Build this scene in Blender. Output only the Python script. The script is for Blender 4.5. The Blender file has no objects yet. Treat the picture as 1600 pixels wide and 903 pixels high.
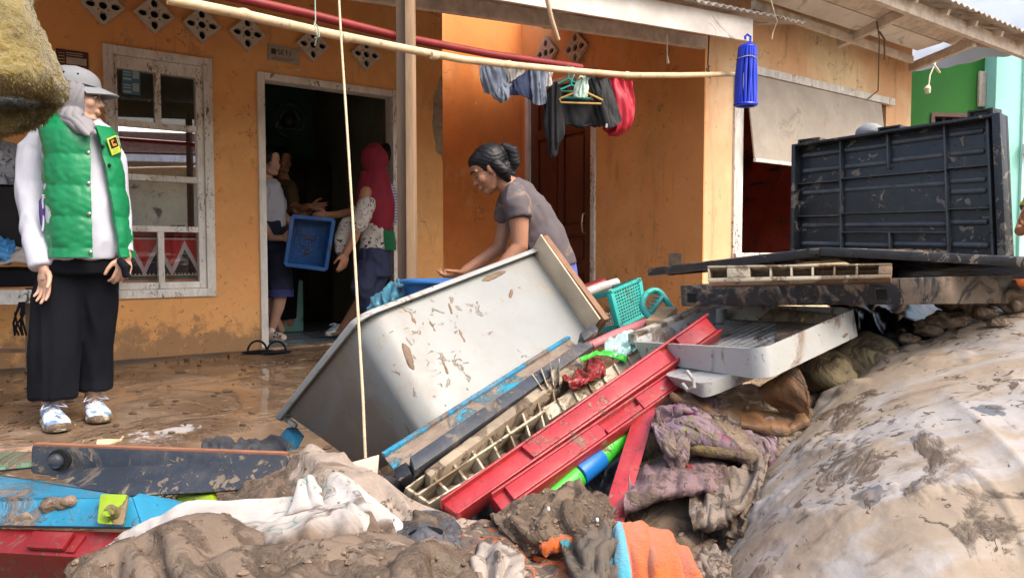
import bpy, bmesh, math, random
import numpy as np
from mathutils import Vector, Matrix, noise as NZ
from math import sin, cos, pi, radians, sqrt, atan2

random.seed(7)
SC = bpy.context.scene
COL = SC.collection

# ------------------------------------------------------------------ camera
FPX = 1155.0
TH = radians(2.8)
CAM = Vector((0, 0, 0.76))
cd = bpy.data.cameras.new('camera')
cam = bpy.data.objects.new('camera', cd)
COL.objects.link(cam)
cd.sensor_width = 36
cd.lens = FPX / 1600 * 36
cd.clip_start = 0.02
cd.clip_end = 500
cam.location = CAM
cam.rotation_euler = (pi / 2 - TH, 0, 0)
SC.camera = cam

# ------------------------------------------------------------------ sky, sun, exposure
SUN_EL, SUN_AZ = radians(52), radians(128)      # azimuth clockwise from +Y: light from the right, a little behind the camera
w = bpy.data.worlds.new('World')
SC.world = w
w.use_nodes = True
nt = w.node_tree
bg = nt.nodes['Background']
sky = nt.nodes.new('ShaderNodeTexSky')
sky.sky_type = 'NISHITA'
sky.sun_disc = False
sky.sun_elevation = SUN_EL
sky.sun_rotation = SUN_AZ
sky.air_density = 1.2
sky.dust_density = 6.0
sky.ozone_density = 0.6
nt.links.new(sky.outputs[0], bg.inputs[0])
bg.inputs[1].default_value = 0.15
sd = bpy.data.lights.new('sun', 'SUN')
sd.energy = 0.62
sd.angle = radians(25)
sd.color = (1.0, 0.95, 0.88)
so = bpy.data.objects.new('sun', sd)
COL.objects.link(so)
sv = Vector((sin(SUN_AZ) * cos(SUN_EL), cos(SUN_AZ) * cos(SUN_EL), sin(SUN_EL)))
so.rotation_euler = sv.to_track_quat('Z', 'Y').to_euler()
so.location = (3, -3, 8)
vs = SC.view_settings
vs.view_transform = 'Standard'
vs.look = 'None'
vs.exposure = 1.33
vs.gamma = 1.0
vs.use_curve_mapping = False
SC.cycles.max_bounces = 8
SC.cycles.diffuse_bounces = 5

# ------------------------------------------------------------------ pixel geometry
def ray(px, py):
    u = (px - 800) / FPX
    v = (451.5 - py) / FPX
    return Vector((u, cos(TH) + v * sin(TH), -sin(TH) + v * cos(TH)))
def P(px, py, Y):
    r = ray(px, py)
    return CAM + r * (Y / r.y)
def hit(px, py, o, n):
    r = ray(px, py)
    return CAM + r * ((o - CAM).dot(n) / r.dot(n))
def G(px, py, z=0.0):
    return hit(px, py, Vector((0, 0, z)), Vector((0, 0, 1)))

class Frame:
    def __init__(s, o, ex, ey, n=None):
        s.o = Vector(o); s.ex = Vector(ex).normalized(); s.ey = Vector(ey).normalized()
        s.n = (Vector(n) if n is not None else s.ex.cross(s.ey)).normalized()
    def pt(s, x, y, d=0.0):
        return s.o + s.ex * x + s.ey * y + s.n * d
    def px(s, px, py, d=0.0):
        p = hit(px, py, s.o + s.n * d, s.n) - s.o
        return p.dot(s.ex), p.dot(s.ey)
    def at(s, px, py, d=0.0):
        return hit(px, py, s.o + s.n * d, s.n)

def fbm(p, oct=4):
    a, t, q = 1.0, 0.0, Vector(p)
    for i in range(oct):
        t += a * NZ.noise(q); q = q * 2.03 + Vector((7.1, 3.3, 1.7)); a *= 0.5
    return t

# ------------------------------------------------------------------ mesh builder
class MB:
    def __init__(s):
        s.v = []; s.f = []; s.uv = {}
    def add(s, V, Fc):
        b = len(s.v)
        s.v += [Vector(v) for v in V]
        s.f += [tuple(b + i for i in f) for f in Fc]
        return s
    def hexa(s, p):
        return s.add(p, [(0, 3, 2, 1), (4, 5, 6, 7), (0, 1, 5, 4), (1, 2, 6, 5), (2, 3, 7, 6), (3, 0, 4, 7)])
    def box(s, fr, x0, x1, y0, y1, d0, d1):
        return s.hexa([fr.pt(x0, y0, d0), fr.pt(x1, y0, d0), fr.pt(x1, y1, d0), fr.pt(x0, y1, d0),
                       fr.pt(x0, y0, d1), fr.pt(x1, y0, d1), fr.pt(x1, y1, d1), fr.pt(x0, y1, d1)])
    def aabb(s, c, h):
        return s.box(Frame(c, (1, 0, 0), (0, 1, 0)), -h[0], h[0], -h[1], h[1], -h[2], h[2])
    def prism(s, poly, vec):
        n = len(poly); vec = Vector(vec)
        V = [Vector(p) for p in poly] + [Vector(p) + vec for p in poly]
        Fc = [tuple(range(n)), tuple(range(2 * n - 1, n - 1, -1))]
        Fc += [(i, i + n, (i + 1) % n + n, (i + 1) % n) for i in range(n)]
        return s.add(V, Fc)
    def bar(s, a, b, wdt, hgt, up=(0, 0, 1)):
        a = Vector(a); b = Vector(b); t = (b - a).normalized()
        side = t.cross(Vector(up)).normalized(); u2 = side.cross(t)
        x = side * wdt / 2; y = u2 * hgt / 2
        return s.hexa([a - x - y, a + x - y, a + x + y, a - x + y, b - x - y, b + x - y, b + x + y, b - x + y])
    def tube(s, pts, r, n=10, caps=True, flat=None, fdir=None):
        pts = [Vector(p) for p in pts]; m = len(pts)
        if not hasattr(r, '__len__'): r = [r] * m
        rings = []
        t0 = (pts[1] - pts[0]).normalized()
        ref = Vector(fdir) if fdir is not None else (Vector((0, 0, 1)) if abs(t0.z) < 0.9 else Vector((0, 1, 0)))
        nrm = None
        for i in range(m):
            t = (pts[min(i + 1, m - 1)] - pts[max(i - 1, 0)]).normalized()
            if nrm is None or fdir is not None: nrm = (ref - t * ref.dot(t)).normalized()
            else: nrm = (nrm - t * nrm.dot(t)).normalized()
            bn = t.cross(nrm)
            rd = r[i] * (flat if flat else 1.0)
            rings.append([pts[i] + nrm * cos(2 * pi * k / n) * rd + bn * sin(2 * pi * k / n) * r[i] for k in range(n)])
        return s.loft(rings, caps)
    def loft(s, rings, caps=True, closed=True):
        n = len(rings[0]); V = [p for R in rings for p in R]; Fc = []
        for i in range(len(rings) - 1):
            for k in range(n if closed else n - 1):
                a = i * n + k; b = i * n + (k + 1) % n
                Fc.append((a, b, b + n, a + n))
        if caps:
            Fc.append(tuple(range(n - 1, -1, -1)))
            Fc.append(tuple(range((len(rings) - 1) * n, len(rings) * n)))
        return s.add(V, Fc)
    def ell(s, c, ax, nu=20, nv=12):
        c = Vector(c); A = [Vector(a) for a in ax]
        V = [c - A[2]]; 
        for j in range(1, nv):
            th = -pi / 2 + pi * j / nv
            for i in range(nu):
                ph = 2 * pi * i / nu
                V.append(c + A[0] * cos(th) * cos(ph) + A[1] * cos(th) * sin(ph) + A[2] * sin(th))
        V.append(c + A[2]); Fc = []
        for i in range(nu):
            Fc.append((0, 1 + (i + 1) % nu, 1 + i))
            for j in range(nv - 2):
                a = 1 + j * nu + i; b = 1 + j * nu + (i + 1) % nu
                Fc.append((a, b, b + nu, a + nu))
            t = 1 + (nv - 2) * nu
            Fc.append((t + i, t + (i + 1) % nu, len(V) - 1))
        return s.add(V, Fc)
    def ball(s, c, r, nu=14, nv=9):
        return s.ell(c, ((r, 0, 0), (0, r, 0), (0, 0, r)), nu, nv)
    def chain(s, pts, r, n=14, fdir=None, flat=None):
        # rounded tapered limb
        s.tube(pts, r, n, True, flat, fdir)
        rr = r if hasattr(r, '__len__') else [r] * len(pts)
        s.ball(pts[0], rr[0] * (flat if flat and flat < 1 else 1) * .97); s.ball(pts[-1], rr[-1] * (flat if flat and flat < 1 else 1) * .97)
        return s
    def grid(s, A, uv=True):
        nv, nu = A.shape[:2]; b = len(s.v)
        s.v += [Vector(A[j, i]) for j in range(nv) for i in range(nu)]
        for j in range(nv - 1):
            for i in range(nu - 1):
                s.f.append((b + j * nu + i, b + j * nu + i + 1, b + (j + 1) * nu + i + 1, b + (j + 1) * nu + i))
        if uv:
            for j in range(nv):
                for i in range(nu):
                    s.uv[b + j * nu + i] = (i / (nu - 1), j / (nv - 1))
        return s
    def disp(s, fn):
        s.v = [fn(v) for v in s.v]; return s
    def centre(s):
        c = Vector((0, 0, 0))
        for v in s.v: c += v
        c /= max(1, len(s.v)); c.z = min(v.z for v in s.v)
        return c

def wloc(o):
    p = Vector((0, 0, 0))
    while o is not None:
        p += o.location; o = o.parent
    return p

def build(name, mb, mat, parent=None, bevel=0.0, smooth=True, angle=38, remesh=0.0, sm=0, solid=0.0, seg=2, disp=None, base=None, sub=0, sa=None):
    """link the collected geometry as ONE mesh object; origin at its base"""
    me = bpy.data.meshes.new(name)
    org = wloc(parent) if parent is not None else Vector((0, 0, 0))
    me.from_pydata([v - org for v in mb.v], [], mb.f)
    if mb.uv:
        ul = me.uv_layers.new(name='UVMap')
        for lp in me.loops:
            ul.data[lp.index].uv = mb.uv.get(lp.vertex_index, (0, 0))
    bm = bmesh.new(); bm.from_mesh(me)
    if not mb.uv or bevel:
        bmesh.ops.recalc_face_normals(bm, faces=bm.faces)
    if bevel > 0:
        es = [e for e in bm.edges if len(e.link_faces) == 2 and e.calc_face_angle(0) > radians(30)]
        bmesh.ops.bevel(bm, geom=es, offset=bevel, segments=seg, profile=0.6, affect='EDGES', clamp_overlap=True)
    bm.to_mesh(me); bm.free()
    o = bpy.data.objects.new(name, me)
    COL.objects.link(o)
    if remesh > 0 or solid > 0 or sub > 0:
        if remesh > 0:
            m = o.modifiers.new('r', 'REMESH'); m.mode = 'VOXEL'; m.voxel_size = remesh; m.adaptivity = 0
        if sm:
            m = o.modifiers.new('s', 'SMOOTH'); m.factor = 0.5; m.iterations = sm
        if sub:
            m = o.modifiers.new('u', 'SUBSURF'); m.levels = sub; m.render_levels = sub
        if solid > 0:
            m = o.modifiers.new('t', 'SOLIDIFY'); m.thickness = solid; m.offset = 0
        dg = bpy.context.evaluated_depsgraph_get()
        m2 = bpy.data.meshes.new_from_object(o.evaluated_get(dg), depsgraph=dg)
        o.modifiers.clear()
        o.data = m2; bpy.data.meshes.remove(me); me = m2; me.name = name
    if disp:
        co = np.empty(len(me.vertices) * 3, dtype=np.float32); no = np.empty(len(me.vertices) * 3, dtype=np.float32)
        me.vertices.foreach_get('co', co); me.vertex_normals.foreach_get('vector', no)
        co = co.reshape(-1, 3); no = no.reshape(-1, 3)
        for i in range(len(co)):
            p = Vector(co[i]) + org
            d = disp(p, Vector(no[i]))
            if isinstance(d, Vector): co[i] += np.array(d)
            else: co[i] += no[i] * d
        me.vertices.foreach_set('co', co.ravel())
        me.update()
    me.materials.clear(); me.materials.append(mat)
    if smooth:
        me.polygons.foreach_set('use_smooth', [True] * len(me.polygons))
        me.set_sharp_from_angle(angle=radians(sa or angle))
    if parent is not None:
        o.parent = parent
    else:
        c = base if base is not None else mb.centre()
        me.transform(Matrix.Translation(-c)); o.location = c
    return o

def tag(o, label=None, cat=None, group=None, kind=None):
    if label: o['label'] = label
    if cat: o['category'] = cat
    if group: o['group'] = group
    if kind: o['kind'] = kind
    return o
def thing(name, label, cat, base, group=None):
    o = bpy.data.objects.new(name, None)
    o.empty_display_size = 0.1
    COL.objects.link(o); o.location = base
    return tag(o, label, cat, group)

# ------------------------------------------------------------------ materials
MUD = (0.195, 0.138, 0.094)
MUDW = (0.09, 0.061, 0.041)
class NT:
    def __init__(s, m):
        s.t = m.node_tree; s.n = s.t.nodes
    def new(s, typ, **kw):
        n = s.n.new(typ)
        for k, v in kw.items(): setattr(n, k, v)
        return n
    def lk(s, a, b): s.t.links.new(a, b)
    def noise(s, vec, scale, detail=5, rough=.6, dist=0.0):
        n = s.new('ShaderNodeTexNoise'); n.inputs['Scale'].default_value = scale
        n.inputs['Detail'].default_value = detail; n.inputs['Roughness'].default_value = rough
        n.inputs['Distortion'].default_value = dist
        if vec is not None: s.lk(vec, n.inputs['Vector'])
        return n.outputs['Fac']
    def rng(s, val, a, b, c=0.0, d=1.0):
        n = s.new('ShaderNodeMapRange'); n.interpolation_type = 'SMOOTHSTEP'
        s.lk(val, n.inputs[0])
        for i, x in enumerate((a, b, c, d)): n.inputs[i + 1].default_value = x
        return n.outputs[0]
    def mix(s, fac, a, b, mode='MIX'):
        n = s.new('ShaderNodeMix', data_type='RGBA', blend_type=mode)
        if isinstance(fac, (int, float)): n.inputs[0].default_value = fac
        else: s.lk(fac, n.inputs[0])
        for i, x in ((6, a), (7, b)):
            if isinstance(x, tuple): n.inputs[i].default_value = (*x[:3], 1)
            else: s.lk(x, n.inputs[i])
        return n.outputs[2]
    def math(s, op, a, b=0.0):
        n = s.new('ShaderNodeMath', operation=op)
        for i, x in ((0, a), (1, b)):
            if isinstance(x, (int, float)): n.inputs[i].default_value = x
            else: s.lk(x, n.inputs[i])
        return n.outputs[0]
    def mapping(s, vec, sc=(1, 1, 1), loc=(0, 0, 0), rot=(0, 0, 0)):
        n = s.new('ShaderNodeMapping'); s.lk(vec, n.inputs[0])
        n.inputs['Scale'].default_value = sc; n.inputs['Location'].default_value = loc; n.inputs['Rotation'].default_value = rot
        return n.outputs[0]
    def sep(s, vec):
        n = s.new('ShaderNodeSeparateXYZ'); s.lk(vec, n.inputs[0]); return n.outputs

def M(name, col, rough=.5, var=.2, vs_=7, mud=0.0, ms=5, bump=.15, bs=90, spec=.4, metal=0.0, splat=0.0, mudcol=MUD, coat=0.0, hook=None, seed=0.0, weave=0.0, sheen=0.0, mdist=1.2, sss=0.0, mh=1.0, stretch=(1, 1, 1), film=None):
    m = bpy.data.materials.new(name); m.use_nodes = True
    t = NT(m); b = t.n['Principled BSDF']
    tc = t.new('ShaderNodeTexCoord')
    vec = t.mapping(tc.outputs['Object'], loc=(seed * 3.7, seed * 1.3, seed * 2.1), sc=stretch)
    n1 = t.noise(vec, vs_, 6, .65)
    lo = tuple(c * (1 - var) for c in col); hi = tuple(min(1, c * (1 + var)) for c in col)
    c = t.mix(t.rng(n1, .3, .7), lo, hi)
    if hook: c = hook(t, tc, vec, c)
    r = None
    h = t.noise(vec, bs, 4, .6)
    hs = t.math('MULTIPLY', h, bump)
    if weave:
        wv = t.new('ShaderNodeTexWave'); wv.inputs['Scale'].default_value = weave; wv.inputs['Distortion'].default_value = 1.5
        t.lk(vec, wv.inputs[0]); hs = t.math('ADD', hs, t.math('MULTIPLY', wv.outputs['Fac'], .1))
    rr = t.math('ADD', t.math('MULTIPLY', n1, .25), rough - .125)
    if mud > 0 or splat > 0:
        if film is None: film = .22 if mud > .05 else 0
        mn = t.noise(vec, ms, 10, .64, mdist)
        th = .5 + (.5 - mud) * .42
        mk = t.rng(mn, th - .045, th + .045)
        mcn = t.noise(vec, 18, 6, .7)
        mc = t.mix(t.rng(mcn, .3, .7), MUDW if mudcol == MUD else tuple(x * .6 for x in mudcol), mudcol)
        if film:
            # thin dried dust, thicker in broad tide marks and in streaks that run down
            fl = t.noise(vec, ms * .45, 6, .7, .6); fs = t.noise(vec, ms * 9, 5, .75)
            ff_ = t.math('MULTIPLY', t.rng(t.math('ADD', fl, t.math('MULTIPLY', t.math('SUBTRACT', fs, .5), .35)), .44, .70), film * 1.6)
            dr = t.noise(t.mapping(tc.outputs['Object'], sc=(1, 1, .10), loc=(seed, 2, 1)), ms * 5, 5, .6)
            ff_ = t.math('MAXIMUM', ff_, t.rng(dr, .63, .70, 0, film * 2.2))
            c = t.mix(ff_, c, tuple(min(1, x * 1.15) for x in mudcol))
            rr = t.mix(ff_, rr, (.7,) * 3)
        if splat > 0:
            sn = t.noise(vec, ms * 9, 5, .65, .9)
            clus = t.noise(vec, ms * .7, 2, .5)
            th2 = .5 + (.5 - splat) * .45
            mk = t.math('MAXIMUM', mk, t.rng(t.math('ADD', sn, t.math('MULTIPLY', t.math('SUBTRACT', clus, .5), .5)), th2 - .045, th2 + .0))
        c = t.mix(mk, c, mc)
        rr = t.mix(mk, rr, t.mix(t.rng(mcn, .35, .65), (.22,) * 3, (.7,) * 3))
        hh = t.math('ADD', t.math('MULTIPLY', t.noise(vec, 35, 6, .7), .9), t.math('MULTIPLY', mn, 1.6))
        hs = t.math('ADD', hs, t.math('MULTIPLY', mk, t.math('MULTIPLY', hh, mh)))
    t.lk(c, b.inputs['Base Color']); t.lk(rr, b.inputs['Roughness'])
    bp = t.new('ShaderNodeBump'); bp.inputs['Distance'].default_value = .006; bp.inputs['Strength'].default_value = .8
    t.lk(hs, bp.inputs['Height']); t.lk(bp.outputs[0], b.inputs['Normal'])
    b.inputs['Specular IOR Level'].default_value = spec
    b.inputs['Metallic'].default_value = metal
    b.inputs['Coat Weight'].default_value = coat
    if sheen: b.inputs['Sheen Weight'].default_value = sheen
    if sss:
        b.inputs['Subsurface Weight'].default_value = sss; b.inputs['Subsurface Radius'].default_value = (.01, .004, .002)
    return m
# ------------------------------------------------------------------ house frames
AX = Vector((0.8108, 0.5853, 0)); NA = Vector((0.5853, -0.8108, 0)); ZZ = Vector((0, 0, 1))
def planeA(px, py, D):
    return hit(px, py, -NA * D, NA)
p0 = planeA(693, 500, 5.84)
FA = Frame((p0.x, p0.y, 0), AX, ZZ)                       # front wall, origin at its right end
p0 = planeA(815, 400, 6.43)
OB = Vector((p0.x, p0.y, 0))
FA2 = Frame(OB - AX * 1.2, AX, ZZ)                        # recessed wall
BX = Vector((NA.x, NA.y, 0))
FB = Frame(OB, BX, ZZ)                                    # side wall with the brown door
LB = FB.px(1099, 300)[0]
OC = FB.pt(LB, 0)
FC = Frame(OC, AX, ZZ)                                    # right front wall

# ------------------------------------------------------------------ setting materials
def hook_wall(lowmud):
    def hk(t, tc, vec, c):
        big = t.noise(tc.outputs['Object'], .9, 4, .6)
        c = t.mix(t.rng(big, .35, .62), c, t.mix(.55, c, (0.66, 0.25, 0.085)))
        fade = t.noise(t.mapping(tc.outputs['Object'], sc=(1, 1, .55)), 2.6, 7, .66)
        c = t.mix(t.rng(fade, .52, .72, 0, .5), c, (0.66, 0.44, 0.23))
        grim = t.noise(t.mapping(tc.outputs['Object'], sc=(1.4, 1.4, .5)), 5, 8, .7, .8)
        c = t.mix(t.rng(grim, .56, .74, 0, .55), c, (0.30, 0.19, 0.11))
        st = t.noise(t.mapping(tc.outputs['Object'], sc=(1, 1, .12)), 7, 6, .65, .3)
        c = t.mix(t.rng(st, .56, .72, 0, .45), c, (0.34, 0.19, 0.10))
        pk = t.noise(tc.outputs['Object'], 3.3, 9, .7, 1.3)
        c = t.mix(t.rng(pk, .665, .685, 0, .7), c, (0.62, 0.52, 0.40))
        vc = t.new('ShaderNodeTexVoronoi'); vc.feature = 'DISTANCE_TO_EDGE'; vc.inputs['Scale'].default_value = .9
        wv_ = t.new('ShaderNodeVectorMath', operation='ADD'); nn_ = t.new('ShaderNodeTexNoise'); nn_.inputs['Scale'].default_value = 4; nn_.inputs['Detail'].default_value = 6
        t.lk(tc.outputs['Object'], nn_.inputs['Vector']); t.lk(tc.outputs['Object'], wv_.inputs[0]); t.lk(nn_.outputs['Color'], wv_.inputs[1]); t.lk(wv_.outputs[0], vc.inputs['Vector'])
        c = t.mix(t.math('MULTIPLY', t.rng(vc.outputs[0], .002, .006, 1, 0), t.rng(fade, .5, .55, 0, .6)), c, (.12, .07, .04))
        z = t.sep(tc.outputs['Object'])[2]
        sp = t.noise(tc.outputs['Object'], 26, 4, .6, .8)
        sp2 = t.noise(tc.outputs['Object'], 3.1, 3, .6)
        near = t.rng(z, lowmud, -.1, 0, 1)
        v = t.math('ADD', t.math('ADD', sp, t.math('MULTIPLY', near, .085)), t.math('MULTIPLY', sp2, .22))
        c = t.mix(t.rng(v, .775, .83, 0, .75), c, (0.2, .125, .075))
        low = t.noise(tc.outputs['Object'], 7, 6, .7)
        vl = t.math('ADD', low, t.math('MULTIPLY', t.rng(z, .42, 0.0), .36))
        c = t.mix(t.rng(vl, .60, .78, 0, .75), c, (0.20, .13, .08))
        return c
    return hk
m_wall = M('orange_plaster', (0.74, 0.40, 0.155), .75, .14, 1.7, bump=.3, bs=25, spec=.2, hook=hook_wall(1.1))
m_wallr = M('red_orange_plaster', (0.66, 0.22, 0.055), .7, .16, 1.5, bump=.3, bs=25, spec=.2, hook=hook_wall(1.2))
m_wally = M('yellow_plaster', (0.88, 0.71, 0.46), .8, .12, 1.5, bump=.3, bs=25, spec=.2, hook=hook_wall(1.3))
m_white = M('weathered_white_paint', (0.70, 0.68, 0.64), .55, .16, 9, mud=.12, ms=7, splat=.16, bump=.3, bs=40, mudcol=(.3, .2, .13), mh=.4, stretch=(1, 1, .4))
m_board = M('grey_white_board', (0.72, 0.68, 0.63), .7, .14, 3, mud=.15, ms=3, bump=.2, mudcol=(.42, .36, .3), mh=.1)
m_rafter = M('weathered_timber_paint', (0.62, 0.54, 0.46), .75, .25, 8, bump=.3, stretch=(1, 1, 1))
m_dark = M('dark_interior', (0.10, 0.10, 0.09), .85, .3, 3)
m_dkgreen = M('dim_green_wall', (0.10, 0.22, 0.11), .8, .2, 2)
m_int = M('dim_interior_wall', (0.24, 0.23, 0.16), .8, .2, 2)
m_brown = M('brown_door_paint', (0.10, 0.033, 0.02), .38, .25, 6, bump=.2, stretch=(1, 1, .25), spec=.5)
m_wood = M('raw_post_timber', (0.25, 0.165, 0.10), .75, .3, 12, bump=.5, stretch=(1, 1, .12), bs=60)
m_woodd = M('dark_wet_timber', (0.13, 0.085, 0.055), .7, .3, 12, bump=.5, stretch=(1, 1, .12), bs=60)
m_vent = M('pale_vent_concrete', (0.50, 0.44, 0.36), .8, .15, 20, bump=.2)
m_black = M('black_trim_and_shade', (0.006, 0.006, 0.006), .8, .2)  # black prints and snaps; elsewhere the shade inside openings put into the colour
m_patch = M('bare_cement', (0.27, 0.225, 0.17), .9, .3, 9, bump=.8, bs=40)
m_tin = M('corrugated_tin', (0.50, 0.47, 0.44), .55, .2, 6, mud=.3, ms=5, mudcol=(.32, .25, .19), mh=.1)
m_redin = M('red_interior_plaster', (0.50, 0.09, 0.055), .8, .2, 3, mud=.26, ms=3.4, mudcol=(.12, .09, .06), mh=.3)
m_green = M('bright_green_plaster', (0.018, 0.15, 0.014), .7, .12, 2)
m_turq = M('turquoise_plaster', (0.30, 0.66, 0.56), .7, .08, 2)
m_tarp = M('pale_tarpaulin', (0.66, 0.72, 0.82), .55, .08, 2, bump=.2, bs=8)
_t = NT(m_tarp); _tr = _t.new('ShaderNodeBsdfTranslucent'); _tr.inputs[0].default_value = (.85, .9, .98, 1); _mx = _t.new('ShaderNodeMixShader'); _mx.inputs[0].default_value = .7
_t.lk(_t.n['Principled BSDF'].outputs[0], _mx.inputs[1]); _t.lk(_tr.outputs[0], _mx.inputs[2]); _t.lk(_mx.outputs[0], _t.n['Material Output'].inputs[0])
m_rtile = M('brown_roof_tile', (0.20, 0.095, 0.06), .8, .35, 9, bump=.4)
m_cream = M('cream_plaster', (0.55, 0.47, 0.30), .8, .12, 2, mud=.2, ms=2, mh=.2)
m_leaf = M('leaf_green', (0.035, 0.08, 0.02), .6, .4, 9)
m_redpole = M('red_painted_pole', (0.22, 0.018, 0.02), .5, .2, 10)

def hook_floor(t, tc, vec, c):
    n = t.noise(tc.outputs['Object'], 1.6, 7, .62, .8)
    c = t.mix(t.rng(n, .38, .62), c, (0.105, 0.068, 0.043))
    n2 = t.noise(tc.outputs['Object'], 9, 6, .65, 1.0)
    c = t.mix(t.rng(n2, .56, .68, 0, .7), c, (0.33, 0.23, 0.155))
    n3 = t.noise(tc.outputs['Object'], 30, 3, .6, .5)
    return t.mix(t.rng(n3, .69, .72), c, (.035, .022, .015))
def floor_mat():
    m = M('wet_muddy_floor', (0.185, 0.128, 0.086), .3, .2, 3, bump=0, hook=hook_floor, spec=.5)
    t = NT(m); b = t.n['Principled BSDF']; tc = t.new('ShaderNodeTexCoord')
    n = t.noise(tc.outputs['Object'], 2.3, 6, .6, .7)
    wet = t.rng(n, .47, .62)
    t.lk(t.mix(wet, (.07,) * 3, (.45,) * 3), b.inputs['Roughness'])
    hh = t.math('MULTIPLY', wet, t.math('ADD', t.noise(tc.outputs['Object'], 24, 7, .65, .6), t.math('MULTIPLY', n, 2.0)))
    hh = t.math('ADD', hh, t.math('MULTIPLY', t.noise(tc.outputs['Object'], 6, 3), .12))
    bp = t.new('ShaderNodeBump'); bp.inputs['Distance'].default_value = .02; bp.inputs['Strength'].default_value = .7
    t.lk(hh, bp.inputs['Height']); t.lk(bp.outputs[0], b.inputs['Normal'])
    return m
m_floor = floor_mat()
m_mud = M('wet_brown_mud', MUD, .5, .3, 5, bump=1.2, bs=14, mud=.45, ms=4)

# ------------------------------------------------------------------ ground (one sheet to the horizon) and porch floor
xs = np.concatenate([np.linspace(-120, -8, 12), np.linspace(-7, -3, 9), np.linspace(-2.8, 3.4, 110), np.linspace(3.8, 8, 9), np.linspace(10, 120, 12)])
ys = np.concatenate([np.linspace(-120, -6, 12), np.linspace(-5, -1, 9), np.linspace(-.8, 3.6, 90), np.linspace(4, 9, 9), np.linspace(11, 160, 14)])
GA = np.zeros((len(ys), len(xs), 3))
def heap(x, y):
    z = -0.62
    d1 = max(0, 1 - ((x - .25) / 1.35) ** 2 - ((y - 1.15) / .8) ** 2); d2 = max(0, 1 - ((x - .2) / 1.5) ** 2 - ((y - 2.1) / 1.0) ** 2)
    z += max(.80 * min(1, d1 * 1.5) * (1 if x > -.5 else max(0, 1 + (x + .5) / .4)), .60 * min(1, d2 * 1.6))
    if -3 < x < 3.5 and -1 < y < 4: z += .05 * fbm((x * 2.2, y * 2.2, .3), 4)
    return z
for j, y in enumerate(ys):
    for i, x in enumerate(xs):
        GA[j, i] = (x, y, heap(x, y))
tag(build('ground', MB().grid(GA, uv=False), m_mud, base=Vector((0, 0, 0))), kind='structure')
mb = MB()
e = Frame((0, 0, 0), AX, NA, ZZ)
# porch slab: from behind the house front to its open edge
sA = FA.o.dot(AX); dA = FA.o.dot(NA)
def sl(x0, x1, d0, d1, z0, z1):       # s range, distance range (positive in front of camera), z range
    return [Vector(AX * s + NA * (-d) + ZZ * z) for z in (z0, z1) for s, d in ((x0, d0), (x1, d0), (x1, d1), (x0, d1))]
mb = MB().hexa(sl(sA - 6, OC.dot(AX) + .3, 2.66, 6.6, -.7, 0))
tag(build('porch_floor', mb, m_floor, bevel=.02), kind='structure')

# ------------------------------------------------------------------ the orange house
house = thing('house', 'orange plastered house with a shaded porch, window and open doorway', 'house', FA.pt(-2, 0))
def panel(mb, fr, x0, x1, y0, y1, holes, d0, d1):
    X = sorted({x0, x1, *[h[0] for h in holes], *[h[1] for h in holes]})
    Y = sorted({y0, y1, *[h[2] for h in holes], *[h[3] for h in holes]})
    def solid(i, j):
        if not (0 <= i < len(X) - 1 and 0 <= j < len(Y) - 1): return False
        cx = (X[i] + X[i + 1]) / 2; cy = (Y[j] + Y[j + 1]) / 2
        return not any(h[0] < cx < h[1] and h[2] < cy < h[3] for h in holes)
    for i in range(len(X) - 1):
        for j in range(len(Y) - 1):
            if not solid(i, j): continue
            a, b, c, d = X[i], X[i + 1], Y[j], Y[j + 1]
            q = lambda *k: mb.add([fr.pt(*z) for z in k], [(0, 1, 2, 3)])
            q((a, c, d1), (b, c, d1), (b, d, d1), (a, d, d1)); q((a, d, d0), (b, d, d0), (b, c, d0), (a, c, d0))
            if not solid(i - 1, j): q((a, c, d0), (a, c, d1), (a, d, d1), (a, d, d0))
            if not solid(i + 1, j): q((b, c, d1), (b, c, d0), (b, d, d0), (b, d, d1))
            if not solid(i, j - 1): q((a, c, d0), (b, c, d0), (b, c, d1), (a, c, d1))
            if not solid(i, j + 1): q((a, d, d1), (b, d, d1), (b, d, d0), (a, d, d0))
    return mb
HT = 3.25
wx0 = (FA.px(155, 72)[0] + FA.px(180, 467)[0]) / 2 - .01; wx1 = (FA.px(332, 98)[0] + FA.px(335, 462)[0]) / 2
wz0, wz1 = .435, 2.195
dx0 = FA.px(404, 300)[0]; dx1 = FA.px(622, 300)[0]; dz1 = 2.155
fw = .055
build('wall', panel(MB(), FA, -6, 0, -.05, HT, [(wx0 + .04, wx1 - .04, wz0 + .04, wz1 - .04), (dx0 + .04, dx1 - .03, -.06, dz1 - .04)], -.13, 0), m_wall, house, smooth=False)
build('wall', MB().box(FA, -.12, 0, -.05, HT, -.7, -.131), m_wallr, house, smooth=False)
build('wall', panel(MB(), FA2, .0, 1.2, -.05, HT, [], -.13, 0), m_wallr, house, smooth=False)
bx0, bx1 = FB.px(822, 300)[0], FB.px(931, 300)[0]
build('wall', panel(MB(), FB, 0, LB - .13, -.05, HT, [(bx0 + .03, bx1 - .03, -.06, 2.46)], -.13, 0), m_wallr if False else m_wall, house, smooth=False)
cx0 = FC.px(1157, 300)[0]; cx1 = FC.px(1385, 160)[0]; cxe = FC.px(1424, 150)[0]
cz0, cz1 = .76, 2.33
build('wall', panel(MB(), FC, .0151, cxe, -.6, 3.9, [(cx0, cx1, cz0, cz1)], -.13, 0), m_wally, house, smooth=False)
build('wall', MB().box(FB, LB - .13, LB, -.6, HT, -.015, 0), m_wall, house, smooth=False)
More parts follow.
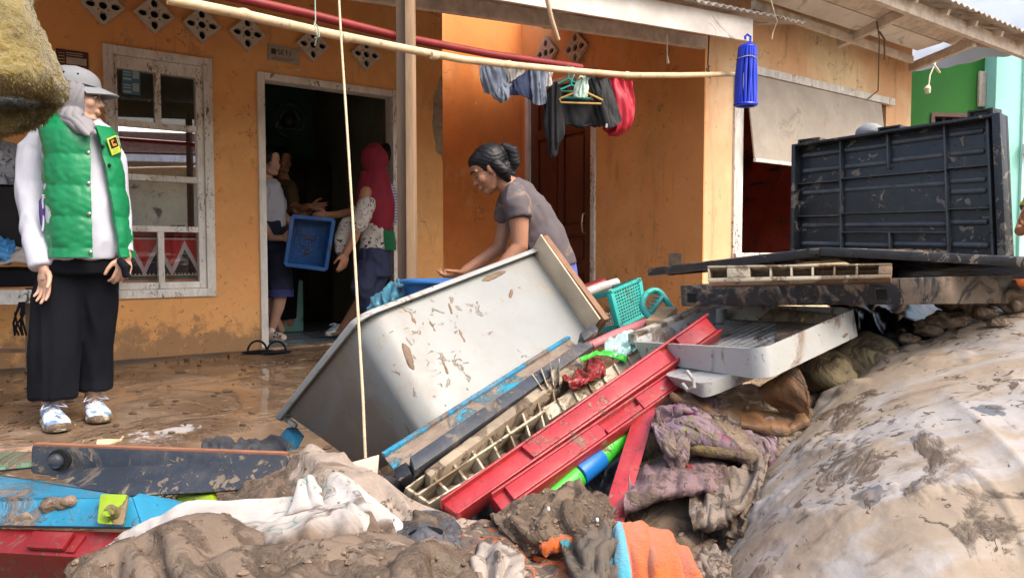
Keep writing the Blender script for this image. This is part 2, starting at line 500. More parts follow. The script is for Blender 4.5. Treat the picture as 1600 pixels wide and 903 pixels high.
# rear of the rooms, closed so that they stay dim
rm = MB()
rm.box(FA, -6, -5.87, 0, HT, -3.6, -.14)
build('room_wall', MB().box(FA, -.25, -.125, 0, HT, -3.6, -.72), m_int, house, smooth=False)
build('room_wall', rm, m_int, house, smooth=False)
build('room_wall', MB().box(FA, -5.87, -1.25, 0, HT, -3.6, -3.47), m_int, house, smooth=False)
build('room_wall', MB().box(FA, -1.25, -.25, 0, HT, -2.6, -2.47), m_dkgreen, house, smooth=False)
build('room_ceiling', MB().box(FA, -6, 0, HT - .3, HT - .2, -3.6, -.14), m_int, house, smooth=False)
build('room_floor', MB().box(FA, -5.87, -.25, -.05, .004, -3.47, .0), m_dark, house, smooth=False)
tile_me = None
m_ftile = M('blue_grey_floor_tile', (0.20, 0.25, 0.29), .18, .2, 14, splat=.3, ms=4, mh=.2, mudcol=(.06, .06, .07))
for i in range(6):
    for j in range(4):
        x = dx0 - .06 + i * .25; d = -.02 - j * .25
        o = build('floor_tile', MB().box(FA, x, x + .243, .004, .014, d - .243, d), m_ftile, house, bevel=.003)
build('door_sill', MB().box(FA, dx0 - .02, dx1 + .02, -.04, .016, -.018, .05), M('muddy_sill', (.32, .2, .12), .5, .3, 9, mud=.4), house, bevel=.01)
# window
_g0 = FA.px(186, 250)[0]; _g1 = FA.px(308, 250)[0]
wf = MB()
def frame_rect(mb, fr, x0, x1, y0, y1, wd, d0, d1, bottom=True):
    mb.box(fr, x0, x0 + wd, y0, y1, d0, d1); mb.box(fr, x1 - wd, x1, y0, y1, d0, d1)
    mb.box(fr, x0 + wd, x1 - wd, y1 - wd, y1, d0, d1 - .002)
    if bottom: mb.box(fr, x0 + wd, x1 - wd, y0, y0 + wd, d0, d1 - .002)
frame_rect(wf, FA, wx0, wx1, wz0, wz1, .062, -.10, .028)
W = build('window', wf, m_white, house, bevel=.005)
sx0, sx1, sz0, sz1 = wx0 + .064, wx1 - .064, wz0 + .064, wz1 - .064
sw = MB()
_z0 = FA.px(250, 441)[1]; _z1 = FA.px(250, 115)[1]
sw.box(FA, sx0, _g0, sz0, sz1, -.07, .008); sw.box(FA, _g1, sx1, sz0, sz1, -.07, .008); sw.box(FA, _g0, _g1, sz0, _z0, -.07, .006); sw.box(FA, _g0, _g1, _z1, sz1, -.07, .006)
build('sash', sw, m_white, W, bevel=.004)
gx0, gx1, gz0, gz1 = _g0, _g1, FA.px(250, 441)[1], FA.px(250, 115)[1]
gm = (gx0 + gx1) / 2 + .0
zr = [gz0, FA.px(250, 358)[1], FA.px(250, 278)[1] - .004, FA.px(250, 197)[1], gz1]
gb = .021
for z in zr[1:4]: build('glazing_bar', MB().box(FA, gx0, gx1, z - gb, z + gb, -.05, .004), m_white, W, bevel=.003)
for c, d in ((gz0, zr[1] - gb), (zr[3] + gb, gz1)): build('glazing_bar', MB().box(FA, gm - gb, gm + gb, c, d, -.049, .003), m_white, W, bevel=.003)
def glass(refl, dark):
    m = bpy.data.materials.new('window_glass'); m.use_nodes = True
    t = NT(m); out = t.n['Material Output']; t.n.remove(t.n['Principled BSDF'])
    g = t.new('ShaderNodeBsdfGlossy'); g.inputs['Roughness'].default_value = .015; g.inputs['Color'].default_value = (.9, .93, 1, 1)
    tr = t.new('ShaderNodeBsdfTransparent'); tr.inputs[0].default_value = (dark, dark, dark, 1)
    mx = t.new('ShaderNodeMixShader')
    tc = t.new('ShaderNodeTexCoord')
    n = t.noise(tc.outputs['Object'], 55, 3, .6)
    t.lk(t.rng(n, .69, .72, refl, refl * .25), mx.inputs[0])
    t.lk(tr.outputs[0], mx.inputs[1]); t.lk(g.outputs[0], mx.inputs[2]); t.lk(mx.outputs[0], out.inputs[0])
    return m
m_glass = glass(.75, .55); m_glass2 = glass(.04, .95)
for (a, b, c, d, mm) in [(gx0, gm, zr[3], gz1, m_glass2), (gm, gx1, zr[3], gz1, m_glass2), (gx0, gx1, zr[2], zr[3], m_glass), (gx0, gx1, zr[1], zr[2], m_glass), (gx0, gm, gz0, zr[1], m_glass2), (gm, gx1, gz0, zr[1], m_glass2)]:
    build('pane', MB().box(FA, a, b, c, d, -.030, -.026), mm, W, smooth=False)
# doorway frame
df = MB(); frame_rect(df, FA, dx0, dx1, 0.016, dz1, fw, -.125, .022, bottom=False)
build('door_frame', df, m_white, house, bevel=.005)
# brown door
bd = MB(); bh = 2.50
frame_rect(bd, FB, bx0, bx1, 0, bh, .06, -.1, .02, bottom=False)
build('door_frame', bd, m_white, house, bevel=.004)
D2 = build('door', MB().box(FB, bx0 + .062, bx1 - .062, .01, bh - .062, -.06, -.045), m_brown, house, bevel=.003)
ex0, ex1 = bx0 + .062, bx1 - .062; emid = (ex0 + ex1) / 2
for (a, b) in ((ex0, ex0 + .12), (emid - .045, emid + .045), (ex1 - .12, ex1)): build('door_stile', MB().box(FB, a, b, .012, bh - .064, -.045, -.018), m_brown, D2, bevel=.006)
for z in (.06, .62, .98, 1.98): 
    for a, b in ((ex0 + .121, emid - .046), (emid + .046, ex1 - .121)): build('door_rail', MB().box(FB, a, b, z - .05, z + .05, -.045, -.019), m_brown, D2, bevel=.006)
for a, b in ((ex0 + .15, emid - .07), (emid + .07, ex1 - .15)):
    for c, d in ((.14, .54), (.70, .90), (1.06, 1.90)):
        build('door_panel', MB().box(FB, a, b, c, d, -.046, -.026), m_brown, D2, bevel=.012)
hx, hz = FB.px(914, 349)
hp = [FB.pt(hx, hz - .10, -.015), FB.pt(hx, hz - .085, .03), FB.pt(hx, hz, .042), FB.pt(hx, hz + .085, .03), FB.pt(hx, hz + .10, -.015)]
m_metal = M('tarnished_metal', (.45, .36, .26), .35, .2, 20, metal=.8)
build('door_handle', MB().tube(hp, .009, 8), m_metal, D2)

# vents: diamond blocks with petal shaped openings
def plate(fr, outer, holes, d0, d1):
    bm = bmesh.new(); es = []
    for lp in [outer] + holes:
        vs2 = [bm.verts.new((x, y, 0)) for x, y in lp]
        es += [bm.edges.new((vs2[i], vs2[(i + 1) % len(vs2)])) for i in range(len(vs2))]
    bmesh.ops.triangle_fill(bm, use_beauty=True, edges=es)
    r = bmesh.ops.extrude_face_region(bm, geom=bm.faces[:])
    for v in r['geom']:
        if isinstance(v, bmesh.types.BMVert): v.co.z = 1
    mb = MB(); bm.verts.index_update()
    mb.add([fr.pt(v.co.x, v.co.y, d0 + (d1 - d0) * v.co.z) for v in bm.verts], [tuple(v.index for v in f.verts) for f in bm.faces])
    bm.free(); return mb
def vent_shape(h):
    outer = [(0, -h), (h, 0), (0, h), (-h, 0)]
    holes = [[(.2 * h * cos(a), .2 * h * sin(a)) for a in [2 * pi * k / 12 for k in range(12)]]]
    for q in range(4):
        a0 = q * pi / 2; pts = []
        for (r, wd) in ((.33, .05), (.42, .13), (.55, .17), (.68, .13), (.80, .0), (.68, -.13), (.55, -.17), (.42, -.13), (.33, -.05), (.39, 0)):
            pts.append((h * (r * cos(a0) - wd * sin(a0)), h * (r * sin(a0) + wd * cos(a0))))
        holes.append(pts)
        a1 = a0 + pi / 4
        holes.append([(h * (.33 * cos(a1) + .045 * cos(k)), h * (.33 * sin(a1) + .045 * sin(k))) for k in [2 * pi * i / 8 for i in range(8)]])
    return outer, holes
def vent(fr, px, py, h):
    x, y = fr.px(px, py)
    f2 = Frame(fr.pt(x, y), fr.ex, fr.ey)
    o_, h_ = vent_shape(h)
    v = build('vent_block', plate(f2, o_, h_, .006, .04), m_vent, house, smooth=False)
    s = h * .97
    build('vent_shade_back', MB().prism([f2.pt(0, -s, .001), f2.pt(s, 0, .001), f2.pt(0, s, .001), f2.pt(-s, 0, .001)], NA * .004), m_black, v, smooth=False)  # black plate paints the darkness of the room behind the vent holes
for px, py in ((160, 11), (240, 25), (314, 41), (385, 54), (487, 72), (570, 87)): vent(FA, px, py, .135)
for px, py in ((857, 84), (903, 76)): vent(FB, px, py, .17)
# worn cement along the corner of the recess
cp = []
for i in range(23):
    a = 2 * pi * i / 23
    x, y = FA.px(691 + 15 * cos(a) * (1 + .35 * NZ.noise((i * .8, 1, 2))) , 185 + 62 * sin(a) * (1 + .25 * NZ.noise((i * .9, 4, 2))))
    cp.append(FA.pt(min(x, -.001), y, .001))
build('worn_plaster', MB().prism(cp, NA * .003), m_patch, house, smooth=False)
x, y = FB.px(1058, 405)
build('worn_plaster', MB().box(FB, x - .09, x + .05, y - .12, y + .05, .001, .004), m_patch, house, smooth=False)

# porch roof
Df = 3.5
FR = Frame(-NA * Df, AX, ZZ)
r0 = FR.at(1172, 67); r1 = FR.at(1172, 31); l0 = FR.at(750, 0); 
sr = FR.px(1172, 67)[0]; zr0 = FR.px(1172, 67)[1]; zr1 = FR.px(1172, 31)[1]; slf, zl0 = FR.px(750, -2)
slope = (zr0 - zl0) / (sr - slf); hgt = zr1 - zr0
def zf(s): return zl0 + (s - slf) * slope
fx0, fx1 = sA - 6, sr
mbf = MB().hexa([FR.pt(fx0, zf(fx0) , 0), FR.pt(fx1, zr0, 0), FR.pt(fx1, zr1, 0), FR.pt(fx0, zf(fx0) + hgt, 0)] + [FR.pt(fx0, zf(fx0), .025), FR.pt(fx1, zr0, .025), FR.pt(fx1, zr1, .025), FR.pt(fx0, zf(fx0) + hgt, .025)])
build('fascia_board', mbf, m_board, house, bevel=.004)
mbf = MB().bar(FR.pt(fx0, zf(fx0) + .04, -.35), FR.pt(fx1 - .1, zf(fx1) + .06, -.35), .05, .09)
for k in range(8):
    s = fx1 - .15 - k * 1.0
    mbf.bar(FR.pt(s, zf(s) + .10, -.0), FR.pt(s, 3.0, -2.3), .05, .08)
build('roof_rafter', mbf, m_rafter, house)
ns, nd = 420, 8
s0_, s1_ = fx0, FR.px(1240, 40)[0]
A = np.zeros((nd, ns, 3))
for j in range(nd):
    for i in range(ns):
        s = s0_ + (s1_ - s0_) * i / (ns - 1); q = j / (nd - 1)
        z = (zf(s) + hgt + .015) * (1 - q) + 3.10 * q + .011 * sin(s * 2 * pi / .076)
        p = FR.pt(s, z, .11 - q * 2.5 + (.03 * NZ.noise((s * 3, 0, 0)) if j == 0 else 0))
        A[j, i] = p
build('roof_sheet', MB().grid(A, uv=False), m_tin, house, solid=.006, angle=60)

# eaves and brackets over the right wall
ev = MB()
def cpt(px, py, off): return FC.at(px, py, off)
ev = MB()
ev.bar(cpt(1176, 8, .22), cpt(1425, 94, .22), .035, .07)
build('eave_beam', ev, m_rafter, house, bevel=.004)
for (a, b, c, d) in (((1196, 2), (1432, 88), (1300, 0), (1446, 62)), ):
    pass
s_a, z_a = FC.px(1176, 4, .25); s_b, z_b = FC.px(1430, 88, .25)
sm_ = MB()
build('soffit_board', MB().hexa([FC.pt(s_a, z_a + .03, .27), FC.pt(s_b, z_a + .03, .27), FC.pt(s_b, z_a + .045, .27), FC.pt(s_a, z_a + .045, .27), FC.pt(s_a, z_a + .08, .46), FC.pt(s_b + .1, z_a + .08, .46), FC.pt(s_b + .1, z_a + .095, .46), FC.pt(s_a, z_a + .095, .46)]), m_board, house)
build('soffit_board', MB().hexa([FC.pt(s_a, z_a + .085, .47), FC.pt(s_b + .3, z_a + .085, .47), FC.pt(s_b + .3, z_a + .10, .47), FC.pt(s_a, z_a + .10, .47), FC.pt(s_a, z_a + .13, .60), FC.pt(s_b + .25, z_a + .13, .60), FC.pt(s_b + .25, z_a + .145, .60), FC.pt(s_a, z_a + .145, .60)]), m_rafter, house)
for (bx, by0, by1, tx, ty) in ((1304, 98, 22, 1425, 14), (1417, 136, 90, 1522, 66)):
    b0 = cpt(bx, by0, .04); s_, z_ = FC.px(bx, by0, .04); z2 = FC.px(bx, 66 if bx < 1400 else 104, .04)[1]
    k = MB().bar(FC.pt(s_, z_, .04), FC.pt(s_, z_ + .95, .04), .075, .075)
    build('bracket_post', k, m_rafter, house, bevel=.012)
    k = MB().bar(FC.pt(s_, z2 - .02, .07), FC.at(tx, ty, .75), .06, .085)
    build('bracket_strut', k, m_rafter, house, bevel=.004)
sq0 = FC.px(1350, -15, .8); sq1 = FC.px(1640, 92, .8)
k = MB().bar(FC.pt(sq0[0] - 1.2, sq0[1] , .8), FC.pt(sq1[0], sq0[1] , .8), .05, .12)
build('eave_beam', k, m_rafter, house, bevel=.004)
zb = sq0[1]
k = MB()
for q in range(9):
    s = sq0[0] - 1.0 + q * .55
    k.bar(FC.pt(s, zb + .03, .9), FC.pt(s, zb + .36, -.05), .045, .05)
build('roof_rafter', k, m_rafter, house)
A = np.zeros((5, 260, 3))
for j in range(5):
    for i in range(260):
        s = sq0[0] - 1.6 + (sq1[0] - sq0[0] + 1.9) * i / 259; q = j / 4
        A[j, i] = FC.pt(s, zb + .07 + q * .42 + .012 * sin(s * 2 * pi / .11), 1.0 - q * 1.2)
build('roof_sheet', MB().grid(A, uv=False), m_tin, house, solid=.008, angle=60)

# window opening in the right wall: head rail, hanging board shutter, jamb, sill, red room
rz1 = FC.px(1185, 105, .03)[1]; rz0 = FC.px(1185, 118, .03)[1]
Wc = build('window_frame', MB().box(FC, FC.px(1172, 110)[0], cx1 + .08, rz0, rz1, .0, .05), m_white, house, bevel=.005)
jx0 = FC.px(1143, 350)[0]
build('window_jamb', MB().box(FC, jx0, cx0 + .002, .70, rz0 - .002, -.13, .022), m_white, Wc, bevel=.004)
build('window_sill', MB().box(FC, jx0, cx1, .70, .76, -.13, .05), m_white, Wc, bevel=.006)
pz0 = FC.px(1160, 245, .12)[1]; px1 = FC.px(1378, 170, .04)[0]
q = [FC.pt(cx0 + .012, pz0, .13), FC.pt(px1, pz0, .13), FC.pt(px1, rz0 - .004, .035), FC.pt(cx0 + .012, rz0 - .004, .035)]
m_shut = M('weathered_grey_board', (0.40, 0.355, 0.30), .8, .12, 4, mud=.2, ms=3, mudcol=(.33, .27, .21), mh=.1, bump=.3, bs=30)
SH = build('shutter', MB().prism(q, -NA * .015), m_shut, house, bevel=.003)
build('shutter_batten', MB().hexa([FC.pt(cx0 + .012, pz0 - .03, .115), FC.pt(px1, pz0 - .03, .115), FC.pt(px1, pz0 - .03, .14), FC.pt(cx0 + .012, pz0 - .03, .14), FC.pt(cx0 + .012, pz0 - .002, .115), FC.pt(px1, pz0 - .002, .115), FC.pt(px1, pz0 - .002, .14), FC.pt(cx0 + .012, pz0 - .002, .14)]), m_white, SH)
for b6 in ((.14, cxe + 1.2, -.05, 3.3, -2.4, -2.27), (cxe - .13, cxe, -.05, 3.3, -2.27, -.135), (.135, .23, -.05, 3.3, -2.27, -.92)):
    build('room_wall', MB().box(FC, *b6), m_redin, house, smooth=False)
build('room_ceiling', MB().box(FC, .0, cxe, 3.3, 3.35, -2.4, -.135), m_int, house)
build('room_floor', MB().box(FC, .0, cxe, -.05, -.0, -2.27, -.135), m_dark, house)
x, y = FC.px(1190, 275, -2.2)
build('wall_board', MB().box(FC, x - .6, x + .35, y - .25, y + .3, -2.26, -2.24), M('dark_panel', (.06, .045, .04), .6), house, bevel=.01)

# ------------------------------------------------------------------ green house beyond
FG = Frame(P(1415, 300, 10.5) * 1.0, AX, ZZ); FG.o.z = 0
gh = thing('green_house', 'bright green house with a turquoise corner pillar beyond the orange house', 'house', FG.pt(1, 0))
FGw = Frame(FG.o, (1, .12, 0), ZZ)
gx = lambda px, py: FGw.px(px, py)
a0 = gx(1380, 200)[0]; a1 = gx(1536, 200)[0]
wn = (gx(1456, 185)[0], gx(1530, 185)[0], gx(1456, 230)[1] - .3, gx(1456, 179)[1])
build('wall', panel(MB(), FGw, a0, a1 + .1, -.6, 4.2, [wn], -.2, 0), m_green, gh, smooth=False)
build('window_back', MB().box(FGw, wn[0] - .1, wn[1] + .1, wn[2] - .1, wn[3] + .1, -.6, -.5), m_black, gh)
k = MB()
for i in range(4): k.box(FGw, wn[0] + .1 + i * .15, wn[0] + .13 + i * .15, wn[2], wn[3], -.12, -.10)
frame_rect(k, FGw, wn[0] - .02, wn[1] + .02, wn[2] - .02, wn[3] + .02, .05, -.1, .02)
build('window_grille', k, m_brown, gh)
p0_ = gx(1536, 200)[0]; p1_ = gx(1576, 200)[0]; 
build('pillar', MB().box(FGw, p0_, p1_, -.6, 4.2, -.1, .22), m_turq, gh, bevel=.01)
build('pillar', MB().box(FGw, p1_ + .002, gx(1589, 200)[0], -.6, 4.2, -.5, .26), M('pale_turquoise', (.5, .8, .72), .7, .05), gh, bevel=.01)
z = gx(1580, 238)[1]
build('pillar_ledge', MB().box(FGw, gx(1574, 240)[0], gx(1593, 240)[0], z - .06, z + .08, .262, .36), m_board, gh, bevel=.008)
ar = []
x, y1_ = gx(1531, 100); y0_ = gx(1531, 168)[1]
build('arch_trim', MB().box(FGw, gx(1526, 150)[0], p0_ - .002, y0_, gx(1526, 112)[1], .002, .05), m_vent, gh, bevel=.02)
build('wall', MB().box(FGw, gx(1589, 200)[0] + .02, gx(1640, 200)[0] + .6, -.6, 4.2, -1.0, -.9), m_green, gh, smooth=False)
z = gx(1595, 170)[1]
build('doorway_shade', MB().box(FGw, gx(1589, 200)[0] + .05, gx(1640, 200)[0] + .5, -.5, z, -.895, -.85), m_black, gh)  # black slab on the wall stands in for a dark doorway
z = gx(1595, 118)[1]
build('lintel', MB().box(FGw, gx(1589, 200)[0] + .03, gx(1640, 200)[0] + .5, z - .06, z + .05, -.89, -.8), m_rafter, gh)
A = np.zeros((30, 40, 3))
for j in range(30):
    for i in range(40):
        u = i / 39; v = j / 29
        b = Vector(P(1405, 116, 8.9)).lerp(P(1690, 58, 8.3), u); tt = Vector(P(1375, -140, 11.5)).lerp(P(1720, -170, 11.0), u)
        p = b.lerp(tt, v); p.z += -.03 * sin(pi * u) * (1 - v) + .04 * NZ.noise((u * 9, v * 2.0, 5)) - .06 * sin(pi * v)
        A[j, i] = p
tag(build('tarpaulin', MB().grid(A), m_tarp, solid=.006, angle=80), 'pale blue-white tarpaulin stretched above the green house wall', 'tarpaulin')

# ------------------------------------------------------------------ house across the yard (seen mirrored in the window)
_nx = Matrix.Rotation(radians(24), 3, 'Z') @ -AX
FN = Frame(Vector((1.6, -6.4, 0)), _nx, ZZ)
nh = thing('neighbour_house', 'cream house with a brown tiled roof mirrored in the window panes', 'house', FN.pt(0, -.6))
build('wall', panel(MB(), FN, -9, 3.2, -.65, 2.6, [(-1.2, -.3, -.6, 1.6), (.4, 1.4, .4, 1.5)], -.2, 0), m_cream, nh, smooth=False)
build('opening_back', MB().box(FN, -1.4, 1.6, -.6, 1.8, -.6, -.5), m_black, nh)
q = [FN.pt(-9.3, 2.5, .7), FN.pt(3.5, 2.5, .7), FN.pt(3.5, 3.5, -3.5), FN.pt(-9.3, 3.5, -3.5)]
rf = build('roof', MB().prism(q, (0, 0, .05)), m_rtile, nh)
tl = MB()
for r in range(26):
    f0, f1 = r / 26, (r + 1.15) / 26
    a = q[0].lerp(q[3], f0) + Vector((0, 0, .075)); b = q[1].lerp(q[2], f0) + Vector((0, 0, .075))
    c = q[1].lerp(q[2], f1) + Vector((0, 0, .055)); d = q[0].lerp(q[3], f1) + Vector((0, 0, .055))
    tl.prism([a, b, c, d], (0, 0, .02))
build('tile_course', tl, m_rtile, rf, smooth=False)
build('gutter', MB().bar(FN.pt(-9.3, 2.47, .74), FN.pt(3.5, 2.47, .74), .12, .12), m_white, nh)
tr = thing('tree', 'small leafy tree standing against the cream house, mirrored in the window', 'tree', FN.pt(.0, -.6, .9))
tp = FN.pt(-2.2, -.6, 1.0)
build('trunk', MB().tube([tp, tp + Vector((.05, 0, .9)), tp + Vector((0, .1, 1.7))], [.06, .045, .02], 8), m_woodd, tr)
lf = MB(); rr_ = random.Random(3)
for i in range(900):
    d = Vector((rr_.gauss(0, 1), rr_.gauss(0, 1), rr_.gauss(0, 1))).normalized() * (rr_.random() ** .4)
    c = tp + Vector((0, 0, 1.6)) + Vector((d.x * .75, d.y * .75, d.z * .9))
    a = Vector((rr_.uniform(-1, 1), rr_.uniform(-1, 1), rr_.uniform(-1, 1))).normalized() * .09; b = a.orthogonal().normalized() * .035
    lf.add([c - a, c + b, c + a, c - b], [(0, 1, 2, 3)])
build('crown', lf, m_leaf, tr, smooth=False)
pl = MB().tube([FN.pt(-1.9, -.6, 3.4), FN.pt(-1.9, 5, 3.4)], .06, 8)
pl.bar(FN.pt(-4.0, 2.36, 3.4), FN.pt(1.2, 2.36, 3.4), .05, .08)
tag(build('utility_pole', pl, m_woodd), 'dark pole with a crossbar mirrored in the window', 'pole')
# ------------------------------------------------------------------ people
m_skin = M('skin', (0.50, 0.30, 0.215), .5, .06, 12, bump=.05, spec=.35, sss=.05)
m_skind = M('tanned_skin', (0.34, 0.165, 0.10), .48, .1, 12, bump=.05, spec=.35, sss=.05)
m_hair = M('black_hair', (0.007, 0.0065, 0.008), 0.42, .3, 30, bump=.35, bs=120, spec=.25, stretch=(1, 1, .3))
m_eyew = M('eye_white', (.6, .57, .53), .3, .02)
m_eyed = M('eye_dark', (.02, .012, .01), .2, .02)
m_lip = M('lip', (.36, .13, .10), .4, .05)

class Head:
    def __init__(s, c, f, up, k=1.0):
        s.c = Vector(c); s.f = Vector(f).normalized(); up = Vector(up)
        s.u = (up - s.f * up.dot(s.f)).normalized(); s.l = s.u.cross(s.f); s.k = k
    def pt(s, x, y, z): return s.c + (s.f * x + s.l * y + s.u * z) * s.k
    def ax(s, x, y, z): return (s.f * x * s.k, s.l * y * s.k, s.u * z * s.k)
    def skull(s, mb):
        p, a, k = s.pt, s.ax, s.k
        mb.ell(p(-.012, 0, .032), a(.094, .074, .084)); mb.ell(p(.018, 0, -.022), a(.068, .062, .088))
        mb.ell(p(.052, 0, -.09), a(.030, .032, .024)); mb.ell(p(.034, 0, .046), a(.050, .058, .045))
        mb.chain([p(.080, 0, .014), p(.088, 0, -.008), p(.099, 0, -.028)], [.008 * k, .0095 * k, .011 * k], 10)
        for q in (-1, 1):
            mb.ball(p(.088, .012 * q, -.032), .009 * k)
            mb.chain([p(-.01, .056 * q, -.045), p(.03, .038 * q, -.085), p(.055, .012 * q, -.098)], [.020 * k, .019 * k, .017 * k], 10)
            mb.chain([p(.064, .048 * q, .022), p(.083, .012 * q, .024)], [.009 * k, .009 * k], 8)
            mb.ell(p(.052, .038 * q, -.026), a(.026, .024, .026))
            mb.ell(p(-.008, .074 * q, -.006), a(.020, .008, .031))
            mb.ell(p(-.002, .077 * q, -.008), a(.014, .006, .022))
        mb.ell(p(.086, 0, -.060), a(.010, .022, .014))
        return mb
    def neck(s, mb, to, r=.052):
        mb.chain([s.pt(-.03, 0, -.03), s.pt(-.03, 0, -.09), to], [.055 * s.k, r, r * 1.15]); return mb
    def face(s, par, lipm=None, down=False):
        p, a, k = s.pt, s.ax, s.k
        for q in (-1, 1):
            e = MB().ell(p(.0735, .031 * q, .001), a(.011, .0145, .0055), 12, 8); down or build('eye', e, m_eyew, par)
            e = MB().ball(p(.0795, .031 * q, .000), .0055 * k, 10, 6); down or build('iris', e, m_eyed, par)
            e = MB().tube([p(.070, .046 * q, .001 - .006 * down), p(.081, .038 * q, .007 - .012 * down), p(.084, .028 * q, .007 - .012 * down), p(.082, .017 * q, .001 - .005 * down)], [.002 * k] * 4, 6); build('eyelid', e, m_eyed, par)
            e = MB().tube([p(.068, .053 * q, .024), p(.085, .036 * q, .031), p(.092, .014 * q, .027)], [.002 * k, .0045 * k, .003 * k], 6); build('eyebrow', e, m_hair, par)
        e = MB().ell(p(.0895, 0, -.0555), a(.0065, .018, .0042), 12, 8); e.ell(p(.0885, 0, -.0645), a(.0068, .015, .005), 12, 8)
        build('lips', e, lipm or m_lip, par)

def hand(mb, wr, d, side, k=1.0, curl=.35, spread=.08, grip=None):
    """five fingered hand: d points to the finger tips, side points to the thumb, the palm faces d x side"""
    d = Vector(d).normalized(); side = Vector(side); side = (side - d * side.dot(d)).normalized(); n = d.cross(side)
    wr = Vector(wr)
    mb.ell(wr + d * .048 * k, (d * .052 * k, side * .040 * k, n * .0165 * k)); mb.ell(wr + d * .008 * k, (d * .03 * k, side * .026 * k, n * .019 * k))
    for i, (o, L) in enumerate(((.030, .072), (.010, .080), (-.010, .074), (-.029, .058))):
        b = wr + d * (.084 - .006 * abs(i - 1)) * k + side * o * k
        dd = (d + side * spread * (1.5 - i)).normalized(); c = curl * (.85 + .15 * i); pts = [b]; q = 0
        for s_ in (.45, .31, .24):
            q += c
            b = b + (dd * cos(q) + n * sin(q)) * L * s_ * k; pts.append(b)
        mb.chain(pts, [.0098 * k, .0088 * k, .008 * k, .0068 * k], 8)
    b = wr + d * .025 * k + side * .028 * k
    pts = [b, b + (d * .6 + side * .65 + n * .25) * .034 * k, b + (d * 1.35 + side * .95 + n * .55) * .034 * k, b + (d * 2.05 + side * 1.05 + n * .9) * .034 * k]
    mb.chain(pts, [.0135 * k, .0115 * k, .0098 * k, .008 * k], 8)
    return mb

def wrinkle(amp, sx=1.0, sz=1.0, sc=14, seed=0):
    def f(p, n):
        q = Vector((p.x * sx * sc + seed, p.y * sx * sc, p.z * sz * sc))
        w_ = Vector((NZ.noise(q * .5), NZ.noise(q * .5 + Vector((9, 0, 0))), 0)) * 1.2
        return amp * (.7 - 2.0 * abs(NZ.noise(q + w_))) + amp * .4 * NZ.noise(q * 2.7)
    return f

def shoe(par, heel, toe, wd, ht, m_up, m_sole, m_lace, name='shoe'):
    heel = Vector(heel); toe = Vector(toe); d = toe - heel; L = d.length; d.normalize(); s_ = d.cross(ZZ).normalized()
    rings = []; sole = []
    for q, w_, h_ in ((0, .30, .62), (.06, .62, .95), (.22, .72, 1.0), (.38, .76, .86), (.55, .90, .66), (.72, 1.0, .50), (.88, .88, .38), (.96, .62, .28), (1.0, .3, .2)):
        c = heel + d * L * q; R = []; S = []
        for k in range(16):
            a = 2 * pi * k / 16; 
            R.append(c + s_ * cos(a) * wd * .5 * w_ + ZZ * (.018 + ht * h_ * (.5 + .5 * sin(a)) * (1 if sin(a) > -.3 else .9)))
            S.append(c + d * L * (.02 if q > .5 else -.02) + s_ * cos(a) * wd * .54 * w_ + ZZ * (.018 + .018 * max(-1, min(1, 1.6 * sin(a))) + (.012 * max(0, q - .8) * 5)))
        rings.append(R); sole.append(S)
    U = build(name, MB().loft(rings), m_up, par, sub=1)
    build('sole', MB().loft(sole), m_sole, U, sub=1)
    lc = MB()
    for i in range(4):
        q = .40 + .10 * i; h_ = .80 - .085 * i * 1.25; c = heel + d * L * q + ZZ * (.022 + ht * (h_ + .03))
        lc.tube([c - s_ * wd * .26 - ZZ * .012, c - d * .012 + ZZ * .004, c + s_ * wd * .26 - ZZ * .012 + d * .012], .0035, 6)
    c = heel + d * L * .38 + ZZ * (.03 + ht * .86)
    for q in (-1, 1): lc.tube([c, c + s_ * q * .03 + d * .01 + ZZ * .006, c + s_ * q * .05 + d * .045 - ZZ * .012, c + s_ * q * .02 + d * .03 - ZZ * .006, c], .003, 6)
    build('laces', lc, m_lace, U)
    return U

class Fig:
    def __init__(s, Y, px=None):
        s.Y = Y; s.k = Y / FPX; a = atan2(px - 800, FPX) if px is not None else 0
        s.R = Vector((cos(a), -sin(a), 0)); s.B = Vector((sin(a), cos(a), 0))
    def p(s, px, py, dy=0): 
        # offset in depth keeps the picture position
        return P(px, py, s.Y + dy)
    def ch(s, mb, pts, flat=None, n=16):
        """pts: (px, py, dy, half-width px); elliptical, flat = depth / width"""
        return mb.chain([s.p(a, b, c) for a, b, c, r in pts], [r * s.k for *_, r in pts], n, s.B, flat)
    def tb(s, mb, pts, flat=None, n=20):
        return mb.tube([s.p(a, b, c) for a, b, c, r in pts], [r * s.k for *_, r in pts], n, True, flat, s.B)

# --- woman in the green vest ---------------------------------------------------
F1 = Fig(3.25, 120); p = F1.p
mb = MB()
hd = Head(p(121, 151), (.93, .33, -.07), (0, 0, 1), .98)
hd.skull(mb); hd.neck(mb, p(118, 205, .0))
F1.ch(mb, [(117, 215, .02, 34), (122, 260, .02, 42), (126, 320, .02, 44), (130, 395, .02, 38)], .6)
F1.ch(mb, [(72, 212, .06, 15), (54, 255, .05, 15), (52, 310, .02, 14), (60, 370, -.05, 11.5), (67, 415, -.10, 9)], 1)
F1.ch(mb, [(160, 214, .06, 11), (176, 260, .09, 11), (183, 310, .09, 10.5), (190, 360, .06, 9.5), (196, 402, .02, 9)], 1)
F1.ch(mb, [(108, 410, .02, 24), (90, 500, .02, 20), (84, 600, .02, 17), (80, 648, .05, 13), (80, 662, .03, 12)], 1)
F1.ch(mb, [(150, 410, .05, 20), (149, 500, .09, 16), (147, 590, .13, 13), (144, 632, .14, 12), (143, 648, .12, 12)], 1)
hand(mb, p(68, 418, -.105), (.10, -.1, -1), (.75, -.35, 0), .98, .22, .06)
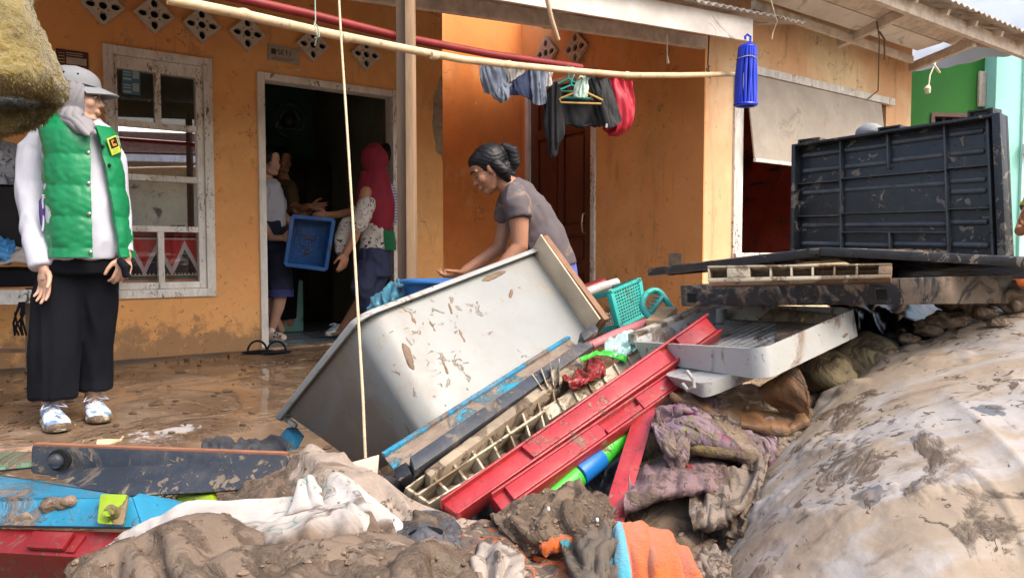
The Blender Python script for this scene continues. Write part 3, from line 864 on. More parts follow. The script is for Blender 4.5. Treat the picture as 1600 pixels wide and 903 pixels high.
hand(mb, p(196, 402, .02), (.02, -.4, -1), (-.5, -.8, 0), .95, .65, .03)
body1 = build('person', mb, m_skin, remesh=.0042, sm=4, base=Vector((p(110, 660).x, p(110, 660).y, 0)))
tag(body1, 'standing woman in a green puffer vest, grey headscarf and cap beside the white window', 'person')
hd.face(body1)
m_shirt = M('white_jersey', (0.46, 0.48, 0.56), .8, .05, 6, bump=.15, bs=150)
def hook_vest(t, tc, vec, c):
    uv = t.sep(tc.outputs['UV']); u, v = uv[0], uv[1]
    def band(x, a, b): return t.math('MULTIPLY', t.math('GREATER_THAN', x, a), t.math('LESS_THAN', x, b))
    m_ = t.math('MAXIMUM', t.math('MULTIPLY', band(u, .56, .78), band(v, .055, .125)), t.math('MULTIPLY', band(u, .13, .30), band(v, .06, .135)))
    return t.mix(m_, c, (.55, .57, .66))
m_vest = M('green_puffer_nylon', (0.005, 0.19, 0.07), .38, .12, 5, bump=.25, bs=45, spec=.45, hook=hook_vest)
m_black_cl = M('black_trouser_cloth', (0.006, 0.007, 0.011), .85, .25, 5, bump=.2, bs=120, spec=.15)
m_scarf = M('light_grey_scarf', (0.215, 0.21, 0.228), .8, .06, 6, bump=.1, bs=150)
m_cap = M('grey_cap_cloth', (0.20, 0.212, 0.232), .8, .06, 6, bump=.2, bs=200)
mb = MB()
F1.tb(mb, [(113, 196, .02, 42), (119, 212, .02, 50), (124, 260, .0, 48), (129, 320, -.02, 50), (133, 370, -.02, 51), (135, 403, -.01, 50)], .62)
F1.ch(mb, [(78, 206, .05, 22), (57, 235, .06, 25), (51, 290, .035, 24), (55, 345, -.02, 22)], .9)
F1.tb(mb, [(55, 345, -.02, 22), (61, 385, -.07, 20), (67, 418, -.10, 18.5)], .85)
F1.ch(mb, [(156, 208, .06, 19), (178, 250, .09, 18), (184, 310, .09, 17)], .9)
F1.tb(mb, [(184, 310, .09, 17), (190, 360, .06, 15.5), (196, 396, .03, 14)], .9)
build('shirt', mb, m_shirt, body1, remesh=.008, sm=4, disp=wrinkle(.006, 1.3, .55, 9))
mb = MB()
F1.tb(mb, [(131, 392, .01, 51), (130, 412, .01, 52), (130, 428, .01, 48)], .75)
F1.tb(mb, [(104, 420, .0, 34), (90, 470, -.02, 36), (85, 540, -.03, 34.5), (84, 600, -.03, 34.5), (84, 622, -.03, 34)], .8)
F1.tb(mb, [(154, 420, .05, 28), (153, 470, .07, 28), (150, 540, .10, 25), (149, 590, .12, 25), (149, 609, .12, 25)], .8)
build('trousers', mb, m_black_cl, body1, remesh=.008, sm=4, disp=wrinkle(.007, 1.6, .3, 8, 4))
# vest
prof = [(176, 116, 32, .075, 40), (187, 118, 36, .085, 22), (197, 120, 45, .105, 9), (207, 123, 49, .12, 7), (222, 127, 49, .13, 8), (260, 131, 51, .135, 11), (300, 134, 53, .14, 14), (350, 139, 55, .145, 17), (402, 143, 57, .15, 19)]
def vtop(f): return 178 + 22 * max(0, 1 - (f / .34) ** 2) ** .5 if f < .34 else 178 + 10 * max(0, (f - .86) / .14)
def vest_grid():
    nz, na = 80, 90; A = np.zeros((nz, na, 3))
    for j in range(nz):
        for i in range(na):
            pt_ = vtop(i / (na - 1)); py = pt_ + (402 - pt_) * j / (nz - 1)
            cx, rx, rd, h = (np.interp(py, [q[0] for q in prof], [q[i_] for q in prof]) for i_ in (1, 2, 3, 4))
            seam = abs(sin(pi * (py - 200) / 47.0)) ** .45 if py > 200 else .4
            al = radians(20) + radians(h) + (2 * pi - 2 * radians(h)) * i / (na - 1)
            puff = .008 * seam * (1 + .5 * NZ.noise((al * 3, py * .03, 1))) + .004 * NZ.noise((al * 9, py * .12, 4))
            rr = rx * F1.k + puff
            c = F1.p(cx, py, .015)
            A[j, i] = c + F1.R * (sin(al) * rr) - F1.B * (cos(al) * (rd + puff))
    return A
VG = vest_grid()
vest = build('vest', MB().grid(VG), m_vest, body1, solid=.012, angle=80)
def vpt(py, deg, off=.004):
    cx, h = (np.interp(py, [q[0] for q in prof], [q[i] for q in prof]) for i in (1, 4))
    i = ((radians(deg) - radians(20) - radians(h)) % (2 * pi)) / (2 * pi - 2 * radians(h)) * 89
    i = int(max(0, min(89, round(i)))); pt_ = vtop(i / 89); j = int(round(max(0, py - pt_) / (402 - pt_) * 79))
    q = Vector(VG[min(79, j), i]); c = F1.p(cx, py, .015)
    n = (q - c); n.z = 0; n.normalize()
    return q + n * (off + .006), n
m_snap = M('metal_snap', (.5, .5, .5), .3, .05, metal=1)
for py, dg in ((208, 5), (243, 5), (290, 2), (337, 1), (394, -1)):
    c, n = vpt(py, dg); build('snap', MB().ell(c, (Vector((.009, 0, 0)), Vector((0, .004, 0)), Vector((0, 0, .009))), 10, 6), m_snap, vest)
for py, dg in ((232, 30), (262, 36)):
    c, n = vpt(py, dg); build('snap', MB().ell(c, (Vector((.009, 0, 0)), Vector((0, .004, 0)), Vector((0, 0, .009))), 10, 6), m_black, vest)
zp = [vpt(q, d, .002)[0] for q, d in ((309, -72), (318, -78), (335, -82), (352, -82), (362, -79))]
build('pocket_lining', MB().tube(zp, [.002, .012, .016, .012, .002], 8), M('purple_lining', (.06, .03, .16), .7), vest)
build('pocket_piping', MB().tube([vpt(q, d, .006)[0] for q, d in ((308, -70), (318, -73), (335, -77), (352, -78), (363, -77))], .0045, 6), m_shirt, vest)
build('pocket_piping', MB().tube([vpt(q, d, .004)[0] for q, d in ((308, -71), (318, -82), (335, -88), (352, -87), (363, -80))], .0045, 6), m_shirt, vest)
# chest patch with its dark emblem
pc, pn = vpt(229, 47, .006); fr = Frame(pc, (-pn.y * -1, pn.x * -1, 0), ZZ)
exx = Vector((-pn.y, pn.x, 0)); exx = exx if exx.x > 0 else -exx
rot = Matrix.Rotation(radians(24), 3, pn)
fr = Frame(pc + pn * .003, rot @ exx, rot @ ZZ, pn)
m_yel = M('yellow_print', (.52, .62, .08), .6, .08)
lg = build('chest_patch', MB().box(fr, -.031, .031, -.040, .034, -.002, .003), m_yel, vest, bevel=.0015)
build('emblem', MB().box(fr, -.024, .024, -.012, .028, .003, .0045), m_black, lg)
build('emblem_symbol', MB().prism([fr.pt(*q, .0046) for q in ((-.014, .022), (.006, .022), (.006, .016), (-.006, .014), (-.006, .006), (.014, .002), (.014, -.006), (-.012, -.004))], pn * .001), M('emblem_orange', (.6, .22, .05), .6), lg)
for i in range(3): build('text_line', MB().box(fr, -.022, .020 - .004 * i, -.021 - i * .006, -.019 - i * .006, .003, .0036), M('olive_print', (.25, .3, .03), .6), lg)
# scarf
mb = MB()
mb.ell(hd.pt(-.016, 0, .008), hd.ax(.108, .096, .124), 28, 18)
mb.chain([hd.pt(-.022, 0, -.05), hd.pt(-.012, 0, -.10), p(116, 192, -.02)], [.080, .070, .072], 20)
mb.chain([hd.pt(.012, 0, -.112), hd.pt(-.01, 0, -.13)], [.040, .05], 14)
mb.chain([p(114, 186, -.05), p(126, 197, -.10), p(138, 210, -.135)], [.055, .038, .010], 14)
mb.chain([p(132, 189, -.05), p(138, 198, -.09), p(142, 206, -.12)], [.034, .026, .010], 14)
def scfold(q, n):
    h = (q - hd.c); a = h.dot(hd.f) * 1.0 - h.z * .25
    if h.dot(hd.u) < -.105: a = (h.dot(hd.f) * .75 + h.dot(hd.u) * .8) * 1.1
    d = n * (.0055 * (abs(sin(a * 105 + 2.4 * NZ.noise(q * 11))) ** .6 - .5) * (1 if h.z < .06 else 0))
    x = h.dot(hd.f); z_ = h.dot(hd.u)
    lim = .040 - .012 * max(0, z_ / .08) ** 2
    if z_ > -.098 and x > lim: d = d * .2 - hd.f * (x - lim)
    return d
build('headscarf', mb, m_scarf, body1, remesh=.005, sm=5, disp=scfold)
# cap
rings = []
for j in range(9):
    a = j / 8 * pi / 2
    z = .048 + .078 * sin(a); r = cos(a) ** .8 if j < 8 else .02
    rings.append([hd.pt(-.020 + .111 * r * cos(t), .092 * r * sin(t), z - (.004 * cos(t) if j < 2 else 0)) for t in [2 * pi * i / 32 for i in range(32)]])
capo = build('cap', MB().loft(rings), m_cap, body1, solid=.004, angle=70)
A = np.zeros((9, 17, 3))
for j in range(9):
    for i in range(17):
        t = (i / 16 - .5) * 2; q = j / 8
        fwd = .062 + .012 * (1 - t * t) + q * .090 * sqrt(max(0, 1 - t * t * .85)); 
        A[j, i] = hd.pt(fwd - .045 * t * t, t * .080, .052 - .030 * q - .022 * t * t * (1 - q * .2))
build('cap_brim', MB().grid(A), m_cap, capo, solid=.006, angle=70)
for t in (-1.2, -1.75):
    build('eyelet', MB().ball(hd.pt(-.022 + .098 * cos(t), .086 * sin(t) - .001, .083), .0045, 8, 6), m_black, capo)
m_shoe_w = M('pale_blue_white_shoe', (.55, .66, .74), .55, .1, 12, mud=.22, ms=9, bump=.3, bs=60, mh=.4,
             hook=lambda t, tc, v, c: t.mix(t.rng(t.noise(v, 22, 2, .5), .54, .58), c, (.14, .27, .46)))
m_sole = M('muddy_shoe_sole', (.55, .5, .4), .6, .1, 12, mud=.5, ms=14)
shoe(body1, G(70, 662) + Vector((0, .02, 0)), G(96, 678), .105, .082, m_shoe_w, m_sole, m_shirt)
shoe(body1, G(138, 648) + Vector((0, .02, 0)), G(160, 664), .105, .082, m_shoe_w, m_sole, m_shirt)
rc = p(67, 437, -.125)
build('ring', MB().tube([rc + Vector((.010 * cos(a), .010 * sin(a), 0)) for a in [2 * pi * i / 12 for i in range(13)]], .0022, 6), m_snap, body1)
k_ = MB().chain([p(188, 408, -.03), p(197, 418, -.05), p(196, 430, -.05)], [.016, .022, .014], 10).chain([p(197, 424, -.05), p(204, 434, -.05)], [.011, .006], 8)
tag(build('small_pouch', k_, m_black_cl, remesh=.005, sm=1), 'small black item held in the hand of the woman in the green vest', 'held item')

# --- woman bending over the basin ----------------------------------------------
F2 = Fig(3.75); p = F2.p
mb = MB()
hd = Head(p(764, 266), (-1, -.06, -.58), (-.35, 0, 1), .98)
hd.skull(mb); mb.chain([hd.pt(-.035, 0, -.03), p(786, 284), p(803, 296, .0)], [.055, .052, .058])
F2.ch(mb, [(806, 304, 0, 25), (826, 345, 0, 33), (846, 385, 0, 30), (858, 412, 0, 24)], .8)
F2.ch(mb, [(806, 312, -.13, 15), (811, 345, -.15, 15), (812, 385, -.16, 13), (790, 412, -.18, 11), (768, 432, -.16, 8.5)], 1)
F2.ch(mb, [(800, 312, .12, 15), (790, 350, .14, 14), (781, 388, .12, 12), (750, 409, .06, 10), (726, 424, .02, 8)], 1)
F2.ch(mb, [(862, 445, -.04, 20), (848, 530, -.06, 20), (850, 610, -.02, 13), (846, 640, -.02, 12), (832, 644, -.03, 10)], 1)
F2.ch(mb, [(862, 445, .11, 20), (856, 530, .12, 20), (860, 600, .14, 13), (856, 625, .14, 12), (842, 628, .13, 10)], 1)
hand(mb, p(726, 424, .02), (-1, -.15, -.35), (.2, -1, .2), .95, .45, .03)
hand(mb, p(768, 432, -.16), (-1, .1, -.3), (.2, 1, .2), .95, .45, .03)
body2 = build('person', mb, m_skind, remesh=.0044, sm=4, base=Vector((p(850, 600).x, p(850, 600).y, 0)))
tag(body2, 'woman with black ponytail and grey-purple t-shirt bending over the blue basin', 'person')
hd.face(body2, down=True)
m_tee = M('grey_purple_tee', (0.095, 0.08, 0.088), .85, .1, 6, mud=.24, ms=4.5, bump=.15, bs=150, mudcol=(.26, .19, .13), mh=.1, film=.04)
mb = MB()
F2.tb(mb, [(796, 291, 0, 19), (808, 303, 0, 27), (826, 338, 0, 37), (848, 378, 0, 39), (862, 408, 0, 36), (870, 424, 0, 34)], .95)
F2.ch(mb, [(804, 304, -.10, 19), (808, 318, -.14, 20)], 1); F2.tb(mb, [(807, 314, -.14, 20.5), (812, 342, -.16, 19)], 1)
F2.ch(mb, [(800, 306, .10, 19), (795, 320, .13, 19)], 1); F2.tb(mb, [(796, 316, .13, 19.5), (788, 348, .15, 18)], 1)
build('t_shirt', mb, m_tee, body2, remesh=.008, sm=4, disp=wrinkle(.008, 1.0, .9, 10, 3))
mb = MB()
F2.tb(mb, [(868, 405, .02, 31), (872, 440, .02, 31), (866, 470, .02, 32)], 1.0)
F2.tb(mb, [(866, 455, -.04, 30), (848, 530, -.05, 24), (850, 612, -.02, 18)], 1); F2.tb(mb, [(866, 455, .11, 30), (856, 530, .12, 24), (860, 604, .14, 18)], 1)
build('trousers', mb, M('blue_trouser_cloth', (.10, .12, .42), .75, .1, 6), body2, remesh=.009, sm=4, disp=wrinkle(.007, 1.5, .5, 9, 7))
mb = MB()
mb.ell(hd.pt(-.026, 0, .040), hd.ax(.096, .085, .090), 26, 16)
mb.ell(hd.pt(.010, 0, .066), hd.ax(.072, .074, .050), 20, 12)
for q in (-1, 1):
    mb.chain([hd.pt(-.038, .065 * q, .0), hd.pt(-.060, .062 * q, -.055), hd.pt(-.055, .05 * q, -.095)], [.036, .036, .018], 12)
mb.chain([hd.pt(-.09, 0, .055), p(787, 230), p(800, 236), p(803, 256), p(798, 272)], [.022, .026, .036, .034, .012], 14)
mb.chain([hd.pt(-.07, 0, -.03), hd.pt(-.085, 0, -.075)], [.05, .03], 14)
def strand(q, n):
    v = q - hd.c
    return .0006 * sin((v.dot(hd.u) * .5 + v.dot(hd.l) * .4 - v.dot(hd.f) * .35) * 520 + 3 * NZ.noise(q * 20))
hr2 = build('hair', mb, m_hair, body2, remesh=.004, sm=6, disp=strand, angle=80)
wsp = MB(); rr_ = random.Random(8)
for i in range(46):
    q = rr_.choice((-1, 1, 1)); a0_ = hd.pt(rr_.uniform(-.075, -.03), .07 * q, rr_.uniform(-.06, .0)); e_ = rr_.uniform(.02, .06)
    wsp.tube([a0_, a0_ - ZZ * e_ * .5 + hd.l * q * .006 - hd.f * rr_.uniform(-.01, .015), a0_ - ZZ * e_ + hd.l * q * rr_.uniform(-.004, .01) - hd.f * rr_.uniform(-.02, .03)], [.0012, .001, .0004], 4)
for i in range(30):
    a0_ = p(795 + rr_.uniform(-5, 8), 250 + rr_.uniform(-12, 20), rr_.uniform(-.03, .03)); wsp.tube([a0_, a0_ - ZZ * .03 + F2.R * rr_.uniform(-.01, .02), a0_ - ZZ * .06 + F2.R * rr_.uniform(-.02, .035)], [.0014, .001, .0004], 4)
o = build('loose_strands', wsp, m_hair, hr2, smooth=False); o['kind'] = 'stuff'

# --- people in the doorway ------------------------------------------------------
F3 = Fig(6.2); p = F3.p
mb = MB()
hd = Head(p(583, 250), (-1, .55, -.05), (0, 0, 1), 1.0); hd.skull(mb); hd.neck(mb, p(588, 292))
F3.ch(mb, [(588, 300, 0, 20), (588, 345, 0, 20), (586, 388, 0, 17)], .7)
F3.ch(mb, [(572, 300, -.14, 9), (562, 345, -.18, 8.5), (552, 375, -.18, 7), (540, 396, -.18, 5.5)], 1)
F3.ch(mb, [(585, 300, .16, 9), (556, 330, .12, 8), (525, 336, -.02, 6), (512, 336, -.08, 5)], 1)
F3.ch(mb, [(580, 405, -.03, 13), (567, 448, -.07, 11), (575, 480, .0, 9), (582, 510, .12, 8)], 1)
F3.ch(mb, [(592, 405, .07, 13), (574, 452, .03, 10), (552, 490, .1, 9), (530, 520, .22, 6)], 1)
hand(mb, p(540, 396, -.18), (-.2, -.1, -1), (-.6, -.7, 0), 1.05, .25, .06); hand(mb, p(513, 336, -.08), (-1, -.2, -.15), (0, .1, 1), 1.0, .5, .03)
body3 = build('person', mb, m_skind, remesh=.007, sm=2, base=Vector((p(585, 500).x, p(585, 500).y, 0.014)))
tag(body3, 'woman in a maroon headscarf and jeans holding the blue crate in the doorway', 'person')
m_mar = M('maroon_scarf_cloth', (0.20, 0.012, 0.03), .8, .12, 5, bump=.15)
mb = MB()
mb.ell(hd.pt(-.015, 0, .005), hd.ax(.112, .098, .128), 24, 16)
F3.tb(mb, [(584, 268, 0, 20), (586, 292, 0, 25), (586, 318, -.01, 30), (590, 345, .0, 25), (594, 372, .03, 15)], .85)
build('headscarf', mb, m_mar, body3, remesh=.009, sm=4, disp=wrinkle(.012, 1.6, .35, 7, 2))
m_floral = M('white_floral_cloth', (.5, .47, .44), .8, .08, 6, hook=lambda t, tc, v, c: t.mix(t.rng(t.noise(v, 26, 3, .6, 1.5), .56, .6), c, (.05, .03, .035)))
mb = MB()
F3.tb(mb, [(588, 312, 0, 22), (587, 350, 0, 24), (586, 385, 0, 23), (585, 398, 0, 22)], .75)
F3.ch(mb, [(574, 318, -.15, 13), (565, 340, -.19, 13), (560, 352, -.19, 12)], 1); F3.ch(mb, [(580, 320, .15, 11), (560, 330, .12, 10)], 1)
F3.ch(mb, [(545, 345, -.1, 10), (534, 370, -.12, 12), (532, 395, -.12, 7), (538, 415, -.12, 3)], .6)
build('blouse', mb, m_floral, body3, remesh=.01, sm=3, disp=wrinkle(.012, 1, 1, 9, 5))
m_jean = M('dark_blue_denim', (.022, .03, .075), .8, .25, 6, bump=.3, bs=120)
mb = MB()
F3.tb(mb, [(586, 388, 0, 23), (586, 410, 0, 26), (584, 430, 0, 26)], .9)
F3.tb(mb, [(577, 415, -.04, 20), (566, 450, -.08, 18), (575, 478, -.02, 14), (576, 484, -.01, 15)], 1); F3.tb(mb, [(594, 415, .08, 20), (580, 455, .03, 17), (566, 480, .06, 13)], 1)
build('jeans', mb, m_jean, body3, remesh=.01, sm=3, disp=wrinkle(.010, 1, .7, 10, 8))
shoe(body3, p(536, 522, .25) * 1.0, p(508, 526, .15), .10, .08, m_shoe_w, m_sole, m_shirt)
mb = MB()
# blue crate
fq = [P(457, 338, 5.86), P(521, 344, 5.98), P(509, 421, 6.0), P(446, 413, 5.88)]
m_blue = M('blue_crate_plastic', (0.012, 0.085, 0.28), .45, .2, 6, spec=.4, mud=.2, ms=5)
nq = (fq[1] - fq[0]).cross(fq[3] - fq[0]).normalized(); nq = nq if nq.y > 0 else -nq
cr = thing('crate', 'blue plastic lattice crate held between the two women in the doorway', 'crate', fq[3])
rim = MB(); 
for i in range(4): rim.bar(fq[i], fq[(i + 1) % 4], .03, .035, nq)
build('rim', rim, m_blue, cr, bevel=.004)
ctr = (fq[0] + fq[1] + fq[2] + fq[3]) / 4
iq = [ctr + (q - ctr) * .86 + nq * .13 for q in fq]
for i in range(4):
    a, b, c, d = fq[i], fq[(i + 1) % 4], iq[(i + 1) % 4], iq[i]
    build('side_wall', MB().prism([a.lerp(ctr, .04), b.lerp(ctr, .04), c, d], nq * .006), m_blue, cr, smooth=False)
lat = MB()
for i in range(13):
    f = i / 12
    lat.bar(iq[0].lerp(iq[1], f), iq[3].lerp(iq[2], f), .008, .006, nq); lat.bar(iq[0].lerp(iq[3], f), iq[1].lerp(iq[2], f), .008, .006, nq)
for r in (.10, .06, .025):
    lat.tube([(iq[0] + iq[1] + iq[2] + iq[3]) / 4 - nq * .004 + (iq[1] - iq[0]).normalized() * r * cos(a) + (iq[3] - iq[0]).normalized() * r * sin(a) for a in [2 * pi * i / 24 for i in range(25)]], .005, 6)
o = build('lattice_base', lat, m_blue, cr, smooth=False); o['kind'] = 'stuff'
build('base_plate', MB().prism([q + nq * .01 for q in iq], nq * .003), m_blue, cr, smooth=False)

F4 = Fig(6.25); p = F4.p
mb = MB()
hd = Head(p(421, 253), (1, -.35, -.05), (0, 0, 1), 1.0); hd.skull(mb); hd.neck(mb, p(416, 288))
F4.ch(mb, [(416, 296, 0, 17), (420, 340, 0, 17), (420, 400, 0, 18)], .8)
F4.ch(mb, [(410, 296, -.12, 9), (404, 340, -.14, 8), (424, 372, -.16, 6), (440, 372, -.16, 5)], 1)
F4.ch(mb, [(428, 298, .14, 9), (440, 335, .16, 8), (455, 350, .1, 6), (462, 352, .05, 5)], 1)
F4.ch(mb, [(428, 400, 0, 17), (438, 450, -.05, 13), (434, 480, -.03, 10), (424, 515, -.0, 6), (426, 524, -.02, 6)], 1)
F4.ch(mb, [(412, 400, .1, 16), (420, 450, .14, 13), (424, 490, .2, 9), (440, 515, .25, 6)], 1)
hand(mb, p(462, 352, .05), (1, 0, -.2), (0, .4, 1), 1.0, .4, .05); hand(mb, p(440, 372, -.16), (1, .3, 0), (0, .4, 1), 1.0, .5, .03)
body4 = build('person', mb, m_skin, remesh=.007, sm=2, base=Vector((p(420, 520).x, p(420, 520).y, .014)))
tag(body4, 'woman in a white shirt and dark three-quarter trousers just inside the left door frame', 'person')
mb = MB().ell(hd.pt(-.026, 0, .036), hd.ax(.105, .095, .102), 20, 12).ell(hd.pt(-.07, 0, -.03), hd.ax(.06, .075, .08), 16, 10)
build('hair', mb, m_hair, body4, remesh=.008, sm=2)
mb = MB(); F4.tb(mb, [(416, 280, 0, 13), (417, 290, 0, 21), (422, 320, 0, 23), (423, 345, 0, 23), (423, 356, 0, 22)], .8)
F4.ch(mb, [(408, 298, -.12, 13), (403, 335, -.14, 12)], 1); F4.ch(mb, [(430, 300, .14, 12), (438, 325, .15, 11)], 1)
build('shirt', mb, m_shirt, body4, remesh=.01, sm=3, disp=wrinkle(.01, 1, .8, 9, 5))
mb = MB(); F4.tb(mb, [(423, 346, 0, 23), (426, 400, 0, 24), (428, 410, 0, 24)], .9); F4.tb(mb, [(430, 395, -.02, 22), (437, 440, -.04, 20), (437, 462, -.04, 19)], 1); F4.tb(mb, [(414, 395, .1, 20), (420, 440, .13, 18), (422, 462, .14, 18)], 1)
build('trousers', mb, M('navy_trousers', (.012, .016, .045), .8, .2), body4, remesh=.01, sm=3, disp=wrinkle(.01, 1, .7, 9, 1))
build('cuff', MB().tube([p(437, 452, -.04), p(437, 463, -.04)], [21 * F4.k, 21 * F4.k], 20, True, 1, (0, 1, 0)), M('blue_cuff', (.03, .04, .16), .8), body4)
m_clog = M('pale_clog_foam', (.62, .52, .48), .55, .08, 8, mud=.2, ms=12)
cg = MB().ell(p(431, 527, -.04) , ((.10, -.03, 0), (.015, .05, 0), (0, 0, .045)), 20, 12).chain([p(420, 526, -.02), p(424, 516, -.02)], [.035, .03], 12)
build('clog', cg, m_clog, body4, remesh=.006, sm=2)
hl = MB()
for a, b in ((430, 520), (434, 522), (438, 525), (428, 526)): hl.ball(p(a, b, -.095), .008, 8, 6)
o = build('clog_hole', hl, m_black, body4); o['kind'] = 'stuff'

F5 = Fig(6.9); p = F5.p
mb = MB()
hd = Head(p(441, 252), (.9, -.7, -.05), (0, 0, 1), .95); hd.skull(mb); hd.neck(mb, p(443, 282))
F5.ch(mb, [(443, 292, 0, 16), (444, 335, 0, 17), (444, 395, 0, 17)], .8)
F5.ch(mb, [(452, 296, -.1, 8), (458, 322, -.2, 7), (474, 326, -.3, 5), (484, 322, -.34, 4.5)], 1); F5.ch(mb, [(434, 296, .1, 8), (446, 330, -.1, 6.5), (462, 330, -.25, 5)], 1)
F5.ch(mb, [(438, 395, 0, 15), (438, 450, 0, 11), (438, 510, 0, 7)], 1); F5.ch(mb, [(452, 395, .05, 15), (452, 450, .05, 11), (452, 505, .05, 7)], 1)
hand(mb, p(485, 322, -.34), (1, -.1, -.1), (0, .3, 1), 1.05, .15, .12); hand(mb, p(463, 330, -.25), (1, -.1, -.1), (0, .3, 1), 1.05, .2, .08)
body5 = build('person', mb, m_skind, remesh=.008, sm=2, base=Vector((p(444, 515).x, p(444, 515).y, .004)))
tag(body5, 'person in a brown top with outstretched hands in the dark behind the blue crate', 'person')
mb = MB().ell(hd.pt(-.026, 0, .036), hd.ax(.105, .095, .105), 20, 12); build('hair', mb, m_hair, body5, remesh=.008, sm=3)
mb = MB(); F5.tb(mb, [(443, 282, 0, 13), (443, 292, 0, 21), (444, 340, 0, 22), (444, 400, 0, 22)], .8); F5.ch(mb, [(452, 298, -.1, 11), (457, 316, -.18, 10)], 1); F5.ch(mb, [(434, 298, .1, 11), (441, 318, -.02, 9)], 1)
build('top', mb, M('brown_top_cloth', (.11, .07, .035), .85, .15), body5, remesh=.011, sm=3, disp=wrinkle(.01, 1, .8, 9, 2))
mb = MB(); F5.tb(mb, [(444, 392, 0, 21), (444, 420, 0, 21)], .9); F5.tb(mb, [(438, 410, 0, 16), (438, 500, 0, 11)], 1); F5.tb(mb, [(452, 410, .05, 16), (452, 498, .05, 11)], 1)
build('trousers', mb, m_black_cl, body5, remesh=.011, sm=3)

F6 = Fig(6.55); p = F6.p
mb = MB()
hd = Head(p(602, 246), (-1, .3, 0), (0, 0, 1), .95); hd.skull(mb); hd.neck(mb, p(602, 280))
F6.ch(mb, [(602, 292, 0, 15), (602, 340, 0, 15), (602, 400, 0, 16)], .8)
F6.ch(mb, [(608, 298, -.1, 7), (613, 330, -.1, 6.5), (606, 360, -.1, 5), (596, 372, -.1, 4)], 1); F6.ch(mb, [(596, 298, .1, 7), (590, 340, .1, 6), (580, 360, .1, 5)], 1)
F6.ch(mb, [(598, 400, 0, 14), (598, 450, 0, 11), (598, 515, 0, 7)], 1); F6.ch(mb, [(608, 400, .1, 14), (608, 450, .1, 11), (608, 510, .1, 7)], 1)
hand(mb, p(596, 372, -.1), (-1, 0, -.4), (0, .4, 1), .95, .4, .05); hand(mb, p(580, 360, .1), (-1, 0, -.4), (0, .4, 1), .95, .4, .05)
body6 = build('person', mb, m_skind, remesh=.008, sm=2, base=Vector((p(602, 515).x, p(602, 515).y, .004)))
tag(body6, 'person in a blue and white striped sleeve half hidden behind the maroon headscarf', 'person')
m_str = M('blue_white_stripe', (.45, .5, .62), .8, .05, hook=lambda t, tc, v, c: t.mix(t.rng(t.math('SINE', t.math('MULTIPLY', t.sep(v)[2], 260.)), .0, .4), c, (.10, .16, .36)))
mb = MB(); F6.tb(mb, [(602, 284, 0, 12), (603, 292, 0, 17), (603, 340, 0, 17), (603, 388, 0, 17)], .9); F6.ch(mb, [(609, 296, -.1, 9.5), (613, 325, -.1, 9.5), (611, 348, -.1, 8)], 1)
build('striped_shirt', mb, m_str, body6, remesh=.011, sm=3, disp=wrinkle(.008, 1, .8, 9, 2))
build('hair', MB().ell(hd.pt(-.02, 0, .03), hd.ax(.10, .09, .10), 18, 10), m_hair, body6)
mb = MB(); F6.tb(mb, [(603, 380, 0, 18), (603, 420, 0, 18)], .9); F6.tb(mb, [(598, 410, 0, 15), (598, 505, 0, 11)], 1); F6.tb(mb, [(608, 410, .1, 15), (608, 500, .1, 11)], 1)
build('trousers', mb, m_black_cl, body6, remesh=.011, sm=3)
m_gcl = M('green_cloth', (.01, .13, .05), .8, .15)
gq = [P(598, 358, 6.12), P(616, 362, 6.12), P(619, 391, 6.12), P(601, 391, 6.12)]
tag(build('green_cloth', MB().prism(gq, (0, .03, 0)), m_gcl, bevel=.012), 'green folded cloth held low at the right door frame', 'cloth')

# --- person at the right edge ---------------------------------------------------
F7 = Fig(4.6); p = F7.p
mb = MB()
hd = Head(p(1648, 232), (-1, -.3, -.1), (0, 0, 1), 1.0); hd.skull(mb); hd.neck(mb, p(1652, 275))
F7.ch(mb, [(1652, 290, 0, 26), (1650, 350, 0, 27), (1648, 420, 0, 28)], .8)
F7.ch(mb, [(1622, 296, -.1, 11), (1606, 335, -.16, 9.5), (1594, 362, -.22, 8), (1606, 352, -.3, 7)], 1)
F7.ch(mb, [(1676, 296, .0, 11), (1690, 350, -.05, 9.5), (1670, 390, -.15, 8)], 1)
F7.ch(mb, [(1638, 430, 0, 24), (1632, 520, -.05, 18), (1634, 620, 0, 12)], 1); F7.ch(mb, [(1664, 430, .05, 24), (1668, 520, 0, 18), (1668, 620, .05, 12)], 1)
hand(mb, p(1606, 352, -.3), (-.4, -.4, .8), (-.7, 0, -.3), 1.0, .4, .05); hand(mb, p(1670, 390, -.15), (-1, -.3, 0), (0, .3, 1), 1.0, .4, .05)
body7 = build('person', mb, m_skind, remesh=.007, sm=2, base=Vector((p(1650, 640).x, p(1650, 640).y, p(1650, 640).z)))
tag(body7, 'person with a bent bare arm and a green and yellow cloth at the right edge', 'person')
m_gy = M('green_yellow_cloth', (.025, .06, .03), .85, .2, hook=lambda t, tc, v, c: t.mix(t.rng(t.math('SINE', t.math('MULTIPLY', t.sep(v)[2], 45.)), .55, .65), c, (.42, .38, .03)))
mb = MB(); F7.tb(mb, [(1652, 282, 0, 18), (1652, 292, 0, 32), (1650, 350, 0, 34), (1648, 420, 0, 36)], .85); F7.ch(mb, [(1624, 296, -.1, 15), (1612, 322, -.14, 14)], 1)
build('top', mb, m_gy, body7, remesh=.011, sm=3, disp=wrinkle(.012, 1, .8, 9, 2))
build('hair', MB().ell(hd.pt(-.02, 0, .03), hd.ax(.10, .09, .10), 18, 10), m_hair, body7)
mb = MB(); F7.tb(mb, [(1648, 405, 0, 37), (1648, 440, 0, 37)], .9); F7.tb(mb, [(1636, 430, 0, 27), (1632, 620, 0, 20)], 1); F7.tb(mb, [(1666, 430, .05, 27), (1668, 620, .05, 20)], 1)
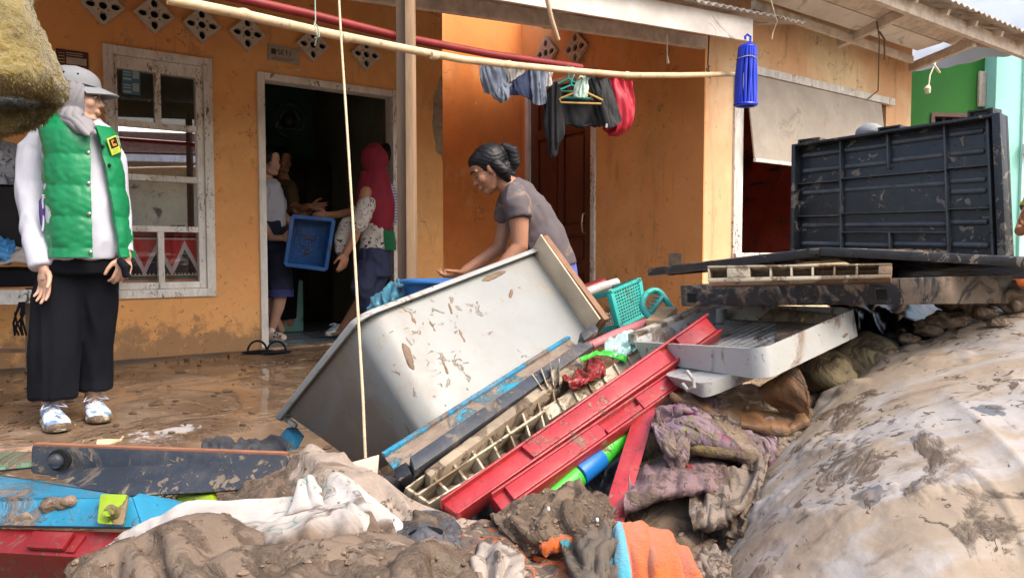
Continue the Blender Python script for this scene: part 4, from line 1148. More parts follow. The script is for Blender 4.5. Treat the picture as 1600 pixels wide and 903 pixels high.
build('trousers', mb, m_gy, body7, remesh=.011, sm=3)
# ------------------------------------------------------------------ helpers for loose things
def proj(p):
    v = Vector(p) - CAM; f = Vector((0, cos(TH), -sin(TH))); u = Vector((0, sin(TH), cos(TH)))
    return 800 + FPX * v.x / v.dot(f), 451.5 - FPX * v.dot(u) / v.dot(f)
class Quad:
    """four corners in space: bottom left, bottom right, top right, top left; n points to the viewer"""
    def __init__(s, a, b, c, d):
        s.a, s.b, s.c, s.d = [Vector(q) for q in (a, b, c, d)]
        n = ((s.b - s.a) + (s.c - s.d)).cross((s.d - s.a) + (s.c - s.b)).normalized()
        s.n = n if n.dot(CAM - s.a) > 0 else -n
    def pt(s, x, y, d=0.0):
        return s.a.lerp(s.b, x).lerp(s.d.lerp(s.c, x), y) + s.n * d
    def box(s, mb, x0, x1, y0, y1, d0, d1):
        q = s.pt
        return mb.hexa([q(x0, y0, d0), q(x1, y0, d0), q(x1, y1, d0), q(x0, y1, d0), q(x0, y0, d1), q(x1, y0, d1), q(x1, y1, d1), q(x0, y1, d1)])
    def sx(s, px, y=.5):
        lo, hi = -.5, 1.5
        for _ in range(40):
            m = (lo + hi) / 2
            if (proj(s.pt(m, y))[0] < px) == (proj(s.b)[0] > proj(s.a)[0]): lo = m
            else: hi = m
        return lo
def Q4(bl, br, tr, tl): return Quad(P(*bl), P(*br), P(*tr), P(*tl))
def round_ring(q, r=.12, n=6, grow=0.0, d=0.0):
    pts = []
    for cx, cy, a0 in ((1 - r, 1 - r, 0), (r, 1 - r, pi / 2), (r, r, pi), (1 - r, r, 3 * pi / 2)):
        for i in range(n + 1):
            a = a0 + pi / 2 * i / n
            x, y = cx + r * cos(a), cy + r * sin(a)
            pts.append(q.pt(.5 + (x - .5) * (1 + grow), .5 + (y - .5) * (1 + grow), d))
    return pts

m_navy = M('black_blue_plastic', (0.015, 0.017, 0.021), .36, .25, 9, mud=.2, ms=3.2, film=.09, bump=.25, bs=70, spec=.5, mudcol=(.20, .17, .14), splat=.2, mh=.35)
m_blackm = M('black_plastic_muddy', (0.012, 0.015, 0.021), .35, .25, 9, film=.1, mud=.42, ms=7, bump=.2, bs=70, spec=.5, mudcol=(.26, .19, .13), mh=.8)
m_greypl = M('grey_tub_plastic', (0.225, 0.24, 0.235), .34, .08, 4, mud=.15, ms=3.0, splat=.12, film=.34, bump=.12, bs=40, spec=.45, mudcol=(.21, .16, .115), mh=.25)
m_whitepl = M('white_plastic_muddy', (0.38, 0.385, 0.37), .36, .06, 5, mud=.36, ms=4.2, splat=.16, film=.3, bump=.12, spec=.45, mudcol=(.26, .18, .12), mh=.5)
m_creampl = M('cream_plastic_muddy', (0.44, 0.385, 0.28), .42, .1, 8, mud=.46, ms=8, bump=.2, spec=.4, mudcol=(.22, .15, .09), mh=.6)
m_redpl = M('red_plastic_muddy', (0.36, 0.026, 0.033), .30, .14, 6, film=.14, mud=.20, ms=5.0, splat=.2, bump=.18, bs=55, spec=.5, mudcol=(.30, .15, .11), mh=.35)
m_redpl2 = M('dark_red_plastic', (0.20, 0.010, 0.012), .38, .15, 6, mud=.16, ms=6, splat=.14, spec=.45, mh=.3)
m_bluepl = M('sky_blue_plastic_muddy', (0.02, 0.21, 0.36), .36, .15, 8, mud=.34, ms=6.5, splat=.2, spec=.45, mudcol=(.24, .19, .15), mh=.9)
m_bluemud = M('blue_tray_side_caked', (0.02, 0.27, 0.40), .36, .15, 8, mud=.62, ms=7, spec=.45, mudcol=(.30, .225, .165), mh=1.2)
m_lime = M('lime_green_plastic', (0.24, 0.36, 0.015), .4, .12, 9, mud=.30, ms=12, mudcol=(.24, .18, .1), mh=.7)
m_teal = M('teal_plastic', (0.02, 0.36, 0.31), .36, .1, 6, splat=.15, ms=6, spec=.5)
m_pink = M('pink_plastic', (0.44, 0.14, 0.155), .36, .12, 7, mud=.3, ms=8, mudcol=(.36, .24, .18))
m_gr = M('bright_green_plastic', (0.04, 0.42, 0.03), .35, .1, 6, splat=.15, ms=6)
m_bl = M('bright_blue_plastic', (0.01, 0.14, 0.45), .35, .1, 6, splat=.15, ms=6)
m_basin = M('blue_basin_plastic', (0.012, 0.10, 0.30), .33, .1, 6, spec=.5)
m_bamboo = M('pale_bamboo', (0.60, 0.44, 0.27), .5, .18, 9, bump=.2, bs=60, hook=lambda t, tc, v, c: t.mix(t.rng(t.noise(v, 30, 4, .6), .62, .7, 0, .7), c, (.25, .15, .08)))
m_rope = M('cream_rope', (0.52, 0.42, 0.28), .8, .15, 30)
m_peg = M('royal_blue_plastic', (0.008, 0.035, 0.55), .35, .12, 12, spec=.5)

# ------------------------------------------------------------------ post, poles, ropes
pst = thing('porch_post', 'raw timber porch post of two planks standing in front of the doorway', 'post', G(642, 590))
y0 = 3.83
pb = MB().prism([P(622, 640, y0), P(649, 640, y0), P(645, -60, y0), P(627, -60, y0)], (.02, .03, 0))
build('plank', MB().prism([P(636, 610, y0), P(649, 610, y0), P(644, -60, y0), P(632, -60, y0)], (.012, .035, 0)), m_wood, pst, bevel=.004)
build('plank', MB().prism([P(622, 610, y0 + .04), P(638, 610, y0 + .04), P(634, -60, y0 + .04), P(618, -60, y0 + .04)], (.012, .035, 0)), m_woodd, pst, bevel=.004)
bpts = [(262, -1, 2.6), (380, 23, 2.75), (500, 50, 2.98), (635, 77, 3.34), (720, 93, 3.6), (800, 102, 3.86), (895, 111, 4.25), (980, 118, 4.6), (1060, 118, 5.05), (1155, 116, 5.6)]
bp_ = [P(*q) for q in bpts]
bam = MB().tube(bp_, [.0185, .018, .018, .018, .018, .018, .018, .018, .0185, .018], 14)
nd = [P(381, 22.5, 2.755), P(540, 59, 3.07), P(678, 87, 3.45), P(795, 101.5, 3.845), P(894, 111, 4.25), P(980, 117.5, 4.61)]
for i, c in enumerate(nd):
    d = (bp_[min(9, i + 3)] - bp_[i]).normalized()
    bam.tube([c - d * .02, c - d * .004, c + d * .004, c + d * .02], [.0178, .0215, .0215, .0178], 14)
tag(build('bamboo_pole', bam, m_bamboo), 'long pale bamboo pole slung across the porch front', 'pole')
rp = [P(345, -8, 3.3), P(480, 22, 3.55), P(620, 57, 3.9), P(760, 84, 4.25), P(908, 106, 4.7)]
tag(build('red_pole', MB().tube(rp, .022, 10), m_redpole), 'dark red pole hung behind the pale bamboo pole', 'pole')
tag(build('rope', MB().tube([P(528, -30, 2.3), P(533, 60, 2.22), P(541, 180, 2.12), P(551, 340, 1.98), P(560, 500, 1.82), P(567, 620, 1.72), P(571, 716, 1.66)], [.0035] * 7, 8), m_rope), 'thin cream rope hanging straight down in front of the grey tub', 'rope')
tag(build('string', MB().tube([P(492, -10, 2.9), P(493, 32, 2.9), P(491, 40, 2.88), P(496, 55, 2.88), P(492, 72, 2.9)], .0025, 6).tube([P(491, 36, 2.9), P(497, 44, 2.9), P(499, 58, 2.9), P(492, 60, 2.9)], .003, 6), M('pale_green_string', (.30, .36, .28), .8)), 'pale green string knotted round the bamboo pole', 'string')
tag(build('stick', MB().tube([P(850, -20, 3.4), P(862, 30, 3.45), P(873, 63, 3.5)], [.011, .010, .008], 8), m_bamboo), 'short thin stick poking down from the porch roof', 'stick')
tag(build('string', MB().tube([P(1108, 55, 5.55), P(1106, 100, 5.6), P(1108, 112, 5.56), P(1109, 122, 5.6), P(1104, 108, 5.62), P(1109, 104, 5.58)], .006, 6), m_woodd), 'dark cord tying the bamboo pole to the wall corner', 'string')
tag(build('wire', MB().tube([FC.at(1370, 34, .5), FC.at(1374, 60, .5), FC.at(1373, 100, .3), FC.at(1372, 142, .1), FC.at(1356, 155, .06)], .006, 6).tube([FC.at(1374, 50, .5), FC.at(1382, 62, .5), FC.at(1382, 94, .5)], .008, 6), M('thin_brown_wire', (.12, .09, .05), .7)), 'thin wire dangling from the eave above the grey shutter', 'wire')
tag(build('wire', MB().tube([P(1202, -10, 5.3), P(1208, 14, 5.3), P(1214, 34, 5.35), P(1208, 50, 5.4), P(1206, 62, 5.4)], .004, 6), m_rope), 'pale frayed wire hanging by the corner of the porch roof', 'wire')
tag(build('wire', MB().tube([P(1042, 55, 4.9), P(1042, 85, 4.9), P(1043, 100, 4.9)], [.004, .005, .014], 6), m_woodd), 'short dark cord hanging under the fascia board', 'wire')
k = MB().tube([FC.at(1462, 98, .85), FC.at(1453, 118, .85), FC.at(1451, 134, .85)], .006, 6).tube([FC.at(1451, 134, .85), FC.at(1449, 139, .85), FC.at(1450, 146, .85)], [.012, .03, .022], 8).tube([FC.at(1458, 100, .85), FC.at(1464, 108, .85), FC.at(1468, 114, .85)], .01, 6)
tag(build('bulb_cord', k, M('cream_bulb', (.6, .58, .4), .5)), 'pale cord with a small bulb hanging before the green wall', 'cord')
# blue peg hanger, folded, hung at the end of the fascia board
hg = thing('peg_hanger', 'royal blue plastic strip hanger hung at the fascia end', 'hanger', P(1167, 168, 5.35))
Yh = 5.35
hk = [P(1166, 70, Yh), P(1172, 66, Yh), P(1173, 58, Yh), P(1168, 54, Yh), P(1164, 58, Yh), P(1165, 62, Yh)]
build('hook', MB().tube(hk, .009, 8), m_peg, hg)
rr_ = random.Random(5)
for i in range(20):
    a = 2 * pi * i / 20; c = P(1168, 72, Yh) + Vector((.055 * cos(a), .05 * sin(a), -.01)); b = P(1165, 163, Yh) + Vector((.072 * cos(a), .06 * sin(a), 0))
    m_ = c.lerp(b, .5) + Vector((.012 * rr_.uniform(-1, 1), .01 * rr_.uniform(-1, 1), 0))
    build('strip', MB().tube([c, m_, b], [.010, .011, .010], 6), m_peg, hg)
build('rim', MB().tube([P(1165, 164, Yh) + Vector((.074 * cos(a), .062 * sin(a), 0)) for a in [2 * pi * i / 24 for i in range(25)]], .012, 8), m_peg, hg)
build('tie', MB().tube([P(1166, 92, Yh) + Vector((.072 * cos(a), .066 * sin(a), .004 * sin(3 * a))) for a in [2 * pi * i / 24 for i in range(25)]], .003, 6), m_rope, hg)
build('crown', MB().ell(P(1168, 74, Yh), ((.062, 0, 0), (0, .055, 0), (0, 0, .025)), 16, 8), m_peg, hg)

# ------------------------------------------------------------------ catmull-rom sheets
def cr(p0, p1, p2, p3, t):
    return .5 * ((2 * p1) + (-p0 + p2) * t + (2 * p0 - 5 * p1 + 4 * p2 - p3) * t * t + (-p0 + 3 * p1 - 3 * p2 + p3) * t ** 3)
def spline(pts, n):
    pts = [np.array(q, float) for q in pts]; m = len(pts); out = []
    for i in range(n):
        x = i / (n - 1) * (m - 1); k = min(int(x), m - 2); t = x - k
        g = lambda j: pts[j] if 0 <= j < m else (2 * pts[0] - pts[1] if j < 0 else 2 * pts[-1] - pts[-2])
        out.append(cr(g(k - 1), g(k), g(k + 1), g(k + 2), t))
    return out
def sheet(ctrl, nu, nv):
    rows = [spline([tuple(P(*q)) for q in r], nu) for r in ctrl]
    cols = [spline([r[i] for r in rows], nv) for i in range(nu)]
    return np.array(cols).transpose(1, 0, 2)
def norm_of(A):
    du = np.gradient(A, axis=1); dv = np.gradient(A, axis=0); n = np.cross(du, dv); n /= (np.linalg.norm(n, axis=2, keepdims=True) + 1e-9)
    c = A.mean(axis=(0, 1)) ; nn = n.mean(axis=(0, 1))
    if nn.dot(np.array(CAM) - c) < 0: n = -n
    return n
def folds(A, amp=.02, fu=3, fv=3, seed=0, warp=.6, crease=1.0, fine=.003, ff=40, edge=0.0, oct=2, pleat=None):
    """cloth folds: ridged, domain-warped noise along u,v plus fine crumple"""
    nv, nu = A.shape[:2]; N = norm_of(A); D = np.zeros((nv, nu))
    for j in range(nv):
        for i in range(nu):
            u = i / (nu - 1) * fu; v = j / (nv - 1) * fv
            wx = NZ.noise((u * .7 + seed, v * .7, 3.1)) * warp; wy = NZ.noise((u * .7 + seed, v * .7, 8.7)) * warp
            q = Vector((u + wx + seed * 5.1, v + wy, seed))
            a, s, t = 0, 1.0, q
            for o in range(oct):
                r = 1 - 2.2 * sqrt(NZ.noise(t) ** 2 + .0012) if crease else NZ.noise(t)
                a += s * (r - .3); t = t * 2.0 + Vector((3.3, 1.1, .7)); s *= .30
            p_ = Vector(A[j, i])
            if pleat: a += pleat[1] / amp * (abs(cos(pi * (i / (nu - 1) * pleat[0] + .35 * NZ.noise((i / nu * 3, j / nv * 2.2, seed))))) ** .7 - .6) * (.4 + .6 * min(1, j / nv * 2.5))
            w2 = Vector((NZ.noise(p_ * 9), NZ.noise(p_ * 9 + Vector((4, 0, 0))), 0)) * .5
            D[j, i] = amp * a + fine * (.5 - 1.8 * sqrt(NZ.noise(p_ * ff * .55 + w2) ** 2 + .002)) + fine * .5 * (.4 - 1.6 * abs(NZ.noise(p_ * ff * 1.3 + w2 * 2)))
    return A + N * D[..., None]
SURF = {}
def cloth(name, ctrl, mat, label, cat='cloth', nu=110, nv=90, th=.005, group=None, **kw):
    A = folds(sheet(ctrl, nu, nv), **kw); SURF[label] = A
    return tag(build(name, MB().grid(A), mat, solid=th, angle=75), label, cat, group)
def mudlump(name, c, ax, label, seed=0, amp=.35, sc=9, mat=None, n=56, group=None):
    mb = MB().ell((0, 0, 0), ((1, 0, 0), (0, 1, 0), (0, 0, 1)), n, n // 2)
    A_ = [Vector(a) for a in ax]; out = []
    for v in mb.v:
        q = A_[0] * v.x + A_[1] * v.y + A_[2] * v.z
        w = c + q
        d = amp * (fbm(w * sc + Vector((seed, 0, 0)), 4)) + amp * .5 * (1 - 2.5 * abs(NZ.noise(w * sc * 1.7 + Vector((0, seed, 0)))))
        out.append(c + q * (1 + d))
    mb.v = out
    return tag(build(name, mb, mat or m_mudl, angle=70), label, 'mud', group)
m_mudl = M('brown_mud_lump', (0.20, 0.142, 0.098), .55, .3, 12, bump=1.2, bs=45, mud=.5, ms=9, mudcol=(.25, .18, .125))

# ------------------------------------------------------------------ washing hung behind the bamboo
m_denim = M('faded_denim', (0.16, 0.19, 0.25), .85, .25, 8, bump=.2, bs=120)
m_ddenim = M('dark_denim', (0.02, 0.032, 0.075), .85, .25, 8, bump=.2, bs=120)
m_blk = M('black_cloth', (0.010, 0.010, 0.012), .85, .3, 8, bump=.2, bs=120)
m_cwhite = M('off_white_cloth', (0.42, 0.40, 0.37), .85, .1, 8)
m_redbag = M('red_cloth_bag', (0.40, 0.012, 0.03), .55, .12, 6)
Yw = 4.45
def hang(name, rows, mat, label, Y=Yw, amp=.015, fu=4, seed=1, th=.008, cat='clothing'):
    return cloth(name, [[(a, b, Y + c) for a, b, c in r] for r in rows], mat, label, cat, 40, 40, th, amp=amp, fu=fu, fv=1.2, seed=seed, fine=.002, oct=2)
hang('jeans', [[(749, 98, .0), (768, 98, -.02), (786, 99, 0)], [(752, 125, -.03), (772, 124, -.05), (790, 122, -.02)], [(757, 145, -.02), (774, 148, -.04), (792, 134, -.02)]], m_denim, 'faded denim trousers with turned-up hem folded over the pole, leftmost of the washing', seed=1)
hang('cap', [[(762, 133, .0), (780, 128, -.03), (800, 132, 0)], [(770, 150, -.03), (785, 148, -.05), (797, 148, -.02)], [(782, 157, -.02), (788, 159, -.03), (796, 152, -.02)]], m_denim, 'grey-blue cloth flap below the leftmost denim', seed=2)
hang('shirt', [[(786, 99, .03), (802, 100, .02), (820, 103, .03)], [(788, 112, .02), (803, 116, .0), (820, 112, .02)], [(791, 134, .02), (803, 126, .0), (820, 117, .02)]], m_cwhite, 'off-white cloth hung between two pairs of denim', seed=3)
hang('shorts', [[(790, 134, .01), (808, 124, .0), (832, 106, .01)], [(794, 142, .0), (812, 140, -.03), (832, 135, .0)], [(796, 149, .0), (815, 150, -.03), (830, 158, .0)]], m_ddenim, 'dark blue denim shorts hung over the red pole', seed=4)
hang('jeans', [[(829, 104, -.01), (840, 106, -.03), (851, 108, -.01)], [(831, 135, -.02), (842, 136, -.05), (852, 136, -.02)], [(833, 162, -.02), (843, 165, -.05), (852, 162, -.02)]], m_denim, 'single faded grey denim leg hanging beside the dark denim shorts', seed=5)
hang('cloth', [[(852, 108, .0), (857, 109, -.01), (863, 109, 0)], [(852, 122, .0), (857, 123, -.02), (862, 122, 0)], [(854, 133, .0), (857, 136, -.02), (861, 132, 0)]], m_cwhite, 'small white cloth hung next to the single denim leg', seed=6)
hang('skirt', [[(850, 160, .02), (866, 130, -.0), (880, 148, .0), (915, 158, .02), (940, 155, .04)], [(850, 185, .0), (866, 180, -.05), (884, 190, .0), (910, 193, .0), (938, 192, .03)], [(852, 205, .0), (866, 212, -.04), (884, 196, .0), (910, 197, .0), (938, 196, .03)]], m_blk, 'black skirt hung from the yellow hanger before the brown door', seed=7, fu=6, amp=.02)
hang('scarf', [[(852, 175, -.05), (868, 128, -.07), (882, 175, -.05)], [(852, 205, -.06), (866, 210, -.09), (880, 212, -.06)], [(858, 235, -.05), (865, 240, -.07), (874, 222, -.05)], [(859, 243, -.05), (863, 247, -.06), (867, 242, -.05)]], m_blk, 'black pointed cloth hanging lowest of the washing', seed=8, amp=.015)
hang('trousers', [[(918, 121, .03), (935, 122, .0), (951, 124, .03)], [(930, 160, .0), (945, 160, -.04), (962, 165, .0)], [(942, 197, .0), (955, 200, -.04), (971, 190, .0)]], M('charcoal_cloth', (.022, .023, .024), .85, .25, 8, bump=.2, bs=120), 'charcoal trouser leg hanging in front of the red bag', seed=9)
tag(build('trouser_tab', MB().prism([P(947, 193, 4.38), P(950, 194, 4.38), P(949, 200, 4.38), P(946, 199, 4.38)], (0, .006, 0)), m_cwhite), 'small white tab on the hem of the charcoal trouser leg', 'label')
hang('red_cloth', [[(938, 124, .12), (962, 124, .08), (986, 128, .10)], [(944, 160, .12), (966, 158, .05), (990, 165, .10)], [(946, 190, .12), (968, 200, .06), (986, 190, .10)], [(943, 202, .13), (955, 212, .10), (974, 205, .12)]], m_redbag, 'bright red cloth draped rightmost of the washing', seed=12, amp=.022)
def hanger(c, wd, mat, label, Y):
    l, m_, r = P(c[0] - wd, c[1] + 10, Y), P(c[0], c[1] - 4, Y), P(c[0] + wd, c[1] + 12, Y)
    k = MB().tube([m_, l.lerp(m_, .1), l, l + Vector((.01, 0, -.02)), r + Vector((-.01, 0, -.02)), r, r.lerp(m_, .1), m_], .006, 6)
    k.tube([m_, m_ + Vector((0, 0, .03)), m_ + Vector((.015, 0, .055)), m_ + Vector((.0, 0, .075)), m_ + Vector((-.02, 0, .06))], .005, 6)
    tag(build('clothes_hanger', k, mat), label, 'hanger')
m_yh = M('yellow_beige_plastic', (.5, .33, .1), .4, .1)
hanger((908, 145), 34, m_yh, 'yellow-beige clothes hanger carrying the black skirt', Yw - .08)
hanger((893, 137), 32, m_teal, 'teal clothes hanger above the yellow one', Yw - .03)
hanger((888, 127), 26, M('dark_teal_plastic', (.01, .2, .14), .4, .1), 'dark teal clothes hanger highest of the three hangers', Yw + .02)
hang('cloth', [[(905, 121, -.05), (912, 120, -.06), (919, 122, -.05)], [(899, 138, -.07), (908, 138, -.09), (918, 139, -.07)], [(896, 152, -.07), (906, 153, -.09), (916, 152, -.07)]], M('pale_mint_cloth', (.42, .56, .48), .8, .1), 'pale mint cloth draped over the teal hangers', seed=11)

# ------------------------------------------------------------------ the grey tub and the stack it leans on
tb = thing('tub', 'large grey plastic tub tipped on its side with a white lip', 'tub', P(575, 735, 2.0))
A_, B_, C_ = P(437, 652, 2.3), P(563, 495, 1.95), P(846, 388, 2.42)
E_, F_, G_ = P(572, 742, 2.12), P(676, 690, 1.80), P(948, 520, 2.27)
D_ = A_ + (C_ - B_); H_ = E_ + (G_ - F_)
rimq = Quad(A_, B_, C_, D_); botq = Quad(E_, F_, G_, H_)
rings = []
for t in [0, .02, .25, .5, .75, .93, .98, 1.0]:
    q = Quad(A_.lerp(E_, t), B_.lerp(F_, t), C_.lerp(G_, t), D_.lerp(H_, t))
    rings.append(round_ring(q, .10 if t < .95 else .14, 6, 0 if t < .95 else -.03 * (t - .93) / .07))
sh = MB().loft(rings, caps=False); n_ = len(rings[0]); sh.f.append(tuple(range((len(rings) - 1) * n_, len(rings) * n_)))
def hook_dirt(t, tc, vec, c):
    ax_ = (A_ - B_).normalized(); off = (B_ - P(575, 735, 2.0)).dot(ax_)
    d = t.new('ShaderNodeVectorMath', operation='DOT_PRODUCT'); t.lk(tc.outputs['Object'], d.inputs[0]); d.inputs[1].default_value = tuple(ax_)
    n = t.noise(vec, 6, 7, .65, .8)
    m_ = t.rng(t.math('ADD', d.outputs['Value'], t.math('MULTIPLY', t.math('SUBTRACT', n, .5), .16)), off + .03, off + .15)
    return t.mix(t.math('MULTIPLY', m_, t.rng(n, .25, .6, .55, .9)), c, (.155, .122, .092))
m_tub = M('grey_tub_dusty', (0.225, 0.24, 0.238), .34, .08, 4, mud=.15, ms=3.0, splat=.12, film=.34, bump=.12, bs=40, spec=.45, mudcol=(.21, .16, .115), mh=.25, hook=hook_dirt)
build('shell', sh, m_tub, tb, solid=.006, angle=45)
dn = (E_ - A_).normalized()
lip = []
for gw, dd in ((-.01, -.004), (.05, -.006), (.06, .0), (.058, .016), (.045, .018), (.0, .012)):
    q = Quad(A_ + dn * dd, B_ + dn * dd, C_ + dn * dd, D_ + dn * dd); lip.append(round_ring(q, .07, 6, gw))
build('lip', MB().loft(lip, caps=False), m_whitepl if False else M('grey_white_lip', (.36, .36, .34), .45, .1, 6, mud=.22, ms=6, splat=.2, mudcol=(.28, .21, .15), mh=.3), tb, angle=50)
for f in (.02, .86):
    c = A_.lerp(B_, f) + dn * .02
    build('lip_bracket', MB().bar(c, c + dn * .05, .014, .012, rimq.n), m_whitepl, tb, bevel=.002)
m_rustwood = M('brown_wood_edge', (.22, .11, .055), .6, .25, 9, stretch=(1, 1, .3), mud=.2, ms=6)
e0 = P(843, 384, 2.38); e1 = P(938, 514, 2.22)
build('end_board', MB().bar(e0, e1, .022, .10, (0.3, -.6, .6)), m_rustwood, tb, bevel=.004)
build('end_board', MB().bar(e0 + Vector((-.012, -.005, .006)), e1 + Vector((-.02, -.006, .004)), .006, .09, (0.3, -.6, .6)), M('pale_edge_strip', (.5, .4, .28), .6, .2, 8), tb, bevel=.001)

fcq = Quad(F_, G_, C_, B_); m_streak = M('dried_mud_streak', (.17, .115, .075), .7, .25, 20, bump=.6)
for (a, b, c, d, r) in ((637, 482, 658, 528, .008), (628, 530, 646, 578, .012), (668, 496, 682, 524, .004), (716, 512, 726, 536, .005), (640, 470, 644, 478, .008), (700, 470, 706, 492, .004), (752, 440, 790, 424, .010), (796, 470, 800, 452, .006), (690, 560, 700, 585, .005)):
    o_ = fcq.a + fcq.n * .006; p0_, p1_ = hit(a, b, o_, fcq.n), hit(c, d, o_, fcq.n)
    mid = (p0_ + p1_) / 2; ax_ = (p1_ - p0_) / 2; sd_v = ax_.cross(fcq.n).normalized()
    build('mud_streak', MB().ell(mid, (ax_, sd_v * r, fcq.n * .004), 20, 10), m_streak, tb, disp=lambda p_, n: .003 * fbm(p_ * 60, 3))
def slabq(name, q, th, mat, parent=None, bevel=.006, back=None):
    mb = MB()
    v = q.n * -th if back is None else Vector(back)
    mb.prism([q.a, q.b, q.c, q.d], v)
    return build(name, mb, mat, parent, bevel=bevel)
# blue tray with caked mud and a black slat along it
ty = thing('tray', 'blue plastic tray caked in mud with a black slat, wedged under the grey tub', 'tray', P(622, 742, 1.55))
qa = Q4((621, 741, 1.56), (906, 543, 2.06), (889, 529, 2.12), (599, 713, 1.62))
slabq('side', qa, .0, m_bluemud, ty, .004, back=(.06, .22, -.20))
k = MB().bar(qa.d + qa.n * .004, qa.c + qa.n * .004, .012, .010, qa.n); build('edge_lip', k, m_bluepl, ty, bevel=.002)
qs = Q4((647, 741, 1.535), (926, 545, 2.03), (912, 534, 2.06), (640, 719, 1.56))
m_slat = M('dusty_blue_black_slat', (0.040, 0.048, 0.062), .45, .2, 9, film=.3, mud=.24, ms=4, splat=.16, mudcol=(.17, .135, .105), mh=.4)
build('slat', qs.box(MB(), 0, 1, 0, 1, -.015, .012), m_slat, ty, bevel=.003)
qe = Q4((624, 753, 1.53), (646, 741, 1.535), (638, 722, 1.56), (617, 734, 1.56))
build('end_block', qe.box(MB(), 0, .92, 0, 1, -.03, .006), m_navy, ty, bevel=.003)
build('end_block', Q4((912, 536, 2.03), (935, 520, 2.08), (928, 508, 2.1), (905, 524, 2.06)).box(MB(), 0, 1, 0, 1, -.03, .01), m_navy, ty, bevel=.004)
m_mudb = m_mudl
# board of mud caked plank between
tag(slabq('plank', Q4((672, 745, 1.53), (915, 568, 1.95), (905, 556, 1.98), (662, 735, 1.55)), .05, M('muddy_plank', (.30, .24, .17), .7, .3, 10, mud=.5, ms=9)), 'thin mud-caked plank between the blue tray and the cream lattice', 'plank')
# cream lattice crate side
lc = thing('lattice_crate', 'cream plastic crate side with two rows of muddy open cells', 'crate', P(670, 786, 1.45))
ql = Q4((671, 787, 1.47), (874, 664, 1.80), (862, 602, 1.86), (636, 763, 1.52))
build('back_panel', ql.box(MB(), 0, 1, 0, 1, -.055, -.048), M('mud_filled_cells', (.07, .048, .032), .6, .4, 20, mud=.35, ms=10), lc)
for y in (.0, .5, 1.0):
    build('rail', ql.box(MB(), -.01, 1.01, y - .035, y + .035, -.047, .006 + (.004 if y == .5 else 0)), m_creampl, lc, bevel=.002)
for i in range(9):
    for y0_, y1_ in ((.037, .463), (.537, .963)):
        build('cell_wall', ql.box(MB(), i / 8 - .007, i / 8 + .007, y0_, y1_, -.047, .003), m_creampl, lc, bevel=.001)
rr_ = random.Random(9)
for i in range(8):
    for y in (.25, .75):
        if rr_.random() < .6:
            build('mud_plug', MB().ell(ql.pt(i / 8 + .06, y - .08, -.03), (ql.pt(.05, 0) - ql.pt(0, 0), (ql.pt(0, .16) - ql.pt(0, 0)), ql.n * .018), 10, 6), m_mudl, lc)
q2 = Q4((858, 662, 1.78), (1012, 566, 2.0), (1000, 545, 2.03), (846, 640, 1.80))
c2 = thing('plastic_bar', 'cream plastic bar with broken end lying above the red slats', 'bar', P(858, 662, 1.78))
build('bar', q2.box(MB(), 0, 1, .1, 1, -.04, .01), m_creampl, c2, bevel=.005)
for i in range(6): build('rib', q2.box(MB(), .12 + i * .14, .135 + i * .14, .15, .95, .01, .018), m_creampl, c2, bevel=.001)
q3 = Q4((845, 612, 1.83), (878, 604, 1.86), (880, 560, 1.9), (828, 590, 1.88))
c3 = thing('broken_crate', 'small broken cream crate corner standing on the lattice', 'crate', P(845, 612, 1.83))
build('panel', q3.box(MB(), 0, .9, 0, .9, -.03, -.01), m_creampl, c3, bevel=.003)
for i in range(4): build('rib', q3.box(MB(), .05 + i * .27, .08 + i * .27, 0, 1, -.01, .012), m_creampl, c3)

# red slats
def redslat(name, label, q, notches, mat, steps, group='red slats leaning under the stack'):
    t = thing(name, label, 'slat', q.a)
    build('web', q.box(MB(), 0, 1, 0, 1, -.030, 0), mat, t, bevel=.004)
    build('flange', q.box(MB(), -.004, 1.004, .90, 1.02, -.034, .014), mat, t, bevel=.003)
    build('flange', q.box(MB(), -.004, 1.004, -.02, .10, -.034, .012), mat, t, bevel=.003)
    for a, b in steps: build('raised_panel', q.box(MB(), a, b, .12, .88, .0005, .013), mat, t, bevel=.003)
    for a, b in notches:
        build('socket', q.box(MB(), a, b, .16, .62, .0005, .004), m_redpl2, t, bevel=.001)
    return t
qr1 = Q4((717, 806, 1.40), (1126, 521, 1.86), (1104, 495, 1.9), (690, 785, 1.43))
redslat('red_bar', 'upper red plastic slat, long and muddy, reaching to the white drawer', qr1, [], m_redpl, [(.24, .77), (.84, .985)])
qr2 = Q4((788, 802, 1.38), (1070, 602, 1.72), (1052, 582, 1.76), (768, 776, 1.41))
redslat('red_bar', 'lower red plastic slat with an oblong slot, under the longer one', qr2, [], m_redpl, [(.05, .52), (.74, .985)])
build('slot_rail', qr2.box(MB(), .53, .735, .15, .45, .0006, .012), m_redpl, [o for o in COL.objects if o.name.startswith('red_bar')][-1] if False else bpy.data.objects['red_bar.001'], bevel=.002)
lg = MB().prism([P(988, 655, 1.62), P(1025, 640, 1.62), P(972, 826, 1.36), P(936, 820, 1.36)], (.006, .02, .004))
tag(build('red_strut', lg, m_redpl, bevel=.004), 'flat red plastic strut slanting down from the lower red slat', 'strut')
tt = thing('toy_tube', 'round green and blue plastic tube under the red slats', 'tube', P(852, 785, 1.42))
def seg(a, b, mat, r): build('segment', MB().tube([P(*a), P(*b)], r, 18), mat, tt, bevel=.003)
seg((838, 795, 1.46), (902, 742, 1.52), m_gr, .026); seg((902, 742, 1.52), (936, 715, 1.57), m_bl, .0262); seg((936, 715, 1.57), (1000, 655, 1.68), m_gr, .024)

